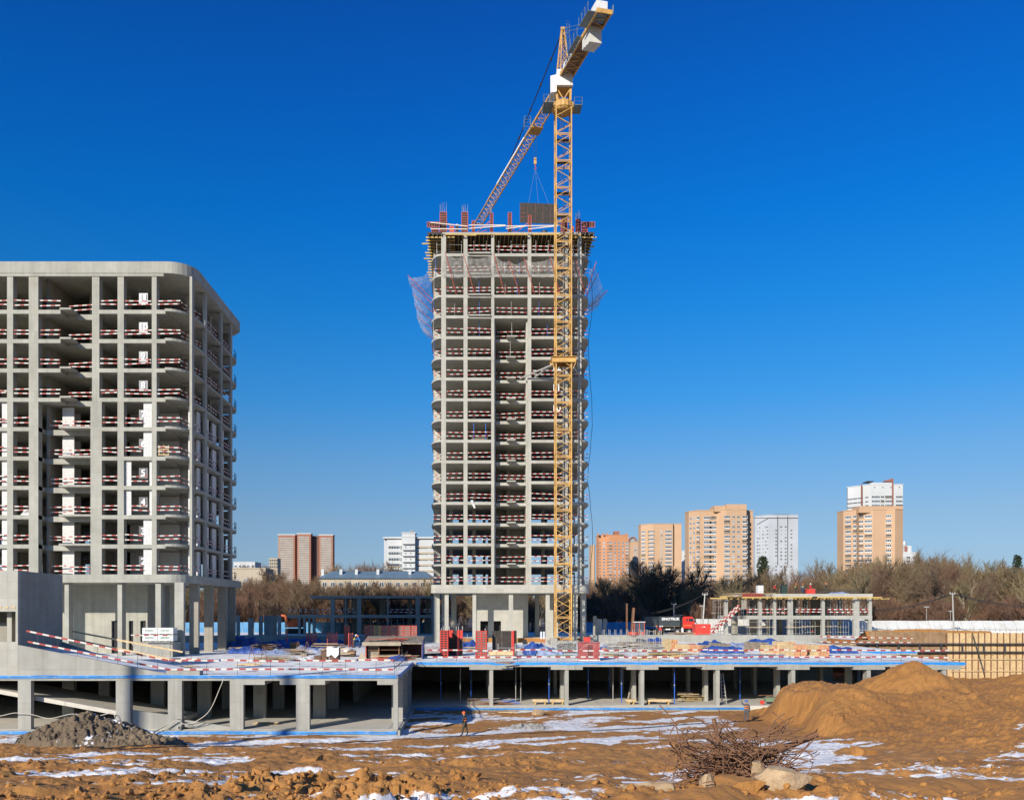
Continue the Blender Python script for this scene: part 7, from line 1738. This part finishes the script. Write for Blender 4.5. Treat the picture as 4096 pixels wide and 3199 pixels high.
# dump truck, seen from its right side
Y = 160.; S_ = F/Y; zg = PZ(2526, Y)
tr = thing('dump_truck', 'dump truck with a red cab and dark grey tipper body', 'truck', (PX(2690, Y), Y+1.2, 5.06))
zg = 5.06
def TZ(py): return PZ(py, Y)
def TXp(p): return PX(p, Y)
M_TIP = simple('tipper_grey', (.045, .055, .06), .45, .2, 1.0); M_CABR = simple('truck_red', (.62, .035, .022), .35, .08, 1.0)
m = MB(); pr = [(2578, 2503), (2578, 2466), (2720, 2466), (2722, 2503)]
m.v = [(TXp(a), Y, TZ(b)) for a, b in pr]+[(TXp(a), Y+2.4, TZ(b)) for a, b in pr]; m.f = [(0, 3, 2, 1), (4, 5, 6, 7), (0, 1, 5, 4), (1, 2, 6, 5), (2, 3, 7, 6), (3, 0, 4, 7)]; m.m = [0]*6
body = m.build('tipper_body', M_TIP, tr)
for z in (2466, 2485, 2502): MB().box(TXp(2578), TXp(2722), Y-.07, Y-.002, TZ(z)-.1, TZ(z)+.05).build('side_rib', M_TIP, body)
MB().box(TXp(2600), TXp(2720), Y-.06, Y-.01, TZ(2505), TZ(2503)).build('yellow_line', M_BEAM, body)
MB().bar((TXp(2655), Y-.04, TZ(2502)), (TXp(2688), Y-.04, TZ(2478)), .06).build('diagonal', M_DARKSTEEL, body)
m = MB(); m.face([(TXp(2690), Y+.1, TZ(2466)), (TXp(2732), Y+.1, TZ(2458)), (TXp(2732), Y+2.3, TZ(2458)), (TXp(2690), Y+2.3, TZ(2466))]); m.box(TXp(2712), TXp(2732), Y, Y+2.4, TZ(2462), TZ(2457)); m.build('cab_shield', M_TIP, body)
put('lettering', text_mesh('SINOTRUK', .62, .01, M_SIGN, bold=.02), body, Vector((TXp(2682), Y-.09, TZ(2475)))-wloc(body), (R(90), 0, 0), (1.05, 1, 1))
m = MB(); pr = [(2731, 2512), (2731, 2470), (2736, 2465), (2768, 2465), (2774, 2470), (2779, 2490), (2779, 2512)]
n = len(pr); m.v = [(TXp(a), Y+.05, TZ(b)) for a, b in pr]+[(TXp(a), Y+2.4, TZ(b)) for a, b in pr]; m.f = [tuple(range(n))[::-1], tuple(range(n, 2*n))]+[(i, (i+1) % n, n+(i+1) % n, n+i) for i in range(n)]; m.m = [0]*len(m.f)
cabb = m.build('cab', M_CABR, tr)
MB().box(TXp(2756), TXp(2774), Y+.02, Y+.045, TZ(2485), TZ(2473)).build('side_window', M_GLASS, cabb); MB().box(TXp(2746), TXp(2751), Y+.02, Y+.045, TZ(2484), TZ(2473)).build('rear_window', M_GLASS, cabb); MB().box(TXp(2732), TXp(2778), Y+.03, Y+.045, TZ(2501), TZ(2499.5)).build('stripe', M_BEAM, cabb)
MB().box(TXp(2778), TXp(2783), Y-.1, Y+.15, TZ(2490), TZ(2474)).build('mirror', M_BLACK, cabb)
MB().box(TXp(2590), TXp(2779), Y+.6, Y+1.8, zg+.7, zg+1.05).build('chassis', M_DARKSTEEL, tr)
for px in (2757, 2710, 2625, 2598):
    x = TXp(px); ty = MB().tube([(x, Y+.05, zg+.52), (x, Y+.42, zg+.52)], .52, 16).build('wheel', M_BLACK, tr); MB().tube([(x, Y+.0, zg+.52), (x, Y+.045, zg+.52)], .27, 12).build('rim', M_STEEL, ty)
for i in range(3): MB().tube([(TXp(2667+i*6.5), Y+.2, TZ(2516)), (TXp(2667+i*6.5), Y+.5, TZ(2516))], .13, 10).build('air_tank', M_WHITE, tr)
MB().box(TXp(2726), TXp(2731), Y+.1, Y+.6, TZ(2512), TZ(2470)).build('exhaust_stack', M_BLACK, tr); MB().box(TXp(2727), TXp(2734), Y+.05, Y+.5, zg+.4, TZ(2508)).build('fuel_tank', M_WHITE, tr)
MB().bar((TXp(2779), Y+.1, TZ(2480)), (TXp(2788), Y-.3, TZ(2495)), .08).build('boom', M_BLACK, tr)
plank_pile(2600, 2660, 2536, 26, 'pile of new boards beside the workers at the truck', [M_WOOD], .8, 1.5, None, 5.06, 146)
plank_pile(2660, 2780, 2536, 22, 'low fence of rusty boards and bars before the truck', [M_RUST, M_WOOD, M_OLDWOOD], .7, .8, None, 5.06, 144)
plank_pile(2790, 2870, 2542, 22, 'heap of old boards at the foot of the striped stair', OW, .5, 1.2, None, 5.06, 142)
# orange excavator in the shade behind the columns
Y = 165.; t = thing('excavator', 'orange excavator half hidden behind the shaded frame', 'excavator', (PX(1170, Y), Y, 5.06)); M_OR = simple('orange_paint', (.60, .12, .03), .45, .1)
MB().box(PX(1150, Y), PX(1205, Y), Y, Y+2.5, 6.2, PZ(2482, Y)).build('engine_house', M_OR, t); MB().box(PX(1138, Y), PX(1156, Y), Y+.2, Y+1.6, 6.2, PZ(2465, Y)).build('cab', M_GLASS, t); MB().box(PX(1140, Y), PX(1205, Y), Y, Y+.6, 5.06, 6.0).box(PX(1140, Y), PX(1205, Y), Y+2, Y+2.6, 5.06, 6.0).build('track', M_BLACK, t)
m = MB(); m.bar(P(1150, 2490, Y), P(1142, 2462, Y), .45); m.bar(P(1142, 2462, Y), P(1125, 2460, Y), .35); m.build('boom', M_OR, t)
Y = 168.; t = thing('yellow_loader', 'yellow machine boom seen through the shaded frame', 'machine', (PX(1480, Y), Y, 5.06)); m = MB(); m.bar(P(1448, 2455, Y), P(1470, 2405, Y), .5); m.bar(P(1470, 2405, Y), P(1500, 2440, Y), .55); m.build('boom', M_YEL, t); MB().box(PX(1445, Y), PX(1510, Y), Y, Y+2.5, 5.06, 6.8).build('chassis', M_YEL, t)
# roof things on the low building
Yg = YG+2
t = thing('white_tank', 'white plastic tank on the roof of the low building', 'tank', (GXp(3041), Yg, zC)); MB().box(PX(3031, Yg), PX(3054, Yg), Yg, Yg+1, zC, PZ(2341, Yg)).build('tank', M_WHITE, t); MB().tube([(PX(3042, Yg), Yg+.5, PZ(2341, Yg)), (PX(3042, Yg), Yg+.5, PZ(2340, Yg)+.1)], .15, 8).build('cap', M_BLACK, t)
for k in range(4): z = zC+.2+k*.3; MB().box(PX(3031, Yg)-.02, PX(3054, Yg)+.02, Yg-.03, Yg-.002, z, z+.04).build('cage_bar', M_STEEL, t)
t = thing('portable_toilet', 'dark green cabin on the roof of the low building', 'cabin', (GXp(3140), Yg, zC)); MB().box(PX(3128, Yg), PX(3150, Yg), Yg, Yg+1, zC, PZ(2340, Yg)).build('body', simple('dark_green', (.03, .05, .04), .4, .2), t); MB().box(PX(3130, Yg), PX(3148, Yg), Yg+.1, Yg+.9, PZ(2340, Yg), PZ(2337, Yg)).build('roof', M_BLACK, t)
t = thing('red_crate', 'red crate in front of a worker on the low building roof', 'crate', (GXp(3243), YG+.8, zC)); MB().box(PX(3227, YG+.8), PX(3259, YG+.8), YG+.6, YG+1.4, zC, PZ(2354, YG+.8)).build('body', M_BRIGHTRED, t); MB().box(PX(3226, YG+.8), PX(3260, YG+.8), YG+.57, YG+.599, PZ(2357, YG+.8), PZ(2354, YG+.8)).build('rim', M_RED, t)
mesh_ = thing('rebar_mesh', 'dark rebar mesh standing along the roof of the low building', 'rebar', (GXp(3400), YG+4, zC)); m = MB()
for i in range(60): x = GXp(3200)+i*(GXp(3480)-GXp(3200))/59; m.tube([(x, YG+4, zC), (x, YG+4, zC+.75)], .02, 3)
for k in range(5): m.tube([(GXp(3200), YG+4, zC+.12+k*.15), (GXp(3480), YG+4, zC+.12+k*.15)], .018, 3)
o = m.build('mesh', M_DARKSTEEL, mesh_); o['kind'] = 'stuff'
tarp(GXp(3370), YG+2, 1.6, .8, .35, 'small blue sheet on the low building roof', M_PALETARP, 420, z=zC); tarp(GXp(3000), YG+3, 1.7, .9, .5, 'crumpled blue sheet over planks on the roof corner', M_PALETARP, 421, z=zC-.4)
# cables on the podium front
def wire(pts, r, label, mat, name='power_cable'):
    P_ = []
    pts = [Vector(p) for p in pts]
    for i in range(len(pts)-1):
        p0, p1, p2, p3 = pts[max(i-1, 0)], pts[i], pts[i+1], pts[min(i+2, len(pts)-1)]
        for k in range(8):
            t = k/8; P_.append(.5*((2*p1)+(-p0+p2)*t+(2*p0-5*p1+4*p2-p3)*t*t+(-p0+3*p1-3*p2+p3)*t**3))
    P_.append(pts[-1]); return tag(MB().tube(P_, r, 6).build(name, mat, None, True), label, 'cable', kind='thing')
M_PALEC = simple('pale_cable', (.50, .46, .38), .6, .1)
wire([P(a, b, YL-.35) for a, b in ((-60, 2862), (0, 2862), (60, 2850), (125, 2856), (200, 2872), (290, 2854), (370, 2866), (448, 2852), (470, 2890), (520, 2925), (600, 2938), (650, 2915), (705, 2880), (740, 2895), (790, 2880), (840, 2838), (880, 2750), (895, 2712))], .03, 'pale cable looping along the podium front up to the deck', M_PALEC)
wire([P(a, b, YL-.3) for a, b in ((600, 2932), (660, 2905), (715, 2876), (760, 2896), (820, 2882))], .025, 'black cable beside a junction box on the plinth', M_BLACK)
t = thing('junction_box', 'small grey junction box on the garage floor edge', 'box', (PX(719, YL), YL-.05, FZ)); MB().box(PX(713, YL), PX(726, YL), YL-.15, YL+.1, FZ+.02, FZ+.3).build('box', M_STEEL, t); MB().box(PX(715, YL), PX(724, YL), YL-.17, YL-.151, FZ+.06, FZ+.26).build('lid', M_DARKSTEEL, t)
pts = [(PX(x, y_), y_, gz(PX(x, y_), y_)+.03) for x, y_ in ((400, 50), (700, 53), (1100, 57), (1500, 61.5), (1800, 64.5), (2150, 66.5), (2500, 69), (2750, 71.5), (3050, 74))]
wire(pts, .035, 'black cable laid across the dirt behind the walking worker', M_BLACK)
# two off-camera light masts whose shadows cross the podium
for i, (xs, hgt, d) in enumerate(((-13.3, 42.0, 62), (-24.6, 40.3, 62))):
    x, y = xs-math.tan(R(SUN_AZ))*d, YL-d; t = thing('light_mast', ('right' if i == 0 else 'left')+' tall floodlight mast standing behind the camera, out of view', 'mast', (x, y, 1))
    MB().tube([(x, y, -1), (x, y, hgt)], [.5, .42], 10).build('shaft', M_STEEL, t); MB().box(x-.9, x+.9, y-.3, y+.3, hgt, hgt+.8).build('lamp_head', M_STEEL, t)
# ---------------------------------------------------------------- foreground: rebar tangle, slabs, people
RG = random.Random(404)
Yt = 19.2; tx, ty = PX(2930, Yt), Yt; tz = gz(tx, ty)
def curl(c, L, r, seed, squash=.5, n=16):
    g = random.Random(seed); p = Vector(c); d = Vector((g.gauss(0, 1), g.gauss(0, .7), g.gauss(0, .45))).normalized(); axis = Vector((g.gauss(0, 1), g.gauss(0, 1), g.gauss(0, 1))).normalized(); k = g.uniform(-1, 1)*(2.6/L if g.random() < .7 else 5.5/L)
    pts = [p.copy()]
    for i in range(n):
        d = (Matrix.Rotation(k*L/n+g.gauss(0, .16), 3, axis) @ d).normalized(); d.z *= .9; axis = (axis+Vector((g.gauss(0, .12), g.gauss(0, .12), g.gauss(0, .12)))).normalized(); p = p+d*(L/n)
        pts.append(p.copy())
    return pts
tangle = thing('rebar_tangle', 'large tangle of rusty bent rebar on broken concrete in the foreground', 'rebar', (tx, ty, tz))
big = MB(); cnt = 0
for i in range(520):
    a = RG.gauss(0, .42); b = RG.gauss(0, .35); hh = max(0, 1-abs(a)*.9)
    c = (tx+a*1.35, ty-.4+b*1.5, tz+.02+RG.random()**1.3*.95*hh)
    L = RG.uniform(.7, 2.2); pts = curl(c, L, 0, 1000+i)
    pts = [Vector((q.x, q.y, max(q.z, tz-.15+.05*RG.random()))) for q in pts]
    if max(abs(q.x-tx) for q in pts) > 1.55 or max(q.z for q in pts) > tz+1.5: continue
    r = RG.choice((.008, .010, .012, .014))
    if cnt < 150: MB().tube(pts, r, 5).build('rebar', M_RUST, tangle, True)
    else: big.tube(pts, r, 5)
    cnt += 1
o = big.build('rebar_mass', M_RUST, tangle, True); o['kind'] = 'stuff'
for pts in ([(-.55, 0, .3), (-.5, 0, .9), (-.1, 0, 1.62), (.35, .1, 1.72), (.45, .1, 1.5), (.0, .1, 1.35)], [(-1.5, 0, .2), (-1.3, 0, .8), (-1.45, 0, 1.25)], [(1.1, .1, .3), (1.25, .1, .9), (1.0, .1, 1.4), (1.5, .2, 1.72)], [(-1.9, -.2, .0), (-1.75, -.2, .5), (-2.05, -.2, .62), (-1.95, -.2, .25)], [(.9, .1, .9), (1.15, .1, 1.3), (1.2, .1, 1.55), (.95, .1, 1.2)]):
    P_ = [Vector((p[0]*.82, p[1], p[2]*.80))+Vector((tx, ty, tz)) for p in pts]; Q_ = []
    for i in range(len(P_)-1):
        for k in range(5): Q_.append(P_[i].lerp(P_[i+1], k/5))
    Q_.append(P_[-1]); Q_ = [(Q_[max(i-2, 0)]+Q_[max(i-1, 0)]+Q_[i]+Q_[min(i+1, len(Q_)-1)]+Q_[min(i+2, len(Q_)-1)])/5 for i in range(len(Q_))]
    MB().tube(Q_, .012, 6).build('rebar', M_RUST, tangle, True)
MB().bar((tx+.2, ty-.3, tz+.35), (tx+1.75, ty-.2, tz+.95), .14, .02).bar((tx+.2, ty-.3, tz+.35), (tx+1.75, ty-.2, tz+.95), .02, .14).build('angle_iron', M_RUST, tangle)
MB().tube([(tx-.25, ty, tz+.55), (tx-.32, ty, tz+.85), (tx-.4, ty, tz+1.25)], .05, 6).build('stake', M_RUST, tangle)
M_RUB = simple('rubble_concrete', (.44, .31, .18), .95, .22, 2.6, grime=(.24, .15, .085), bump=.8)
def rubble(x, y, sx, sy, sz, seed, label, rz=0, tilt=0, name='concrete_rubble', sink=.25, mat=None):
    g = np.random.RandomState(seed); n = 15; u = np.linspace(-1, 1, n); fs = []; V = []; Fq = []
    for ax in range(3):
        for s in (-1, 1):
            A, B = np.meshgrid(u, u); c = np.empty((n, n, 3)); c[..., ax] = s; c[..., (ax+1) % 3] = A*s; c[..., (ax+2) % 3] = B
            i = np.arange(n*n).reshape(n, n)+len(V)*n*n; V.append(c.reshape(-1, 3)); Fq.append(np.stack([i[:-1, :-1], i[:-1, 1:], i[1:, 1:], i[1:, :-1]], -1).reshape(-1, 4))
    V = np.concatenate(V); ln = np.linalg.norm(V, axis=1)[:, None]; W_ = V*.72+V/ln*.38
    for k in range(7):
        nn = g.normal(size=3); nn /= np.linalg.norm(nn); d = W_ @ nn; lim = g.uniform(.62, .9); W_ = W_-np.clip(d-lim, 0, None)[:, None]*nn
    nz = (fbm(W_[:, 0]*2.2+seed, W_[:, 1]*2.2+W_[:, 2]*1.7, seed, 4)-.5)*.2; W_ = W_*(1+nz[:, None])
    W_ = W_*np.array([sx, sy, sz])
    z = gz(x, y); o = put(name, npmesh(name, W_, np.concatenate(Fq), mat or M_RUB), None, (x, y, z+sz*(1-2*sink)), (R(tilt), R(tilt*.6), rz)); return tag(o, label, 'rubble', kind='thing')
for i, (px, Y, sx, sy, sz, lab, rz) in enumerate(((3110, 16.5, .60, .34, .22, 'large pale broken concrete lump right of the rebar tangle', .25), (2955, 16.3, .38, .3, .20, 'brown soil-caked lump at the bottom under the tangle', .1), (2828, 17.6, .13, .12, .2, 'small rounded stone at the left foot of the tangle', 0), (3035, 17.9, .2, .16, .2, 'pale broken stone under the rebar', .5), (2890, 16.8, .1, .1, .09, 'little stone beside the soil-caked lump', .2))):
    rubble(PX(px, Y), Y, sx, sy, sz, 50+i, lab, rz, 6, mat=M_DIRT if i == 1 else None)
Y = 17.7; x = PX(2590, Y); t = thing('concrete_beam', 'broken snow-dusted concrete beam lying left of the rebar tangle', 'beam', (x, Y, gz(x, Y)))
rb_ = rubble(x, Y, .5, .14, .12, 91, 'x', -.06, 0, 'beam_body', .3); rb_.parent = t; rb_.location = (0, 0, .1); del rb_['label'], rb_['category'], rb_['kind']
m = MB(); m.face([(x-.5, Y-.06, gz(x, Y)+.2), (x+.4, Y-.08, gz(x, Y)+.19), (x+.45, Y+.1, gz(x, Y)+.19), (x-.5, Y+.12, gz(x, Y)+.2)]); m.build('snow_cap', M_SNOW, t)
for i, (px, Y, s, lab) in enumerate(((3590, 33, .28, 'dark pointed clod on the right slope'), (3770, 37, .2, 'dark round stone on the right slope'), (3795, 27, .16, 'pale pebble near the right edge'), (2150, 78.5, .42, 'tan sand sack lump before the plinth'), (1240, 33, .35, 'dark clod on the rutted dirt at left centre'), (3450, 42, .45, 'half-buried brown log on the right slope'), (1360, 19.5, .24, 'large clay clod at the bottom left centre'), (1480, 18.5, .2, 'second clay clod at the bottom centre'), (1050, 19, .2, 'dark clay clod near the bottom left'))):
    rubble(PX(px, Y), Y, s*1.2, s, s*.8, 300+i, lab, i*.7, 8, 'soil_clod' if i != 3 else 'sand_sack', .3, M_DIRT if i not in (2, 3) else M_RUB)
# ---- people
def pmat(n, c): return simple('cloth_'+n, c, .85, .15, 3)
M_SKIN = simple('skin', (.42, .24, .16), .6, .08, 3)
def person(loc, face, label, jacket, trousers, helmet, H=1.75, stride=.0, arms=((.12, .25), (.12, .25)), bend=0, vest=None, boots=(.02, .02, .02), crouch=0, group=None, detail=False, headturn=0):
    """face: heading in degrees (0 looks along +Y). arms: (outward, forward) swing per side in radians, left then right"""
    t = thing('person', label, 'person', loc, group, R(-face)); k = H/1.75
    V = []; E = []; Rd = []; reg = []
    def v(x, y, z, r, g): V.append((x*k, y*k, z*k)); Rd.append(r*k); reg.append(g); return len(V)-1
    def e(a, b): E.append((a, b))
    zc = -crouch*.42
    fy = math.sin(bend); fz = math.cos(bend)
    pel = v(0, 0, .95+zc, .15, 1)
    def tor(h, r): return v(0, h*fy, .95+zc+h*fz, r, 0)
    wa = tor(.16, .145); ch = tor(.36, .165); sh_ = tor(.48, .12); nk = tor(.56, .06); reg[nk] = 2
    hx = math.sin(headturn)*.02
    hd0 = v(hx, .61*fy+.02, .95+zc+.64*fz, .085, 2); hd1 = v(hx, .70*fy+.03, .95+zc+.74*fz, .095, 2); ns_ = v(hx+math.sin(headturn)*.1, .68*fy+.03+.115, .95+zc+.685*fz, .018, 2)
    for a, b in ((pel, wa), (wa, ch), (ch, sh_), (sh_, nk), (nk, hd0), (hd0, hd1), (hd0, ns_)): e(a, b)
    for s, (out, fwd) in ((-1, arms[0]), (1, arms[1])):
        sx = s*.19; base = Vector((0, .46*fy, .95+zc+.46*fz))
        a0 = v(sx, base.y, base.z, .085, 0); e(sh_, a0)
        el = (sx+s*math.sin(out)*.29, base.y+math.sin(fwd)*.29, base.z-math.cos(fwd)*math.cos(out)*.29); a1 = v(*el, .062, 0); e(a0, a1)
        f2 = fwd+.35; wr = (el[0]+s*math.sin(out*.4)*.25, el[1]+math.sin(f2)*.25, el[2]-math.cos(f2)*.25); a2 = v(*wr, .042, 0); e(a1, a2)
        dd = Vector((0, math.sin(f2+.15), -math.cos(f2+.15))); pm = Vector(wr)+dd*.08; a3 = v(*pm, .038, 2); e(a2, a3)
        if detail:
            for j, ln in enumerate((.075, .085, .08, .065)):
                q = pm+dd*.03+Vector((0, (j-1.5)*.02, 0)); b0 = v(*q, .012, 2); e(a3, b0); q2 = q+dd*ln+Vector((-s*.02, 0, 0)); b1 = v(*q2, .009, 2); e(b0, b1)
            q = Vector(wr)+dd*.04+Vector((-s*.035, .03, 0)); b0 = v(*q, .012, 2); e(a3, b0)
    for s, st in ((-1, stride), (1, -stride)):
        hp = v(s*.1, 0, .90+zc, .115, 1); e(pel, hp)
        if crouch: kn = v(s*.17, .36, .5, .075, 1); an = v(s*.15, .02, .1, .055, 3)
        else: kn = v(s*.105, math.sin(st)*.42+(.04 if st > 0 else .0), .90-math.cos(st)*.42, .078, 1); an = v(s*.11, math.sin(st)*.80, .10+(.05 if st < 0 else 0), .055, 3)
        e(hp, kn); e(kn, an); to = v(s*.12, V[an][1]/k+.17, .05, .045, 3); e(an, to)
    me = bpy.data.meshes.new('body'); me.from_pydata(V, E, []); ob = bpy.data.objects.new('body_tmp', me); COL.objects.link(ob)
    sk_ = ob.modifiers.new('skin', 'SKIN'); sk_.use_smooth_shade = True; sb = ob.modifiers.new('sub', 'SUBSURF'); sb.levels = 2 if detail else 1; sb.render_levels = sb.levels
    for i, d in enumerate(me.skin_vertices[0].data): d.radius = (Rd[i], Rd[i]*(.8 if reg[i] in (0, 1) and i < 4 else 1)); d.use_root = (i == 0)
    dg = bpy.context.evaluated_depsgraph_get(); bm_ = bpy.data.meshes.new_from_object(ob.evaluated_get(dg)); bpy.data.objects.remove(ob)
    bm_.materials.clear()
    for m_ in (jacket, trousers, M_SKIN, pmat('boots_%d' % int(boots[0]*100), boots)): bm_.materials.append(m_)
    A = np.array(V); g = np.array(reg); co = np.array([p.center[:] for p in bm_.polygons])
    # nearest bone decides the garment
    best = np.full(len(co), 9e9); mi = np.zeros(len(co), int)
    for a, b in E:
        pa, pb = A[a], A[b]; d = pb-pa; L2 = (d*d).sum()+1e-9; tt = np.clip(((co-pa) @ d)/L2, 0, 1); dist = np.linalg.norm(co-(pa+tt[:, None]*d), axis=1)-np.minimum(Rd[a], Rd[b])
        rg = np.where(tt < .5, g[a], g[b]) if {g[a], g[b]} != {1, 3} else np.where(tt < .72, g[a], g[b])
        u = dist < best; best[u] = dist[u]; mi[u] = rg[u]
    bm_.polygons.foreach_set('material_index', mi.astype(np.int32)); bm_.polygons.foreach_set('use_smooth', [True]*len(bm_.polygons)); bm_.update()
    put('body', bm_, t)
    hc = Vector((V[hd1][0], V[hd1][1], V[hd1][2]))
    if helmet:
        m = MB(); rr = .135*k
        m.tube([hc+Vector((0, 0, -.015)), hc+Vector((0, 0, .05*k)), hc+Vector((0, 0, .10*k)), hc+Vector((0, 0, .135*k))], [rr, rr*.95, rr*.7, rr*.2], 12); m.tube([hc+Vector((0, .02*k, -.02)), hc+Vector((0, .02*k, -.005))], [rr*1.22, rr*1.22], 12)
        me2 = m.mesh('helmet', helmet, smooth=True); put('helmet', me2, t)
    if vest:
        m = MB(); c0, c1 = Vector(V[wa]), Vector(V[sh_]); n = 12
        for i, (f, w_, d_) in enumerate(((-.15, .178, .158), (.3, .18, .160), (.72, .20, .162))):
            pass
        for f0, f1 in ((.05, .25), (.55, .75)):
            for i in range(n):
                a, b = 2*math.pi*i/n, 2*math.pi*(i+1)/n; q0, q1 = c0.lerp(c1, f0), c0.lerp(c1, f1); w_ = .185*k; d_ = .165*k
                m.face([q0+Vector((math.cos(a)*w_, math.sin(a)*d_, 0)), q0+Vector((math.cos(b)*w_, math.sin(b)*d_, 0)), q1+Vector((math.cos(b)*w_, math.sin(b)*d_, 0)), q1+Vector((math.cos(a)*w_, math.sin(a)*d_, 0))])
        put('reflective_bands', m.mesh('reflective_bands', vest), t)
    return t
M_HORANGE = simple('helmet_orange', (.72, .13, .03), .4, .05); M_HWHITE = simple('helmet_white', (.75, .75, .73), .4, .05); M_HBLUE = simple('helmet_blue', (.03, .14, .50), .4, .05)
M_VY = simple('vest_yellow', (.60, .62, .08), .6, .1); M_VO = simple('vest_orange', (.75, .20, .04), .6, .1)
DK = pmat('dark', (.035, .038, .035)); OL = pmat('olive', (.055, .05, .032)); GR = pmat('grey', (.085, .085, .088)); RD_ = pmat('red', (.50, .04, .04)); NV = pmat('navy', (.025, .04, .10))
x, y = PX(1860, 65.4), 65.4
person((x, y, gz(x, y)), -70, 'worker in an orange helmet and dark jacket walking across the dirt', DK, OL, M_HORANGE, 1.74, .22, ((.12, .1), (.12, -.05)), .08, M_VO, detail=True)
x, y = PX(2986, 73.2), 73.2
person((x, y, gz(x, y)), 8, 'worker in a blue helmet and grey jacket seen from behind, one arm raised', GR, GR, M_HBLUE, 1.75, .1, ((.35, 1.9), (.2, .1)), 0, M_VO, detail=True)
x = PX(1829, YT+1.2); person((x, YT+1.2, ztop), 170, 'worker in a black jacket standing on top of the tower', DK, DK, M_HWHITE, 1.75)
for px, dy, lab, jk, tr_, hm, vs, fc in ((3094, 2.6, 'worker in a red jacket bending on the low building roof', RD_, DK, None, None, 120), (3183, 2.2, 'worker in orange helmet and yellow banded vest beside the dark cabin', DK, DK, M_HORANGE, M_VY, 100), (3211, 2.4, 'worker in orange helmet and navy jacket left of the red crate', NV, NV, M_HORANGE, M_VY, 200), (3241, 2.0, 'worker in white helmet and red jacket behind the red crate', RD_, DK, M_HWHITE, None, 150), (3303, .6, 'lone worker in orange helmet and dark clothes at the right of the roof', DK, OL, M_HORANGE, None, 90)):
    Y = YG+dy; person((PX(px, Y), Y, zC), fc, lab, jk, tr_, hm, 1.72, .05, vest=vs, bend=.5 if hm is None else .05)
Y = 143.; person((PX(2641, Y), Y, 5.06), 20, 'worker in a white helmet and red jacket standing by the truck', RD_, GR, M_HWHITE, 1.75)
person((PX(2627, Y+.6), Y+.6, 5.06), 60, 'worker in an orange helmet and dark jacket left of the red one', DK, OL, M_HORANGE, 1.75)
person((PX(2650, Y+.8), Y+.8, 5.06), -40, 'worker in dark clothes behind the one in red by the truck', DK, OL, M_HWHITE, 1.75)
Y = 115.; person((PX(1416, Y), Y, DZ), 90, 'worker in a yellow vest bending at a bench left of the shed', OL, GR, M_HWHITE, 1.75, .1, ((.1, .9), (.1, .9)), .35, M_VY)
Y = 114.6; person((PX(1440, Y), Y, DZ), -90, 'worker in a blue jacket and orange helmet at the bench', pmat('blue', (.03, .16, .48)), NV, M_HORANGE, 1.7, .05, ((.1, .9), (.1, .9)), .4)
Y = 140.; person((PX(3246, Y), Y, DZ), 160, 'worker in a red helmet and black jacket below the low building', DK, DK, M_BRIGHTRED, 1.72, .05, bend=.25)
person((PX(3317, Y), Y, DZ-.2), 30, 'worker in an orange helmet half hidden by the green box', OL, DK, M_HORANGE, 1.6, crouch=1)
t = thing('green_box', 'long dark green box in front of the low building', 'box', (PX(3340, 138.5), 138.5, DZ)); MB().box(PX(3292, 138.5), PX(3394, 138.5), 138.5, 139.4, DZ, DZ+.5).build('body', simple('dark_green', (.03, .05, .04)), t); MB().box(PX(3291, 138.5), PX(3395, 138.5), 138.45, 139.45, DZ+.5, DZ+.56).build('lid', simple('dark_green', (.03, .05, .04)), t)
bpy.context.view_layer.update()
